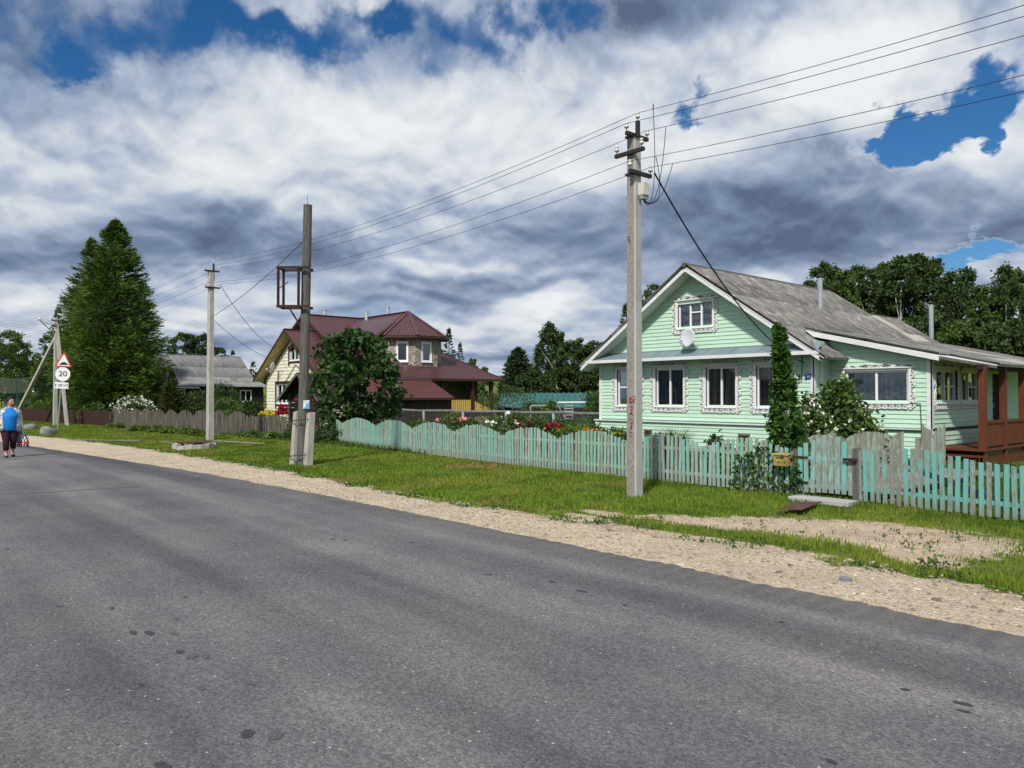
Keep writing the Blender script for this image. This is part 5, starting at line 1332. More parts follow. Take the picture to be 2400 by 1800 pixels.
# notices on the pole, facing the camera
def notice(px0, py0, px1, py1, name, mat, dd):
    a, b = atD(px0, py1, dd), atD(px1, py0, dd); q = MB(); r_ = RGT; w = (b - a).dot(r_); h = b.z - a.z; n = 8; vs = []; fs = []
    for i in range(n + 1):
        t = i / n; s = (t - .5); v = a + r_ * (w * t) + FWD * (s * s * .06); vs += [v, v + Vector((0, 0, h)), v + FWD * .003, v + FWD * .003 + Vector((0, 0, h))]
    for i in range(n): j = 4 * i; fs += [(j, j + 4, j + 5, j + 1)]
    q.add(vs, fs); return q.build(name, MATS[mat], pw), a, w, h
dn = (lean(1.6) - cam.location).dot(FWD) - .128
def mat_poster():
    m, t, b, co = newmat('poster')
    g = t.node('ShaderNodeTexCoord').outputs['Generated']; sp = t.node('ShaderNodeSeparateXYZ', {0: g}); x, z = sp.outputs[0], sp.outputs[2]
    n = t.noise(t.vmath('MULTIPLY', g, (1, 1, 1)), 5, 3, .5)
    blue = t.mapr(t.math('ADD', t.math('SUBTRACT', x, z), t.math('MULTIPLY', n, .6)), .35, .6)
    col = t.mix(blue, (.62, .68, .70), (.10, .34, .55))
    line = t.math('MULTIPLY', t.math('LESS_THAN', t.math('FRACT', t.math('MULTIPLY', z, 17.0)), .4), t.math('GREATER_THAN', z, .55))
    wd = t.math('GREATER_THAN', t.noise(t.vmath('MULTIPLY', g, (22, 22, 17)), 1.0, 1, .5), .46)
    col = t.mix(t.math('MULTIPLY', t.math('MULTIPLY', line, wd), t.math('LESS_THAN', x, .8)), col, (.09, .11, .14))
    t.l.new(col, b.inputs['Base Color']); b.inputs['Roughness'].default_value = .6
mat_poster()
notice(709, 938, 725, 958, 'poster', 'poster', dn)
notice(706.5, 896, 712.5, 912, 'paper_slip', 'paper_white', dn + .02)
# ------------------------------------------------------------------ road signs
sb = G(135, 1006.6); sg = thing('road_sign', 'leaning post with bump warning triangle, round 20 sign and 100 m plate', 'road sign', (sb.x, sb.y, 0))
ds = (sb - cam.location).dot(FWD)
def sp(px, py, dd=-.06): return atD(px, py, ds + dd)
MB().tube([(sb.x, sb.y, -.1), tuple(sp(139, 960, 0)), tuple(sp(148, 830, 0))], .035, 8).build('sign_post', MATS['galv'], sg)
SN = (-FWD).normalized()
def flat(poly, name, mat, parent, dd, th=.006):
    return MB().slab([sp(x, y, dd) for x, y in poly], FWD * th).build(name, mat, parent)
def rtri(pts, r, n=6):       # rounded polygon in the sign's plane (survey pixels)
    out = []; m = len(pts)
    for i in range(m):
        p, a, b = Vector(pts[i]), Vector(pts[i - 1]), Vector(pts[(i + 1) % m]); u, v = (a - p).normalized(), (b - p).normalized()
        A, B = p + u * r, p + v * r
        for k in range(n + 1): t = k / n; out.append(tuple(A * (1 - t) ** 2 + p * 2 * t * (1 - t) + B * t * t))
    return out
tri = [(150.5, 824), (168.5, 861), (127.5, 859)]
ce = Vector((148.8, 849)); inset = lambda k: [tuple(ce + (Vector(p) - ce) * k) for p in tri]
t0 = flat(rtri(tri, 3), 'warning_triangle', MATS['sign_red'], sg, -.06)
flat(rtri(inset(.77), 2), 'field', MATS['sign_white'], t0, -.063, .002)
flat([(137, 853.8), (140, 853.4)] + [(140 + 19 * k / 10, 853.4 - 5.2 * math.sin(math.pi * k / 10) ** .8 + .06 * k) for k in range(1, 10)] + [(159, 854.0), (161.5, 854.4), (161.4, 855.6), (137, 855.0)], 'bump_symbol', MATS['sign_black'], t0, -.066, .002)
circ = flat([(147 + 17.6 * math.cos(2 * math.pi * k / 32), 877 + 16.4 * math.sin(2 * math.pi * k / 32)) for k in range(32)], 'speed_disc', MATS['sign_white'], sg, -.06)
plate = flat([(128, 894.5), (160.5, 897), (160, 911.5), (127.5, 910)], 'distance_plate', MATS['sign_white'], sg, -.06)
rotz = math.atan2(RGT.y, RGT.x)
def sign_text(body, px, py, size, parent, dd=-.068):
    o = put('lettering', text_mesh('lettering', body, size, MATS['sign_black']), parent, sp(px, py, dd), (R(90), 0, rotz)); return o
k_ = ds / F_PX
t20 = sign_text('20', 147, 876.5, 17 * k_ * 1.0, circ); t20.scale = (1.25, 1.0, 1)
sign_text('100 м', 144.3, 903.2, 7.6 * k_, plate).scale = (1.05, 1.1, 1)
for x in (130.5, 157.3):
    y0 = 902.8; flat([(x - .7, y0 + 4.5), (x + .7, y0 + 4.5), (x + .7, y0 - .5), (x + 1.8, y0 - .5), (x, y0 - 4.5), (x - 1.8, y0 - .5), (x - .7, y0 - .5)], 'arrow', MATS['sign_black'], plate, -.064, .002)
for px, py in ((148, 843), (147, 877), (144, 903)): MB().bar(sp(px, py, -.05), sp(px, py, .0), .12, .03).build('clamp', MATS['galv'], sg)
# ------------------------------------------------------------------ stones, well cover
def rock(name, label, c, sx, sy, sz, mat, seed, cat='boulder', group=None, rz=0):
    rng = np.random.default_rng(seed); n, m = 14, 9; V = []; F = []
    for j in range(m):
        ph = math.pi * j / (m - 1)
        for i in range(n):
            a = 2 * math.pi * i / n; d = np.array([math.sin(ph) * math.cos(a), math.sin(ph) * math.sin(a), math.cos(ph)])
            k = 1 + .13 * math.sin(3 * d[0] + 2 * d[1] + seed) + .10 * math.sin(5 * d[1] - 4 * d[2] + 2 * seed) + .05 * rng.normal() * (0 < j < m - 1)
            p = np.sign(d) * np.abs(d) ** .8 * k; V.append((p[0] * sx, p[1] * sy, p[2] * sz))
    for j in range(m - 1):
        for i in range(n): F.append((j * n + i, j * n + (i + 1) % n, (j + 1) * n + (i + 1) % n, (j + 1) * n + i))
    o = put(name, raw_mesh(name, np.array(V), F, MATS[mat], True), None, (c[0], c[1], sz * .42), (0, 0, rz)); tag(o, label, cat, group); return o
rock('boulder', 'larger grey boulder on the verge left of the sign post', G(113, 1019), .36, .26, .24, 'stone_grey', 3, rz=.6)
rock('boulder', 'flatter grey boulder on the verge behind the walking woman', G(70, 1006), .34, .25, .20, 'stone_grey', 5, rz=.3)
rock('stone', 'blue-grey pointed stone on the sandy shoulder', G(1981, 1364), .065, .04, .035, 'stone_blue', 7, 'stone')
rock('stone', 'largest white stone on the sandy shoulder at right', G(2150, 1385), .05, .03, .016, 'stone_white', 8, 'stone')
rock('stone', 'white stone on the shoulder near the right picture edge', G(2388, 1433), .045, .03, .015, 'stone_white', 9, 'stone')
rock('stone', 'dark round stone at the grass edge of the shoulder', G(1853, 1330), .03, .025, .026, 'stone_brown', 10, 'stone')
rock('stone', 'brown pointed stone low on the shoulder', G(2195, 1412), .035, .025, .028, 'stone_brown', 11, 'stone')
rock('stone', 'pale stone at the road edge in the middle', G(1594, 1327), .045, .03, .018, 'stone_white', 12, 'stone')
rock('stone', 'small brown stone beside the dark round stone', G(1824, 1346), .03, .03, .022, 'stone_brown', 13, 'stone')
wc = G(455, 1052); well = thing('well_cover', 'low crumbling concrete ring with rusty steel plates on the far verge', 'well cover', (wc.x, wc.y, 0))
for k in range(16):
    a0, a1 = 2 * math.pi * k / 16, 2 * math.pi * (k + .96) / 16; r0, r1 = .48, .66; hz = .16 + .03 * math.sin(k * 2.3)
    mb = MB(); mb.hexa([(wc.x + r * math.cos(a), wc.y + r * math.sin(a), z) for z in (-.1, hz) for r, a in ((r0, a0), (r1, a0), (r1, a1), (r0, a1))]); mb.build('ring_segment', MATS['concrete_old'], well)
for k, (x0, x1) in enumerate(((-.5, -.02), (.0, .5))): MB().slab([(wc.x + x0, wc.y - .42, .20), (wc.x + x1, wc.y - .42, .21), (wc.x + x1, wc.y + .42, .22), (wc.x + x0, wc.y + .42, .20)], (0, 0, .03)).build('cover_plate', MATS['rust_plate'], well)
bd = thing('loose_plank', 'bleached planks lying in the grass by the well cover', 'planks', (-27, 9.5, 0))
for a, b in ((G(165, 1033), G(330, 1036)), (G(420, 1045), G(380, 1038)), (G(500, 1036), G(620, 1043))): MB().bar(a + Vector((0, 0, .05)), b + Vector((0, 0, .05)), .10, .03).build('plank', MATS['plank'], bd)
# ------------------------------------------------------------------ house with the brown metal roof
def mat_crazy():
    m, t, b, co = newmat('stone_cladding')
    v = t.node('ShaderNodeTexVoronoi', {'Vector': t.vmath('ADD', co, t.vmath('SCALE', t.noise(co, 4, 3, .5, out=1), scale=.12)), 'Scale': 8.5}, feature='DISTANCE_TO_EDGE')
    c = t.node('ShaderNodeTexVoronoi', {'Vector': t.vmath('ADD', co, t.vmath('SCALE', t.noise(co, 4, 3, .5, out=1), scale=.12)), 'Scale': 8.5}); s = t.node('ShaderNodeSeparateColor', {0: c.outputs['Color']})
    col = t.ramp(s.outputs[0], [(.0, (.22, .18, .145)), (.4, (.36, .305, .245)), (.75, (.44, .385, .315)), (1, (.28, .24, .205))])
    col = t.mix(1.0, col, t.ramp(t.noise(co, 26, 4, .6), [(.3, (.7, .7, .7)), (.7, (1.3, 1.3, 1.3))]), 'MULTIPLY')
    col = t.mix(t.mapr(v.outputs[0], .02, .05, 1, 0), col, (.05, .042, .036))
    t.l.new(col, b.inputs['Base Color']); b.inputs['Roughness'].default_value = .85
    bp = t.node('ShaderNodeBump', {'Strength': .6, 'Distance': .03, 'Height': t.mapr(v.outputs[0], .0, .08)}); t.l.new(bp.outputs[0], b.inputs['Normal'])
mat_crazy()
h2 = thing('house', 'two-storey house with brown metal roof, bay turret and cream gable', 'house', (-40, 23, 0))
def ribbed(parent, name, mat, poly, slope_dir, pitch=.20, th=.02):
    """a roof plane with standing ribs running down the slope, each rib part of the profiled sheet"""
    P = [Vector(p) for p in poly]; n = (P[1] - P[0]).cross(P[2] - P[0]).normalized()
    if n.z < 0: n = -n
    d = Vector(slope_dir); d = (d - n * d.dot(n)).normalized(); a = d.cross(n).normalized()
    mb = MB(); mb.slab(P, n * -th)
    o = P[0]; uv = [((p - o).dot(a), (p - o).dot(d)) for p in P]
    u0, u1 = min(q[0] for q in uv), max(q[0] for q in uv); u = u0 + pitch * .5
    while u < u1:
        ys = []
        for (x0, y0), (x1, y1) in zip(uv, uv[1:] + uv[:1]):
            if (x0 - u) * (x1 - u) < 0: ys.append(y0 + (y1 - y0) * (u - x0) / (x1 - x0))
        if len(ys) >= 2:
            A, B = o + a * u + d * min(ys) + n * .008, o + a * u + d * max(ys) + n * .008
            if (B - A).length > .05: mb.bar(A, B, .05, .03, n)
        u += pitch
    return mb.build(name, MATS[mat], parent)
# cream front
CXL, CXR, CXM, CY0 = -44.8, -37.6, -41.2, 19.8
CAP, CEV = 5.48, 2.69; CS = (CAP - CEV) / 4.2
fc = front_frame(CY0); cl_ = lambda z: (CXL, CXR) if z < 2.95 else (max(CXL, CXM - (CAP - .12 - z) / CS), min(CXR, CXM + (CAP - .12 - z) / CS))
cx = lambda px: onY(px, 900, CY0).x; cz = lambda px, py: onY(px, py, CY0).z
lw = (cx(649), cx(677.5), cz(660, 946), cz(660, 900)); uw = (cx(679.5), cx(705.5), cz(690, 845), cz(690, 811))
wall_core(h2, fc, cl_, -.2, 2.95, [lw], MATS['cream_siding'], .15); wall_core(h2, fc, cl_, 2.95, CAP - .12, [uw], MATS['cream_siding'], .15, 'gable_wall')
siding(h2, fc, cl_, 0.0, 2.95, [lw], MATS['cream_siding'], .20, .025); siding(h2, fc, cl_, 2.95, CAP - .12, [uw], MATS['cream_siding'], .20, .025)
def trim_window(parent, fr, w, bars, arched=False, trim='brown_trim', tw=.16, hbar=None):
    q = window(parent, fr, *w, bars, hbar, 'curtain_dark', False, True, .08, fw=.06, mbw=.05)
    mb = MB(); s0, s1, z0, z1 = w
    for a in ((s0 - tw, s0 - .02, z0 - .30, z1), (s1 + .02, s1 + tw, z0 - .30, z1)): fbox(mb, fr, a[0], a[1], .0, .05, a[2], a[3])
    fbox(mb, fr, s0 - .02, s1 + .02, .0, .045, z0 - .14, z0 - .04)
    if arched:
        c = .30 * (s1 - s0)
        for sg, e in ((1, s0), (-1, s1)):
            mb.slab([fr(e - sg * tw, .05, z1 - .05), fr(e + sg * .02, .05, z1 - .28), fr(e + sg * (c + .02), .05, z1 - .01), fr(e + sg * c * .8, .05, z1 + tw)], Vector(fr(0, -.02, 0)) - Vector(fr(0, .05, 0)))
        fbox(mb, fr, s0 + c * .8, s1 - c * .8, -.02, .05, z1, z1 + tw)
    else: fbox(mb, fr, s0 - tw, s1 + tw, .0, .05, z1, z1 + tw)
    mb.build('casing', MATS[trim], q); return q
trim_window(h2, fc, lw, (.38, .72)); trim_window(h2, fc, uw, (.40, .72), True)
for x_, y_ in ((CXL, 28), (CXR, 22.6)): MB().box(x_ - .02 if x_ == CXR else x_, x_ if x_ == CXR else x_ + .02, CY0 + .16, y_, 0, 2.9).build('side_wall', MATS['cream_siding'], h2)
CRY = CY0 - .60
for sx, ex in ((-1, CXM - 4.2), (1, CXM + 4.2)):
    ribbed(h2, 'gable_roof', 'brown_metal', [(CXM, CRY, CAP), (ex, CRY, CEV), (ex, 22.0, CEV), (CXM, 22.0, CAP)], (sx, 0, -1))
    a, b = Vector((CXM, CRY - .012, CAP + .03)), Vector((ex, CRY - .012, CEV + .03))
    MB().slab([a, b, b + Vector((0, 0, -.17)), a + Vector((0, 0, -.17))], (0, -.03, 0)).build('rake_board', MATS['brown_trim'], h2)
    a, b = Vector((CXM, CRY + .002, CAP - .10)), Vector((ex, CRY + .002, CEV - .10))
    for k in range(5):
        y0 = .118 * k; MB().slab([a + Vector((0, y0, 0)), b + Vector((0, y0, 0)), b + Vector((0, y0 + .11, 0)), a + Vector((0, y0 + .11, 0))], (0, 0, -.02)).build('soffit_board', MATS['cream_soffit'], h2)
    c = Vector((CXM, CY0 - .01, CAP - .26)); d_ = Vector((ex + (.1 if sx < 0 else -.1), CY0 - .01, CEV - .20)); MB().bar(c, d_, .05, .10).build('wall_trim', MATS['brown_trim'], h2)
MB().bar((CXM, CRY - .02, CAP + .03), (CXM, 22, CAP + .03), .2, .04).build('ridge_cap', MATS['brown_trim'], h2)
for a, b in (((666, 899), (692, 855)), ((693, 855), (708, 872))): MB().tube([onY(*a, CY0 - .06), onY(*b, CY0 - .06)], .02, 6).build('gas_pipe', MATS['rust_steel'], h2)
# upper storey
UX, UY0, UY1, UZ, UE = -42.6, 21.0, 25.1, 6.57, 5.07; US = .577
wy = 25.0; hx = -37.3
ribbed(h2, 'upper_roof', 'brown_metal', [(UX, UY0, UZ), (UX + 2.6, UY0, UE), (UX + 2.6, wy - 2.6, UE), (UX, wy, UZ)], (1, 0, -1))
ribbed(h2, 'upper_roof', 'brown_metal', [(UX, UY0, UZ), (UX - 2.6, UY0, UE), (UX - 2.6, wy + 3, UE), (UX, wy + 3, UZ)], (-1, 0, -1))
ribbed(h2, 'upper_roof', 'brown_metal', [(UX, wy, UZ), (hx, wy, UZ), (hx + .55, wy - 2.35, UE), (UX + 2.6, wy - 2.6, UE)], (0, -1, -1))
ribbed(h2, 'upper_roof', 'brown_metal', [(hx, wy, UZ), (UX, wy, UZ), (UX, wy + 2.4, UE), (hx + .9, wy + 2.3, UE)], (0, 1, -1))
MB().bar((UX, UY0, UZ + .03), (UX, wy, UZ + .03), .2, .04).build('ridge_cap', MATS['brown_metal'], h2); MB().bar((UX, wy, UZ + .03), (hx, wy, UZ + .03), .2, .04).build('ridge_cap', MATS['brown_metal'], h2)
MB().bar((UX, wy, UZ + .015), (UX + 2.6, wy - 2.6, UE + .02), .28, .03).build('valley', MATS['brown_metal'], h2)
RW, RE = 1.95, 2.42
def oct_(r, a, z): return Vector((hx + r * math.cos(R(a)), wy + r * math.sin(R(a)), z))
angs = (-112.5, -67.5, -22.5, 22.5, 67.5, 112.5)
for a, b in zip(angs[:-1], angs[1:]):
    if a == -112.5: continue
    p, q = oct_(RE, a, UE - .03), oct_(RE, b, UE - .03); mid = ((p + q) / 2 - Vector((hx, wy, UE)))
    ribbed(h2, 'turret_roof', 'brown_metal', [(hx, wy, UZ), tuple(p), tuple(q)], (mid.x, mid.y, -1))
for a in angs[1:5]: MB().bar((hx, wy, UZ + .03), oct_(RE + .02, a, UE + .0), .16, .035).build('hip_cap', MATS['brown_metal'], h2)
for a, b in zip(angs[1:-1], angs[2:]):
    p, q = oct_(RE, a, UE - .16), oct_(RE, b, UE - .16); MB().slab([p, q, q + Vector((0, 0, .11)), p + Vector((0, 0, .11))], (oct_(1, (a + b) / 2, 0) - Vector((hx, wy, 0))) * -.04).build('fascia', MATS['brown_trim'], h2)
MB().add([oct_(RE - .03, a, UE - .15) for a in angs] + [Vector((hx - 2, wy + 2, UE - .15)), Vector((hx - 2, wy - 2, UE - .15))], [tuple(range(8))]).build('soffit', MATS['brown_trim'], h2)
MB().bar((UX + 2.58, UY0, UE - .06), (UX + 2.58, wy - 2.6, UE - .06), .04, .13).build('fascia', MATS['brown_trim'], h2); MB().bar((UX + 2.6, wy - 2.58, UE - .06), (hx + .6, wy - 2.33, UE - .06), .04, .13).build('fascia', MATS['brown_trim'], h2)
for sx, e in ((-1, UX - 2.6), (1, UX + 2.6)): MB().slab([Vector((UX, UY0 - .012, UZ + .03)), Vector((e, UY0 - .012, UE + .03)), Vector((e, UY0 - .012, UE - .13)), Vector((UX, UY0 - .012, UZ - .13))], (0, -.03, 0)).build('rake_board', MATS['brown_trim'], h2)
# turret walls, each facet with its window
for i, (a, b) in enumerate(zip(angs[1:-1], angs[2:])):
    p, q = oct_(RW, a, 0), oct_(RW, b, 0); ln = (q - p).length; u_ = (q - p) / ln; nn = Vector((u_.y, -u_.x, 0))
    fr2 = (lambda p, u_, nn: (lambda s, n, z: tuple(p + u_ * s + nn * n + Vector((0, 0, z)))))(p, u_, nn)
    hol = []
    if i < 2: hol = [(ln * .5 - .33, ln * .5 + .33, 3.60, 4.72)]
    wall_core(h2, fr2, lambda z: (0, ln), 2.8, UE - .05, hol, MATS['stone_cladding'], .12, 'turret_wall')
    for h_ in hol: window(h2, fr2, *h_, (), None, None, False, True, .06, fw=.10)
MB().add([(UX + 2.2, 21.4, 2.8), (UX + 2.2, 22.8, 2.8), (UX + 2.2, 22.8, UE), (UX + 2.2, 21.4, UE)] + [(UX + 2.2, 22.8, 2.8), (hx + .7, 23.2, 2.8), (hx + .7, 23.2, UE), (UX + 2.2, 22.8, UE)] + [(UX - 2.2, 21.4, 2.6), (UX + 2.2, 21.4, 2.6), (UX + 2.2, 21.4, UE), (UX, 21.4, UZ - .1), (UX - 2.2, 21.4, UE)], [(0, 1, 2, 3), (4, 5, 6, 7), (8, 9, 10, 11, 12)]).build('upper_wall', MATS['stone_cladding'], h2)
# lower roof sweeping down over the porch
LE, LS = 2.62, .29; lz = lambda x: LE + LS * (-33.0 - x)
ribbed(h2, 'lower_roof', 'brown_metal', [(-39.0, 19.9, lz(-39)), (-33.0, 19.9, LE), (-33.0, 28.6, LE), (-39.1, 28.6, lz(-39.1))], (1, 0, -LS), .21)
MB().bar((-33.0, 19.9, LE - .05), (-33.0, 28.6, LE - .05), .04, .13).build('fascia', MATS['brown_trim'], h2); MB().bar((-33.0, 28.6, LE - .02), (-39.1, 28.6, lz(-39.1) - .02), .04, .14).build('rake_board', MATS['brown_trim'], h2)
LX, LZ = -30.9, 1.60
ribbed(h2, 'lean_to_roof', 'red_metal', [(-33.05, 18.9, LE - .08), (LX, 18.9, LZ), (LX, 23.5, LZ), (-33.05, 23.5, LE - .08)], (1, 0, -.48), .15)
MB().bar((-33.02, 18.9, LE - .045), (-33.02, 23.5, LE - .045), .12, .02).build('flashing', MATS['galv'], h2)
MB().bar((LX - .03, 18.9, LZ - .05), (LX - .03, 23.5, LZ - .05), .04, .09).build('fascia', MATS['brown_trim'], h2)
for k in range(30):
    y = 18.95 + k * .152; MB().box(-31.2, -31.16, y, y + .14, -.1, 1.66).build('wall_board', MATS['porch_timber'], h2)
MB().add([(-35.6, 19.9, 0), (-35.6, 28.2, 0), (-35.6, 28.2, 3.3), (-35.6, 19.9, 3.3), (-35.6, 28.2, 0), (-44.8, 28.2, 0), (-44.8, 28.2, 3), (-35.6, 28.2, 3)] , [(0, 1, 2, 3), (4, 5, 6, 7)]).build('porch_wall', MATS['stone_cladding'], h2)
MB().add([(-35.6, 27.8, 0), (-34.4, 27.8, 0), (-34.4, 27.8, 2.85), (-35.6, 27.8, 3.2)], [(0, 1, 2, 3)]).build('porch_end_wall', MATS['stone_cladding'], h2)
box_part('porch_deck', MATS['porch_timber'], h2, -35.6, -33.2, 23.6, 28.0, .62, .76)
box_part('porch_skirt', MATS['stone_cladding'], h2, -33.3, -33.25, 23.6, 28.0, -.1, .62)
pyx = lambda px: onX(px, 900, -33.3).y
for px in (1036, 1107, 1150.6): y = pyx(px); box_part('post', MATS['brown_trim'], h2, -33.38, -33.22, y - .09, y + .09, -.1, LE - .06)
ra, rb_ = pyx(1042), pyx(1103)
rl = box_part('railing', MATS['brown_trim'], h2, -33.34, -33.26, ra, rb_, 1.46, 1.53); box_part('bottom_rail', MATS['brown_trim'], rl, -33.33, -33.27, ra, rb_, .80, .85)
n = 13
for i in range(n): y = ra + (i + .5) * (rb_ - ra) / n; box_part('baluster', MATS['yellow_paint'], rl, -33.27, -33.24, y - .034, y + .034, .78, 1.48)
ra, rb_ = pyx(1111), pyx(1149)
rl = MB().bar((-33.3, ra, 1.44), (-33.3, rb_, .98), .07, .07).build('stair_railing', MATS['brown_trim'], h2)
for i in range(9):
    y = ra + (i + .5) * (rb_ - ra) / 9; t = (y - ra) / (rb_ - ra); MB().box(-33.27, -33.24, y - .034, y + .034, .72 - .46 * t, 1.42 - .46 * t).build('baluster', MATS['yellow_paint'], rl)
for px, yb, yt in ((761, 742, 727), (859, 750, 731), (909, 742, 722)):
    q = atD(px, yb, 47.5); t_ = atD(px, yt, 47.5)
    mb = MB(); mb.lathe((q.x, q.y, q.z - .9), [(.11, 0), (.11, .9 + t_.z - q.z), (.135, .9 + t_.z - q.z), (.135, .96 + t_.z - q.z)], 12); mb.build('flue', MATS['zinc'], h2)
v0 = atD(1126, 868, 46.0); MB().box(v0.x - .18, v0.x + .18, v0.y - .15, v0.y + .15, v0.z - .5, v0.z + .05).build('roof_vent', MATS['brown_metal'], h2)
dc2 = onY(640, 862, 19.3)
sat_dish(dc2, .34, (-.75, -.7, .30), 'white satellite dish on the cream gable wall', ((dc2.x + .1, 19.55, dc2.z - .2), (dc2.x + .35, CY0 - .03, dc2.z - .15)))
# ------------------------------------------------------------------ dark timber entrance shed by the road
sh = thing('entrance_shed', 'dark timber entrance shed with small pitched roof and plank doors behind the wooden pole', 'shed', (-31.3, 15.6, 0))
SX0, SX1, SY = -32.75, -29.75, 15.55; srx = -31.3; srz, sez = 2.68, 1.52
for s_, e in ((-1, -33.25), (1, -29.35)):
    MB().slab([(srx, SY - .35, srz), (e, SY - .35, sez), (e, SY + 2.2, sez), (srx, SY + 2.2, srz)], (0, 0, .05)).build('roof_slope', MATS['dark_timber'], sh)
    MB().slab([(srx, SY - .37, srz + .05), (e, SY - .37, sez + .05), (e, SY - .37, sez - .09), (srx, SY - .37, srz - .09)], (0, -.025, 0)).build('rake_board', MATS['old_wood'], sh)
for x in (SX0, SX1): box_part('post', MATS['old_wood'], sh, x - .05, x + .05, SY - .05, SY + .05, -.1, 1.9)
k = 0
for x0, x1 in ((SX0 + .05, SX0 + .38), (SX1 - .38, SX1 - .05)):
    for i in range(8): box_part('wall_log', MATS['dark_timber'], sh, x0, x1, SY + .02 - .012 * (i % 2), SY + .10, i * .235, i * .235 + .22)
for i in range(6):
    w_ = 1.55 - i * .27
    if w_ > .1: box_part('gable_board', MATS['dark_timber'], sh, srx - w_ , srx + w_, SY + .04, SY + .08, 1.88 + i * .115, 1.985 + i * .115)
for dx0, dx1, sg in ((SX0 + .38, srx - .01, 1), (srx + .01, SX1 - .38, -1)):
    d_ = box_part('door', MATS['dark_timber'], sh, dx0, dx1, SY + .06, SY + .09, .05, 1.86)
    n_ = 9
    for i in range(-7, n_):      # diagonal planks
        x0 = dx0 + (i + .5) * (dx1 - dx0) / n_ * 1.15; a = Vector((x0, SY + .045, .08)); b = Vector((x0 + 1.5, SY + .045, 1.84))
        if sg < 0: a.x, b.x = dx0 + dx1 - a.x, dx0 + dx1 - b.x
        def clipx(p, q, xa, xb):
            t0, t1 = 0.0, 1.0; d = q.x - p.x
            for lim, s_ in ((xa, 1), (xb, -1)):
                tt = (lim - p.x) / d
                if d * s_ > 0: t0 = max(t0, tt)
                else: t1 = min(t1, tt)
            return (p.lerp(q, t0), p.lerp(q, t1)) if t1 - t0 > .05 else None
        cc = clipx(a, b, dx0 + .02, dx1 - .02)
        if cc: MB().bar(cc[0], cc[1], .02, .085).build('door_plank', MATS['dark_timber'], d_)
    for z in (.35, 1.5): box_part('hinge', MATS['paint_red'], d_, dx0 + .02 if sg > 0 else dx1 - .52, dx0 + .52 if sg > 0 else dx1 - .02, SY + .005, SY + .02, z, z + .07)
MB().slab([(-33.4, 14.2, .02), (-32.0, 14.2, .02), (-31.0, 15.5, .08), (-32.4, 15.5, .08)], (0, 0, .03)).build('ramp', MATS['plank'], sh)
# ------------------------------------------------------------------ old grey house
h3 = thing('house', 'old dark log house with two-pitch grey slate roof between the larch and the cream gable', 'house', (-63, 23, 0))
r3 = MB().add([(-65.2, 17.6, 5.0), (-62.6, 17.6, 3.2), (-62.6, 26.4, 3.2), (-65.2, 26.4, 5.0), (-59.6, 17.6, 2.45), (-59.6, 26.4, 2.45), (-68, 17.6, 3), (-68, 26.4, 3)], [(0, 1, 2, 3), (1, 4, 5, 2), (0, 3, 7, 6)]).build('roof', MATS['slate_grey'], h3)
sheet_roof(r3, 'roof_sheet', ('slate_grey', 'slate_grey'), (-65.2, 17.5, 5.04), (0, 8.9, 0), (2.65, 0, -1.83), 8, 2, .03, .20, seed=12)
sheet_roof(r3, 'roof_sheet', ('slate_grey', 'slate_grey'), (-62.65, 17.5, 3.22), (0, 8.9, 0), (3.1, 0, -.80), 8, 2, .03, .20, seed=13)
MB().bar((-65.2, 17.5, 5.06), (-65.2, 26.4, 5.06), .16, .05).build('ridge_cap', MATS['galv'], r3)
for i in range(12):
    z = i * .2; box_part('wall_log', MATS['dark_timber'], h3, -60.2 + .02 * (i % 2), -60.0 + .02 * (i % 2), 17.9, 26.2, z, z + .19)
MB().add([(-65.2, 26.2, 4.9), (-68, 26.2, 2.9), (-68, 26.2, 0), (-60.1, 26.2, 0), (-60.1, 26.2, 2.5), (-62.6, 26.2, 3.1)], [(0, 1, 2, 3, 4, 5)]).build('gable_wall', MATS['dark_timber'], h3)
box_part('fascia', MATS['white_trim'], h3, -59.66, -59.62, 17.5, 21.0, 2.28, 2.40)
fr3 = side_frame(-59.96)
yw = onX(576, 900, -59.96).y; trim = window(h3, fr3, yw - .45, yw + .45, 1.25, 2.15, (.5,), None, None, False, True, .04); window(h3, fr3, 19.2, 20.0, 1.3, 2.2, (.5,), None, None, False, True, .04)
q = atD(478, 838, 66); MB().lathe((q.x, q.y, q.z - .4), [(.16, 0), (.16, .5), (.2, .5), (.2, .56)], 10).build('flue', MATS['galv'], h3)
# ------------------------------------------------------------------ teal garden shed, climbing frame
gs = thing('garden_shed', 'low garden shed with teal metal roof beyond the flower garden', 'shed', (-30, 38, 0))
e0, e1 = atD(1165, 955, 46), atD(1372, 955, 44); t0_, t1_ = atD(1176, 922, 49), atD(1394, 921, 47)
ribbed(gs, 'roof_slope', 'teal_metal', [t0_, e0, e1, t1_], (e0 - t0_), .35)
bk = (t0_ - e0); bk.z = 0; bk = bk.normalized() * 3.0
ribbed(gs, 'roof_slope', 'teal_metal', [t0_, t0_ + bk + Vector((0, 0, e0.z - t0_.z)), t1_ + bk + Vector((0, 0, e0.z - t0_.z)), t1_], (bk.x, bk.y, -1), .35)
MB().add([(e0.x, e0.y, 0), (e1.x, e1.y, 0), (e1.x, e1.y, e1.z), (e0.x, e0.y, e0.z), (e0.x + 2 * bk.x, e0.y + 2 * bk.y, 0), (t0_.x, t0_.y, t0_.z), (e1.x + 2 * bk.x, e1.y + 2 * bk.y, 0), (t1_.x, t1_.y, t1_.z)], [(0, 1, 2, 3), (0, 3, 5, 4), (1, 6, 7, 2)]).build('wall', MATS['dark_timber'], gs)
cf = thing('playground_ladder', 'pale steel climbing frame with ladder and slanting legs in the back garden', 'climbing frame', (-26, 24, 0))
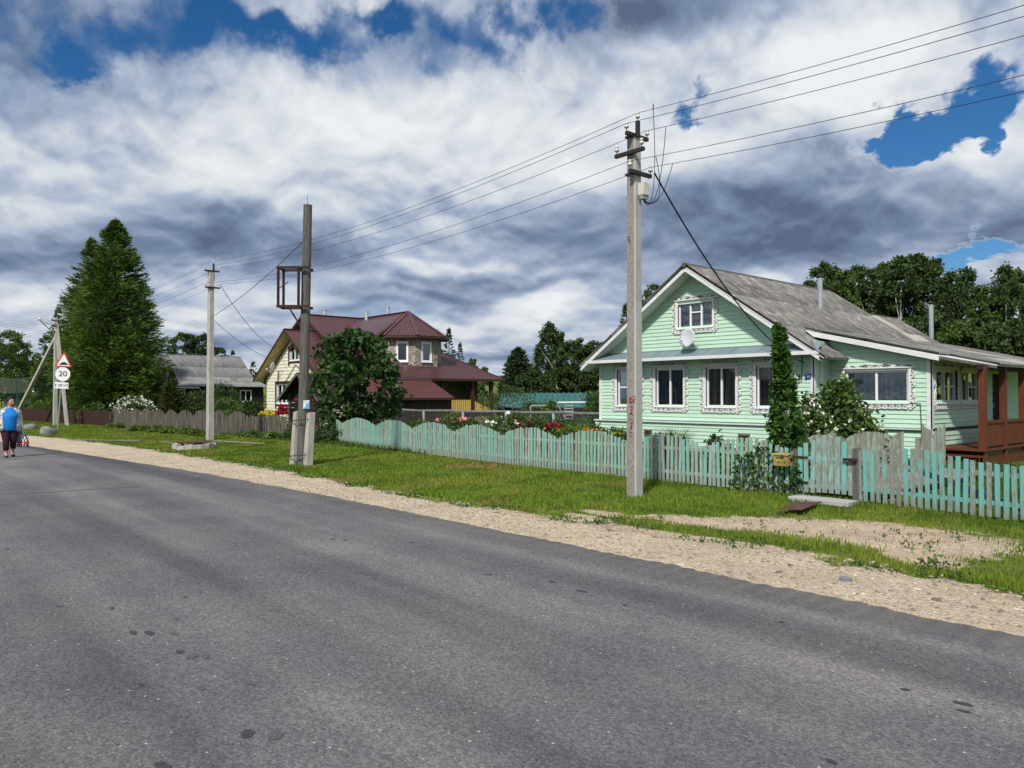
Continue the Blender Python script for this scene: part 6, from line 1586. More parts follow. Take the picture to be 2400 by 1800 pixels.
def cp(px, py, d=32.0): return atD(px, py, d)
MB().tube([cp(1300, 943.5), cp(1376, 943)], .035, 8).build('top_bar', MATS['sign_white'], cf)
MB().tube([cp(1375, 946), cp(1376, 936), cp(1382, 933.5), cp(1388, 936)], .05, 8).build('blue_hook', MATS['blue_plate'], cf)
for a, b in (((1305, 944), (1327, 986)), ((1324, 944), (1324, 983)), ((1342.5, 944), (1342.5, 963))): MB().tube([cp(*a), cp(*b)] if b[1] > 964 else [cp(*a), cp(*b), cp(b[0], 983)], .028, 7).build('leg', MATS['galv'], cf)
for y in (951, 957.5, 964, 973, 981): MB().tube([cp(1324, y), cp(1342.5, y)], .02, 6).build('rung', MATS['galv'], cf)
hp = thing('pipe_arch', 'bent grey pipe arch standing behind the mesh fence', 'pipe', (-26, 23, 0))
MB().tube([cp(1243.5, 992, 30), cp(1243.5, 955, 30), cp(1246, 951.5, 30), cp(1250, 951, 30), cp(1280, 951, 30)], .035, 8).build('pipe', MATS['galv'], hp)
# ------------------------------------------------------------------ sports net and building at the far left
nt = thing('ball_net', 'tall slack ball-stop net on posts at the far left', 'net', (-70, 8, 0))
d_ = 62.0; mb = MB()
for i in range(31):
    x = -12 + i * 2.9; pts = [atD(x, 884 + 3.5 * math.sin(math.pi * min(1, max(0, (x + 12) / 87))) + (918 - 884) * k / 8, d_) for k in range(9)]; mb.tube(pts, .016, 3, False)
for k in range(17):
    pts = [atD(-12 + 87 * i / 12, 884 + 3.5 * math.sin(math.pi * i / 12) + 34 * k / 16, d_) for i in range(13)]; mb.tube(pts, .016, 3, False)
nn_ = mb.build('netting', MATS['net'], nt); nn_['kind'] = 'stuff'
for x in (-10, 41, 73): MB().tube([atD(x, 986, d_), atD(x, 882, d_)], .05, 7).build('post', MATS['green_slat'], nt)
for i in range(14):
    x = -8 + i * 6; MB().bar(atD(x, 985, d_ + .5), atD(x, 921, d_ + .5), .06, .06).build('slat', MATS['green_slat'] if i % 3 else MATS['teal_metal'], nt)
wb = thing('far_cabin', 'small cabin with white roof glimpsed behind the slanting prop', 'cabin', (-90, 10, 0))
a, b = atD(70, 912, 75), atD(93, 912, 75)
MB().slab([a, b, b + Vector((-1, 2, .5)), a + Vector((-1, 2, .5))], (0, 0, .1)).build('roof', MATS['sign_white'], wb)
MB().add([(a.x, a.y, 0), (b.x, b.y, 0), (b.x, b.y, b.z), (a.x, a.y, a.z)], [(0, 1, 2, 3)]).build('wall', MATS['paper_white'], wb)
# ------------------------------------------------------------------ trees
def base_at(px, d):
    p = atD(px, 928, d); return Vector((p.x, p.y, -.05))
def hgt(py, d): return CAM_H + (928 - py) * d / F_PX
# the big larch and its companions on the left
prof_l = lambda t: float(np.interp(t, [0, .12, .3, .39, .485, .6, .71, .82, .9, .96, 1], [2.5, 3.2, 3.25, 3.0, 2.65, 2.25, 1.8, 1.28, .85, .42, .05]))
plant_tree('larch_tree', 'big dense green larch tree towering over the left side', base_at(268, 50), conifer_parts(hgt(512, 50), prof_l, 1, 'needle_larch', 1700, 46, .36, .055, .10, .22, .7, .28), cat='tree')
plant_tree('larch_tree', 'darker narrow larch pressed against the left of the big larch', base_at(212, 53), conifer_parts(hgt(556, 53), lambda t: float(np.interp(t, [0, .3, .5, .7, .85, .95, 1], [2.4, 2.6, 2.2, 1.5, .85, .35, .05])), 2, 'needle_larch', 950, 40, .36, .055, .10, .25, .7, .24))
plant_tree('spruce_tree', 'small young spruce left of the larches behind the far pole', base_at(134, 56), conifer_parts(hgt(716, 56), lambda t: 1.7 * (1 - t) ** .85, 3, 'needle_spruce', 380, 34, .32, .05, .12, .22, .5, .14))
plant_tree('spruce_tree', 'bushy dark conifer at the foot of the far pole', base_at(104, 58), conifer_parts(hgt(782, 58), lambda t: 1.5 * (1 - t) ** .6, 4, 'needle_larch', 300, 32, .32, .05, .14, .2, .3, .12))
plant_tree('willow_tree', 'windblown grey-green tree at the left picture edge', base_at(30, 66), tree_parts('r', hgt(776, 66), 2.1, 21, 'bark', 'leaf_mid', n_clump=130, per=70, leaf=.24, lean=(1.0, -.4), aspect=.35), )
plant_tree('broadleaf_tree', 'dark tree filling the left edge behind the ball net', base_at(-6, 74), tree_parts('r', hgt(806, 74), 2.6, 22, n_clump=110, per=60, leaf=.28))
plant_tree('broadleaf_tree', 'low dark tree between the ball net and the larches', base_at(92, 70), tree_parts('r', hgt(846, 70), 2.4, 23, n_clump=110, per=60, leaf=.26))
# behind the old grey house
plant_tree('broadleaf_tree', 'left of two dark trees rising behind the grey slate roof', base_at(437, 96), tree_parts('r', hgt(778, 96), 2.5, 24, n_clump=120, per=60, leaf=.30))
plant_tree('broadleaf_tree', 'right of two dark trees rising behind the grey slate roof', base_at(482, 98), tree_parts('r', hgt(782, 98), 2.3, 25, n_clump=110, per=60, leaf=.30))
plant_tree('spruce_tree', 'tiny spruce top over the ridge of the grey roof', base_at(545, 92), conifer_parts(hgt(822, 92), lambda t: 1.8 * (1 - t), 5, 'needle_spruce', 200, 22, .42, .09, .1, .2, 1.0, .14))
plant_tree('thuja_tree', 'pointed dark conifer seen between the grey roof and the cream gable', base_at(593, 88), conifer_parts(hgt(849, 88), lambda t: 1.3 * (1 - t) ** .7, 6, 'needle_spruce', 260, 22, .34, .08, .0, .4, .4, .14))
# around the brown-roofed house
plant_tree('round_tree', 'round dark large-leaved garden tree hiding the middle of the brown-roofed house', base_at(838, 29), tree_parts('r', hgt(775, 29), 1.72, 31, 'grey_bark', 'leaf_round', z0=.55, n_clump=215, per=32, leaf=.22, aspect=.62, r=.09, rc=.17, flat=.6, shell=.55, prof=P_ROUND))
sp_a = conifer_parts(hgt(768, 76), lambda t: 1.9 * (1 - t) ** .95, 7, 'needle_spruce', 460, 34, .34, .055, .18, .12, .6, .16)
plant_tree('spruce_tree', 'tall spruce behind the turret of the brown-roofed house', base_at(1052, 76), sp_a)
plant_tree('spruce_tree', 'shorter spruce right of the tall one behind the brown roof', base_at(1078, 80), sp_a, rz=2.0, sc=.86)
plant_tree('spruce_tree', 'spruce half hidden left of the tall one by the turret wall', base_at(1034, 82), sp_a, rz=4.0, sc=.80)
bi = tree_parts('b', hgt(838, 70), 1.1, 33, 'birch_bark', 'leaf_mid', n_clump=70, per=55, leaf=.2, droop=1.2, prof=P_TALL, r=.08)
plant_tree('birch_tree', 'slim pale birch behind the end of the porch roof', base_at(1107, 70), bi)
plant_tree('birch_tree', 'young birch showing between the porch posts', base_at(1136, 66), bi, rz=1.0, sc=.82)
# middle group
plant_tree('pine_tree', 'dark spreading pine at the left of the middle grove', base_at(1215, 60), conifer_parts(hgt(815, 60), lambda t: 2.0 * (1 - t) ** .6 * min(1, .7 + t), 8, 'needle_pine', 430, 34, .38, .10, .05, .30, .5, .16))
bt = dict(bark='birch_bark', leafmat='leaf_dark', droop=1.6, prof=P_TALL, r=.13, aspect=.5)
plant_tree('birch_tree', 'tall drooping birch with forked top, left of the pair', base_at(1276, 66), tree_parts('b', hgt(757, 66), 1.75, 34, n_clump=120, per=75, leaf=.24, lean=(.3, .3), **bt))
plant_tree('birch_tree', 'tall windblown birch, right of the pair', base_at(1308, 64), tree_parts('b', hgt(752, 64), 1.8, 35, n_clump=120, per=75, leaf=.24, lean=(-.5, -.5), **bt))
plant_tree('broadleaf_tree', 'dense dark tree behind the teal shed roof', base_at(1352, 62), tree_parts('r', hgt(792, 62), 2.0, 36, n_clump=140, per=70, leaf=.24))
plant_tree('broadleaf_tree', 'dark tree touching the left eave of the green house', base_at(1395, 60), tree_parts('r', hgt(800, 60), 1.9, 37, n_clump=140, per=70, leaf=.24))
plant_tree('broadleaf_tree', 'low dark tree at the foot of the middle grove', base_at(1255, 58), tree_parts('r', hgt(868, 58), 1.6, 38, n_clump=100, per=60, leaf=.22, z0=.3))
plant_tree('broadleaf_tree', 'tree top showing left of the green gable peak', base_at(1528, 56), tree_parts('r', hgt(664, 56), 2.0, 39, n_clump=150, per=70, leaf=.24))
plant_tree('larch_tree', 'conifer showing between the near pole and the green gable', base_at(1468, 54), conifer_parts(hgt(712, 54), lambda t: 1.7 * (1 - t) ** .8, 9, 'needle_larch', 350, 28, .4, .08, .1, .2, 1.0, .15))
# wood behind the green house: separate birches and aspens
kinds = [tree_parts('b', 11.2, 2.0, 41 + k, n_clump=150, per=80, leaf=.24, **dict(bt, leafmat=('leaf_dark', 'leaf_dark', 'leaf_mid')[k], droop=(1.4, .8, .5)[k])) for k in range(3)] + [tree_parts('r', 11.2, 2.5, 47, 'birch_bark', 'leaf_dark', n_clump=170, per=80, leaf=.24, prof=P_EGG)]
wood = [(1900, 655, 47, 0, 'first feathery'), (1930, 611, 50, 1, 'tall slim'), (1955, 622, 54, 0, 'dark slim'), (1980, 631, 48, 2, 'rounded lighter'), (2014, 619, 52, 1, 'pointed'), (2044, 628, 50, 0, 'loose'), (2070, 616, 54, 2, 'narrow'),
        (2112, 603, 48, 3, 'broad dark'), (2150, 597, 50, 3, 'tallest broad'), (2188, 602, 52, 1, 'high dark'), (2231, 634, 47, 0, 'drooping'), (2270, 624, 50, 1, 'open'), (2305, 668, 46, 2, 'lower'), (2359, 619, 46, 0, 'weeping'), (2392, 626, 50, 1, 'last tall')]
place = ['over the left stove pipe', 'over the ridge end', 'just right of the ridge end', 'above the rear roof', 'left of the gap in the wood', 'above the rear ridge', 'left of the broad pair', 'left of the broad pair of crowns', 'right of the broad pair of crowns', 'beside the broad pair', 'above the right stove pipe', 'right of the right stove pipe', 'in the dip before the right edge', 'near the right picture edge', 'at the right picture edge']
for k, ((px, py, d, kd, adj), pl_) in enumerate(zip(wood, place)):
    h_ = hgt(py, d); plant_tree('birch_tree', f'{adj} tree behind the green house, {pl_}', base_at(px, d), kinds[kd], 'trees of the wood behind the green house', rz=k * 1.7, sc=(h_ / 11.2 * 1.0, h_ / 11.2 * 1.0, h_ / 11.2))
plant_tree('rowan_tree', 'lighter green bushy tree low behind the right stove pipe', base_at(2255, 41), tree_parts('r', hgt(748, 41), 1.7, 52, 'grey_bark', 'leaf_mid', n_clump=130, per=70, leaf=.2))
for k, (px, d, py, w) in enumerate(((1985, 42, 760, 2.2), (2090, 43, 745, 2.4), (2180, 44, 740, 2.4), (2330, 40, 760, 2.3), (2398, 40, 745, 2.2))):
    plant_tree('undergrowth_tree', ('low bushy tree under the wood, ' + ('above the annex roof at left', 'below the rear ridge', 'behind the rear roof end', 'behind the porch roof', 'behind the porch roof at the picture edge')[k]), base_at(px, d), tree_parts('r', hgt(py, d), w, 60 + k, n_clump=110, per=60, leaf=.24, z0=.3), 'low trees under the wood')
# distant treeline pieces beyond the meadow
far = tree_parts('r', 9, 4.0, 71, n_clump=120, per=50, leaf=.55, z0=.3)
for k, (px, d, py) in enumerate(((1130, 150, 885), (1172, 170, 896), (640, 140, 880), (560, 130, 880), (420, 120, 880), (330, 110, 870), (170, 100, 880), (1100, 120, 880), (1010, 110, 880), (930, 110, 870))):
    plant_tree('far_tree', ('distant tree ' + ('glimpsed between the porch posts', 'on the meadow slope right of the porch', 'behind the cream gable', 'behind the pointed dark conifer', 'low behind the grey roof', 'low behind the thuja', 'low behind the sign post', 'behind the lower brown roof', 'behind the turret roof', 'behind the bay turret wall')[k]), base_at(px, d) + Vector((0, 0, 1 if d > 100 else 0)), far, 'distant trees at the edge of the meadow', rz=k * 1.3, sc=max(.3, hgt(py, d) / 9))
# ------------------------------------------------------------------ shrubs on the left
def sb_at(px, d, h=0): p = base_at(px, d); return Vector((p.x, p.y, 0))
o = plant_tree('thuja_tree', 'cone-shaped yellowish thuja beside the old grey house', base_at(402, 47), conifer_parts(hgt(868, 47), lambda t: .95 * (1 - t) ** .75 * min(1, .8 + t * 2), 10, 'thuja', 500, 26, .22, .07, -.1, .5, .15, .10))
bush('flowering_shrub', 'shrub covered in white blossom behind the scalloped grey fence', sb_at(315, 46), 2.2, 1.65, 'leaf_mid', 1, 90, 40, .10, 'flower_white', 420, .09, fz=.4)
for k, (px, d, w, h_, mt, lab) in enumerate(((450, 48, 2.6, 1.9, 'leaf_dark', 'dark garden shrub between thuja and concrete pole'), (530, 46, 2.6, 1.55, 'leaf_mid', 'broad trimmed green shrub right of the middle pole'), (520, 50, 2.6, 2.5, 'leaf_dark', 'tall dark lilac shrub against the old grey house'), (590, 42, 1.3, 1.4, 'leaf_dark', 'small shrub beside the cream wall corner'),
        (225, 47, 2.0, 1.3, 'leaf_mid', 'low bright shrub under the larch at its left'), (100, 54, 2.0, 1.4, 'leaf_bright', 'yellow-green shrub behind the rusty fence'), (190, 49, 1.7, 1.1, 'leaf_mid', 'low shrub behind the rusty fence under the larch'), (365, 50, 2.0, 1.5, 'leaf_dark', 'dark shrub left of the thuja'), (290, 52, 3.2, 2.0, 'leaf_dark', 'dark undergrowth beneath the big larch'), (170, 54, 3.0, 1.7, 'leaf_dark', 'dark undergrowth behind the sign post'))):
    bush('shrub', lab, sb_at(px, d), w, h_, mt, 100 + k, 70, 45, .13)
for k, (px, py) in enumerate(((268, 1004), (330, 1010), (372, 1013), (400, 1016), (430, 1018), (462, 1022), (590, 1027), (640, 1030))):
    c = G(px, py); bush('weed_clump', ('leaf clump at the left end of the grey pickets', 'pale leaf clump under the fourth grey scallop', 'dark leaf clump left of the brightest one', 'leaf clump midway between thuja and middle pole', 'bright leaf clump left of the middle pole', 'leaf clump nearest the foot of the middle pole', 'leaf clump under the straight grey pickets', 'leaf clump before the dark shed')[k], (c.x, c.y, 0), .8, .28, 'leaf_bright', 130 + k, 26, 24, .11, cat='plant', group='leaf clumps along the grey fence', stems=False)
c = sb_at(628, 38); bush('flower_bush', 'yellow flower bush beside the cream house', c, 1.0, .95, 'leaf_bright', 141, 40, 24, .08, 'flower_yellow', 260, .10, fz=.5, cat='flowers')
c = sb_at(668, 38.5); bush('flower_bush', 'red and yellow flower bush next to the dark shed', c, 1.0, 1.15, 'leaf_bright', 142, 40, 24, .08, 'flower_red', 220, .12, fz=.75, cat='flowers')
# ------------------------------------------------------------------ garden behind the painted fence
def leaf5(P, size, rng, dirs):      # broad lobed leaves: two crossed lobes and a tip
    a = leaf_quads(P, size, rng, dirs, .55, .85); b = leaf_quads(P, size * .8, rng, dirs, .75, .7); return merge([a, b])
vb = Vector((-7.02, 12.62, 0))
vine = thing('climbing_vine', 'leafy green vine climbing a tall pole beside the gate', 'vine', vb)
MB().tube([vb + Vector((0, 0, -.1)), vb + Vector((-.03, .03, 1.6)), vb + Vector((-.10, .05, 3.02))], [.045, .04, .03], 7).build('pole', MATS['old_wood'], vine)
rg = np.random.default_rng(77); n = 2300; a0 = rg.uniform(0, 6.283, n)
t = rg.uniform(0, 1, n) ** 1.25; z = .25 + 2.72 * t ** 1.1
rad = np.interp(z, [.2, .6, .9, 1.2, 1.6, 2.1, 2.5, 2.8, 2.97], [.32, .42, .36, .26, .19, .12, .075, .07, .03]) * (1 + .22 * np.sin(z * 11) + .16 * np.sin(z * 23 + 2 * np.sin(a0 * 2)))
a = a0; rr = rad * rg.uniform(.2, 1.18, n) ** .6
cxv = np.interp(z, [.3, 1, 3], [.10, .06, -.10])
P = np.stack([vb.x + cxv + rr * np.cos(a), vb.y + .02 + rr * np.sin(a) * .8, z], 1)
D = np.stack([np.cos(a), np.sin(a), np.full(n, -.35)], 1)
q = rg.uniform(0, 1, (190, 3)); P2 = np.stack([-7.75 + 1.3 * q[:, 0], 12.05 + .16 * q[:, 1], .08 + .75 * q[:, 2] * (1 - .5 * np.abs(q[:, 0] - .5))], 1); D2 = np.tile(np.array([[0, -.8, -.2]]), (190, 1))
V, F = merge([leaf5(P, .10, rg, D), leaf5(P2, .085, rg, D2)])
V = np.array(V) - np.array(vb); put('leaves', raw_mesh('leaves', V, F, MATS['leaf_vine']), vine, vb)
mb = MB()
for k in range(5): mb.tube([vb + Vector((.3 * math.cos(k), -.2, .1)), vb + Vector((.15 * math.sin(k * 2), -.05, 1.0)), vb + Vector((-.05, .02 * k, 2.2))], [.012, .009, .005], 5, False)
for k in range(4): mb.tube([(-7.6 + .3 * k, 12.2, .05), (-7.5 + .3 * k, 12.1, .4), (-7.4 + .28 * k, 12.12, .75)], [.008, .006, .004], 5, False)
mb.build('stem', MATS['grey_bark'], vine)
gb = base_at
def gpos(px, d): p = base_at(px, d); return Vector((p.x, p.y, 0))
bush('flowering_shrub', 'mock orange shrub dotted with white blossom between the vine and the annex', gpos(1896, 15.4), .95, 1.62, 'leaf_mid', 201, 120, 38, .095, 'flower_white', 330, .055, prof=P_EGG, fz=.25)
bush('flowering_shrub', 'tall leafy lilac shrub before the annex window', gpos(1966, 16.3), 1.35, 2.0, 'leaf_mid', 202, 150, 40, .13, 'flower_white', 45, .05, prof=P_EGG, fz=.5)
sh_ = bush('shrub', 'long leafy shoots leaning out over the inner pickets', gpos(2040, 16.2), .9, 1.05, 'leaf_mid', 203, 34, 16, .11)
# tall grass clump
def tuft(label, c, w, h, n, seed, mat='leaf_bright'):
    rg = np.random.default_rng(seed); o = thing('grass_clump', label, 'grass clump', c); A = rg.uniform(0, 6.283, n); r = rg.uniform(0, 1, n) ** .5
    B = np.stack([.12 * w * r * np.cos(A), .12 * w * r * np.sin(A), np.zeros(n)], 1); L = h * rg.uniform(.6, 1.1, n)
    out = np.stack([np.cos(A) * r, np.sin(A) * r, np.zeros(n)], 1) * (w * .5)
    s = unit(np.cross(out + 1e-6, np.array([0, 0, 1.0]))) * .009
    M_ = B + out * .35 + np.array([0, 0, 1.0]) * (L * .7)[:, None]; T = B + out + np.array([0, 0, 1.0]) * (L * rg.uniform(.75, 1.0, n))[:, None]
    V = np.stack([B - s, B + s, M_ + s, M_ - s, T], 1).reshape(-1, 3); i = np.arange(n)[:, None] * 5
    F = np.concatenate([i + np.array([[0, 1, 2]]), i + np.array([[0, 2, 3]]), i + np.array([[3, 2, 4]])]); put('blades', raw_mesh('blades', V, F, MATS[mat]), o, c); return o
tuft('tall bright ornamental grass clump under the third window', gpos(1580, 17.2), 1.1, 1.05, 420, 5, 'leaf_bright')
bush('peony_bush', 'dark peony bush before the base of the green house', gpos(1678, 15.8), .75, .85, 'leaf_dark', 211, 40, 30, .09, 'flower_pink', 6, .05, cat='flowers')
bush('flower_bush', 'low greenery with orange flower near the vine', gpos(1745, 14.9), .9, .70, 'leaf_mid', 212, 36, 26, .08, 'flower_orange', 14, .05, cat='flowers')
bush('flower_bush', 'red carnations peeping over the pickets right of the near pole', gpos(1535, 16.6), .7, .86, 'leaf_mid', 213, 30, 24, .07, 'flower_red', 22, .06, cat='flowers', fz=.8)
bush('lily_bush', 'yellow day lilies left of the near pole', gpos(1436, 18.8), .9, .93, 'leaf_mid', 214, 36, 26, .09, 'flower_yellow', 14, .06, cat='flowers', fz=.85)
bush('shrub', 'dark shrub just left of the near pole behind the pickets', gpos(1462, 18.0), .7, .85, 'leaf_dark', 215, 36, 30, .08)
bush('lily_bush', 'orange lilies at the corner of the green house', gpos(1350, 21.5), 1.2, .95, 'leaf_bright', 216, 40, 26, .09, 'flower_orange', 18, .06, cat='flowers', fz=.8)
bush('peony_bush', 'red peony bush behind the middle of the picket fence', gpos(1256, 22.0), 1.1, 1.05, 'leaf_dark', 217, 46, 28, .09, 'flower_red', 13, .12, cat='flowers', fz=.82)
bush('peony_bush', 'white peony bush left of the red one', gpos(1175, 23.0), 1.1, 1.10, 'leaf_mid', 218, 46, 28, .09, 'flower_white', 13, .09, cat='flowers', fz=.82)
bush('rose_bush', 'pink rose bush before the yellow porch railing', gpos(1058, 24.0), .9, 1.15, 'leaf_mid', 219, 40, 28, .08, 'flower_pink', 5, .12, cat='flowers', fz=.8)
for k, (px, d, w, h_, mt, lab) in enumerate(((1100, 24.5, 1.3, .95, 'leaf_mid', 'green shrub between pink roses and white peonies'), (1215, 23.6, .9, 1.15, 'thuja', 'brownish-yellow shrub behind the white peonies'), (1310, 22.4, 1.4, .95, 'leaf_dark', 'dark round shrub between red peonies and lilies'), (985, 25.5, 1.5, .85, 'leaf_mid', 'low green shrub left of the roses'),
        (915, 26.5, 1.6, .85, 'leaf_dark', 'dark low shrub right of the round tree trunk'), (790, 28.0, 1.4, .7, 'leaf_dark', 'dark shrub at the left end of the painted fence'), (1287, 30.5, .85, 1.55, 'leaf_bright', 'light green hop bush behind the mesh fence'), (1170, 31, 2.0, .85, 'leaf_mid', 'leafy bush behind the mesh fence under the porch end'), (1225, 30, 1.8, 1.0, 'leaf_mid', 'vegetable greenery behind the mesh fence'),
        (1345, 30.0, 1.8, .8, 'leaf_dark', 'dark greenery behind the ladder'), (1400, 28.5, 1.4, 1.9, 'leaf_mid', 'yellowish bush at the left wall of the green house'), (1385, 24, 1.2, .8, 'leaf_mid', 'greenery at the foot of the mesh fence'), (1200, 36, 3.0, 2.2, 'leaf_dark', 'dark shrubbery under the pine'), (1135, 50, 2.4, 1.6, 'leaf_mid', 'meadow bush behind the porch posts'), (1245, 40, 2.0, 1.3, 'leaf_dark', 'dark shrubbery left of the teal roof'), (1398, 34, 1.0, 1.9, 'leaf_mid', 'bush at the right end of the teal roof'))):
    bush('shrub', lab, gpos(px, d), w, h_, mt, 230 + k, 60, 34, .10)
for k, (px, d) in enumerate(((720, 27.5), (745, 28.0), (690, 29.5), (770, 28.2))):
    bush('nettle_clump', ('nettles right of the concrete footings', 'nettles in the corner of fence and shed', 'weeds before the dark doors', 'weeds at the first painted pickets')[k], gpos(px, d), .9, .45, 'leaf_dark', 260 + k, 26, 24, .09, cat='plant', stems=False)
# ------------------------------------------------------------------ the woman walking on the road
pb = G(22, 1071, .045); per = thing('person', 'woman in bright blue shirt, patterned jacket and dark trousers walking on the road', 'person', pb)
FC_ = (RGT * .62 - FWD * .78).normalized(); SD = Vector((-FC_.y, FC_.x, 0))      # facing, her left
if SD.dot(RGT) < 0: SD = -SD
def W(s, f, z): return pb + SD * s + FC_ * f + Vector((0, 0, z))
def skin_mesh(name, joints, edges, mats, root=0, lv=2):
    me = bpy.data.meshes.new(name); me.from_pydata([tuple(j[0] - pb) for j in joints], edges, [])
    ob = bpy.data.objects.new(name, me); COL.objects.link(ob)
    sk = ob.modifiers.new('skin', 'SKIN'); sv = me.skin_vertices[0].data
    for i, j in enumerate(joints): sv[i].radius = (j[1], j[2] if len(j) > 2 else j[1]); sv[i].use_root = (i == root)
    ob.modifiers.new('sub', 'SUBSURF').levels = lv; ob.modifiers['sub'].render_levels = lv
    out = bpy.data.meshes.new_from_object(ob.evaluated_get(bpy.context.evaluated_depsgraph_get())); bpy.data.objects.remove(ob)
    out.materials.clear(); out.materials.append(mats); out.polygons.foreach_set('use_smooth', np.ones(len(out.polygons), dtype=bool)); return out
J = [(W(0, 0, .86), .15), (W(0, 0, 1.0), .15), (W(0, .02, 1.18), .15), (W(0, .01, 1.30), .07), (W(0, .02, 1.37), .052), (W(.005, .045, 1.47), .075), (W(.01, .05, 1.545), .066),
     # her right arm (left in the picture) hanging
     (W(-.15, .0, 1.26), .042), (W(-.245, -.05, 1.02), .042), (W(-.25, .03, .80), .034), (W(-.25, .05, .73), .030),
     # her left arm, slightly behind, carrying the bag
     (W(.15, .0, 1.26), .042), (W(.235, -.10, 1.03), .042), (W(.26, -.08, .82), .034), (W(.265, -.07, .75), .030),
     # legs
     (W(-.085, .0, .80), .105), (W(-.09, .12, .46), .07), (W(-.09, .13, .12), .042), (W(-.09, .16, .05), .038), (W(-.09, .26, .035), .03),
     (W(.085, .0, .80), .105), (W(.085, .05, .46), .07), (W(.085, -.14, .15), .042), (W(.085, -.13, .06), .038), (W(.085, -.03, .035), .03)]
E = [(0, 1), (1, 2), (2, 3), (3, 4), (4, 5), (5, 6), (3, 7), (7, 8), (8, 9), (9, 10), (3, 11), (11, 12), (12, 13), (13, 14), (0, 15), (15, 16), (16, 17), (17, 18), (18, 19), (0, 20), (20, 21), (21, 22), (22, 23), (23, 24)]
body = skin_mesh('body', J, E, MATS['skin'])
bo = put('body', body, per, pb)
# hands: five fingers each rooted in the palm
for sgn, wrist in ((-1, W(-.25, .05, .73)), (1, W(.265, -.07, .75))):
    mb = MB(); palm = wrist + Vector((0, 0, -.05))
    mb.tube([wrist, palm, palm + Vector((0, 0, -.03))], [.026, .034, .028], 8)
    for k, (df, ln) in enumerate(((.028, .060), (.010, .070), (-.009, .066), (-.026, .052))):
        a = palm + FC_ * df + Vector((0, 0, -.025)); b = a + Vector((0, 0, -ln * .6)) + SD * (-sgn * .006); c = b + Vector((0, 0, -ln * .4)) - SD * (sgn * .022)
        mb.tube([a, b, c], [.0095, .0088, .007], 6)
    a = palm + FC_ * .03 + Vector((0, 0, .01)); mb.tube([a, a + FC_ * .02 + Vector((0, 0, -.03)), a + FC_ * .018 + Vector((0, 0, -.055)) - SD * (sgn * .012)], [.012, .010, .008], 6)
    mb.build('hand', MATS['skin'], bo, True)
def loft(rings, n=20, a0=0.0, a1=360.0, cap=True, sq=1.0):
    """rings: (center s, f, z, rs, rf)"""
    mb = MB(); vs = []; fs = []; full = abs(a1 - a0) >= 359.9; m = n if full else n + 1
    for (s, f, z, rs, rf) in rings:
        for k in range(m):
            a = R(a0 + (a1 - a0) * k / n); c, d = math.cos(a), math.sin(a); vs.append(W(s + rs * math.copysign(abs(d) ** sq, d), f + rf * math.copysign(abs(c) ** sq, c), z))
    for i in range(len(rings) - 1):
        for k in range(n if full else n): fs.append((i * m + k, i * m + (k + 1) % m, (i + 1) * m + (k + 1) % m, (i + 1) * m + k))
    if cap and full: fs.append(tuple(range(m))[::-1]); fs.append(tuple((len(rings) - 1) * m + k for k in range(m)))
    return mb.add(vs, fs)
loft([(0, .0, .71, .195, .165), (0, .01, .74, .205, .175), (0, .02, .86, .215, .19), (0, .035, .98, .21, .185), (0, .05, 1.08, .205, .19), (0, .05, 1.15, .20, .18), (0, .02, 1.24, .185, .13), (0, .015, 1.30, .15, .10), (0, .02, 1.335, .085, .075)]).build('shirt', MATS['shirt_blue'], per, True)
# trousers, cropped above the ankle
tr = MB()
for sg, kf, af, z1 in ((-1, .12, .13, .19), (1, .05, -.13, .23)):
    s = .09 * sg; tr.tube([W(s * .9, .0, .80), W(s, .04 if sg < 0 else .02, .64), W(s, kf, .46), W(s, (kf + af) / 2, .33), W(s, af, z1)], [.125, .115, .088, .078, .066], 14)
tr.build('trousers', MATS['trouser'], per, True)
loft([(0, 0, .70, .185, .155), (0, 0, .82, .19, .16), (0, 0, .90, .18, .15)]).build('waistband', MATS['trouser'], per, True)
def mat_floral():
    m, t, b, co = newmat('jacket_print')
    v = t.node('ShaderNodeTexVoronoi', {'Vector': co, 'Scale': 13.0}); d = v.outputs['Distance']
    ring = t.math('MULTIPLY', t.mapr(d, .28, .34), t.mapr(d, .52, .46))
    col = t.mix(ring, (.62, .62, .64), (.05, .055, .085)); col = t.mix(t.mapr(d, .10, .06), col, (.45, .12, .12))
    t.l.new(col, b.inputs['Base Color']); b.inputs['Roughness'].default_value = .85
    m, t, b, co = newmat('bag_check')
    sp_ = t.node('ShaderNodeSeparateXYZ', {0: t.node('ShaderNodeTexCoord').outputs['Generated']}); x, y, z = sp_.outputs
    ck = t.node('ShaderNodeTexChecker', {'Vector': t.node('ShaderNodeCombineXYZ', {0: t.math('ADD', x, y), 1: 0.01, 2: z}).outputs[0], 'Scale': 6.0, 'Color1': (.65, .65, .66, 1), 'Color2': (.025, .025, .03, 1)}).outputs[0]
    red = t.math('MULTIPLY', t.mapr(z, .16, .17), t.mapr(z, .36, .35)); col = t.mix(red, ck, (.45, .02, .02))
    wr = t.math('MULTIPLY', red, t.mapr(t.noise(t.vmath('MULTIPLY', co, (1, 1, 1)), 26, 2, .5), .56, .60)); col = t.mix(wr, col, (.75, .7, .7))
    t.l.new(col, b.inputs['Base Color']); b.inputs['Roughness'].default_value = .4
mat_floral()
jk = loft([(0, -.01, .70, .235, .20), (0, -.01, .86, .245, .215), (0, -.005, 1.05, .235, .20), (0, .0, 1.20, .215, .165), (0, .0, 1.29, .165, .12), (0, .005, 1.345, .10, .09)], 22, 38, 322, False)
jk = jk.build('jacket', MATS['jacket_print'], per, True); sm = jk.modifiers.new('solid', 'SOLIDIFY'); sm.thickness = .012; sm.offset = 1
mb = MB()
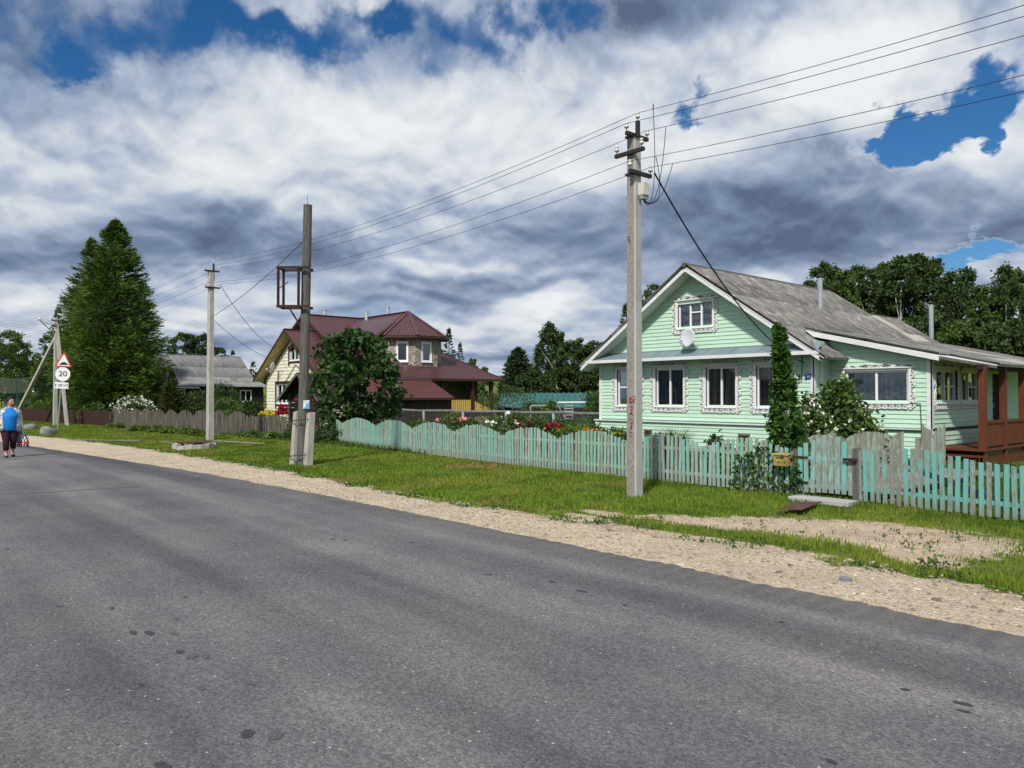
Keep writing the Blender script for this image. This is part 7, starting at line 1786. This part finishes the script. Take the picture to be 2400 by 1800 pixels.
mb.tube([W(-.13, .0, 1.29), W(-.19, -.01, 1.24), W(-.235, -.04, 1.08), W(-.25, -.04, .98), W(-.255, .02, .84), W(-.25, .035, .77)], [.07, .078, .072, .066, .056, .05], 12); mb.build('sleeve', MATS['jacket_print'], per, True)
mb = MB(); mb.tube([W(.13, .0, 1.29), W(.19, -.02, 1.24), W(.23, -.08, 1.09), W(.24, -.10, .99), W(.26, -.08, .86), W(.265, -.07, .79)], [.07, .078, .072, .066, .056, .05], 12); mb.build('sleeve', MATS['jacket_print'], per, True)
for sg, f0, z0 in ((-1, .13, .0), (1, -.15, .0)):
    s = .09 * sg; mb = MB(); n = 14; vs = []; fs = []
    prof = [(-.06, .035, .07), (-.02, .042, .085), (.05, .045, .075), (.12, .048, .055), (.17, .040, .045), (.20, .015, .03)]
    for f, hw, h_ in prof:
        for k in range(n): a = 2 * math.pi * k / n; vs.append(W(s + hw * math.cos(a), f0 + f, max(0, h_ * .5 + h_ * .5 * math.sin(a))))
    for i in range(len(prof) - 1):
        for k in range(n): fs.append((i * n + k, i * n + (k + 1) % n, (i + 1) * n + (k + 1) % n, (i + 1) * n + k))
    fs += [tuple(range(n))[::-1], tuple((len(prof) - 1) * n + k for k in range(n))]
    mb.add(vs, fs); q = mb.build('shoe', MATS['shoe'], per, True)
    MB().tube([W(s, f0, .075), W(s, f0 + .0, .11)], .044, 10).build('sock', MATS['shoe_sole'], q)
# head: skull, face, hair - turned towards the houses
HF = (RGT * .92 - FWD * .40).normalized(); HS = Vector((-HF.y, HF.x, 0)); HS = HS if HS.dot(RGT) > 0 else -HS
hc = W(.012, .05, 1.485)
def Hd(s, f, z): return hc + HS * s + HF * f + Vector((0, 0, z))
def ell(c, rs, rf, rz, n=18, m=12, fn=None):
    mb = MB(); vs = []; fs = []
    for j in range(m + 1):
        ph = math.pi * j / m
        for k in range(n):
            a = 2 * math.pi * k / n; s, f, z = math.sin(ph) * math.sin(a), math.sin(ph) * math.cos(a), math.cos(ph)
            if fn: s, f, z = fn(s, f, z)
            vs.append(c + HS * (s * rs) + HF * (f * rf) + Vector((0, 0, z * rz)))
    for j in range(m):
        for k in range(n): fs.append((j * n + k, j * n + (k + 1) % n, (j + 1) * n + (k + 1) % n, (j + 1) * n + k))
    return mb.add(vs, fs)
jaw = lambda s, f, z: (s * (1 - .22 * max(0, -z)), f * (1 - .10 * max(0, -z)) + .10 * max(0, -z), z)
hd = ell(Hd(0, 0, 0), .078, .096, .118, fn=jaw).build('head', MATS['skin'], per, True)
ell(Hd(0, .098, -.012), .014, .022, .026, 10, 8).build('nose', MATS['skin'], hd, True)
for s in (-.03, .03):
    ell(Hd(s, .084, .018), .011, .008, .006, 8, 6).build('eye', MATS['hair_black'], hd); ell(Hd(s, .085, .036), .017, .008, .004, 8, 6).build('brow', MATS['hair_black'], hd)
pmat('lip', (.34, .10, .085), rough=.5); ell(Hd(0, .088, -.055), .022, .010, .007, 10, 6).build('mouth', MATS['lip'], hd, True)
for s in (-.078, .078): ell(Hd(s, -.008, -.005), .010, .018, .028, 10, 8).build('ear', MATS['skin'], hd, True)
hb = lambda s, f, z: (s, min(f, .30 + .62 * max(0, z)), z if z > -.45 else -.45 + (z + .45) * .2)
rg_ = np.random.default_rng(4)
hm = ell(Hd(0, -.012, .045), .094, .112, .106, 28, 18, fn=hb); hair = hm.build('hair', MATS['hair_black'], per, True)
for v in hair.data.vertices: v.co += Vector(rg_.normal(size=3)) * .0035
# shopping bag carried low in her left hand
bc = W(.275, -.07, .64)
bag = thing('shopping_bag', 'black and white checked plastic shopping bag with red band in the woman\'s hand', 'bag', bc)
mb = MB(); vs = []; fs = []; n = 20
for (z, rs, rf, ds) in ((-.38, .155, .05, .06), (-.37, .165, .075, .06), (-.25, .15, .085, .05), (-.10, .125, .07, .03), (.0, .09, .05, .01), (.04, .04, .025, 0)):
    for k in range(n):
        a = 2 * math.pi * k / n; w_ = 1 + .06 * math.sin(3 * a + z * 20); vs.append(bc + RGT * (rs * math.cos(a) * w_ + ds) - FWD * (rf * math.sin(a) * w_) + Vector((0, 0, z + .012 * math.sin(2 * a + 1))))
for i in range(5):
    for k in range(n): fs.append((i * n + k, i * n + (k + 1) % n, (i + 1) * n + (k + 1) % n, (i + 1) * n + k))
fs.append(tuple(range(n))[::-1]); mb.add(vs, fs); mb.build('sack', MATS['bag_check'], bag, True)
MB().tube([bc + RGT * -.03 + Vector((0, 0, .03)), bc + RGT * -.02 + Vector((0, 0, .08)), bc + RGT * .02 + Vector((0, 0, .08)), bc + RGT * .03 + Vector((0, 0, .03))], .009, 6).build('handle', MATS['sign_white'], bag)
# ------------------------------------------------------------------ across the road (seen only in the window panes)
oh = thing('house', 'weathered grey-green house across the road mirrored in the window panes', 'house', (-36, -15, 0))
pmat('old_teal', (.10, .15, .14), (.07, .10, .10), 3, rough=.9)
MB().box(-41, -33, -20, -13, 0, 3.0).build('wall', MATS['old_teal'], oh)
MB().slab([(-41.4, -12.6, 3.0), (-37, -12.6, 5.8), (-32.6, -12.6, 3.0)], (0, -.1, 0)).build('gable', MATS['old_teal'], oh)
for sx in (-1, 1): MB().slab([(-37, -12.2, 6.0), (-37 + sx * 4.8, -12.2, 2.9), (-37 + sx * 4.8, -20.5, 2.9), (-37, -20.5, 6.0)], (0, 0, .08)).build('roof_slope', MATS['slate_grey'], oh)
for x in (-40, -37.6, -35.2): window(oh, lambda s, n, z: (-s, -13 + n, z), -x - 1.0, -x, 1.0, 2.2, (.5,), None, None, False, True, -.04)
for k, (x, y, s_) in enumerate(((-52, -16, .8), (-46, -22, .9), (-28, -18, .85), (-22, -20, .9), (-15, -22, .8), (-3.2, 33, .7), (-1.0, 37, .8), (2.2, 42, .8), (-5.0, 41, .8))):
    plant_tree('birch_tree', ('tree across the road mirrored in the panes, ' + ('beyond the weathered house', 'behind the weathered house', 'right beside the weathered house', 'second right of the weathered house', 'third right of the weathered house')[k]) if k < 5 else ('tree off to the right mirrored in the annex panes, ' + ('nearest the porch', 'second from the porch', 'farthest right', 'deepest in the garden')[k - 5]), (x, y, 0), kinds[k % 4], 'trees mirrored in the window panes', rz=k, sc=s_)
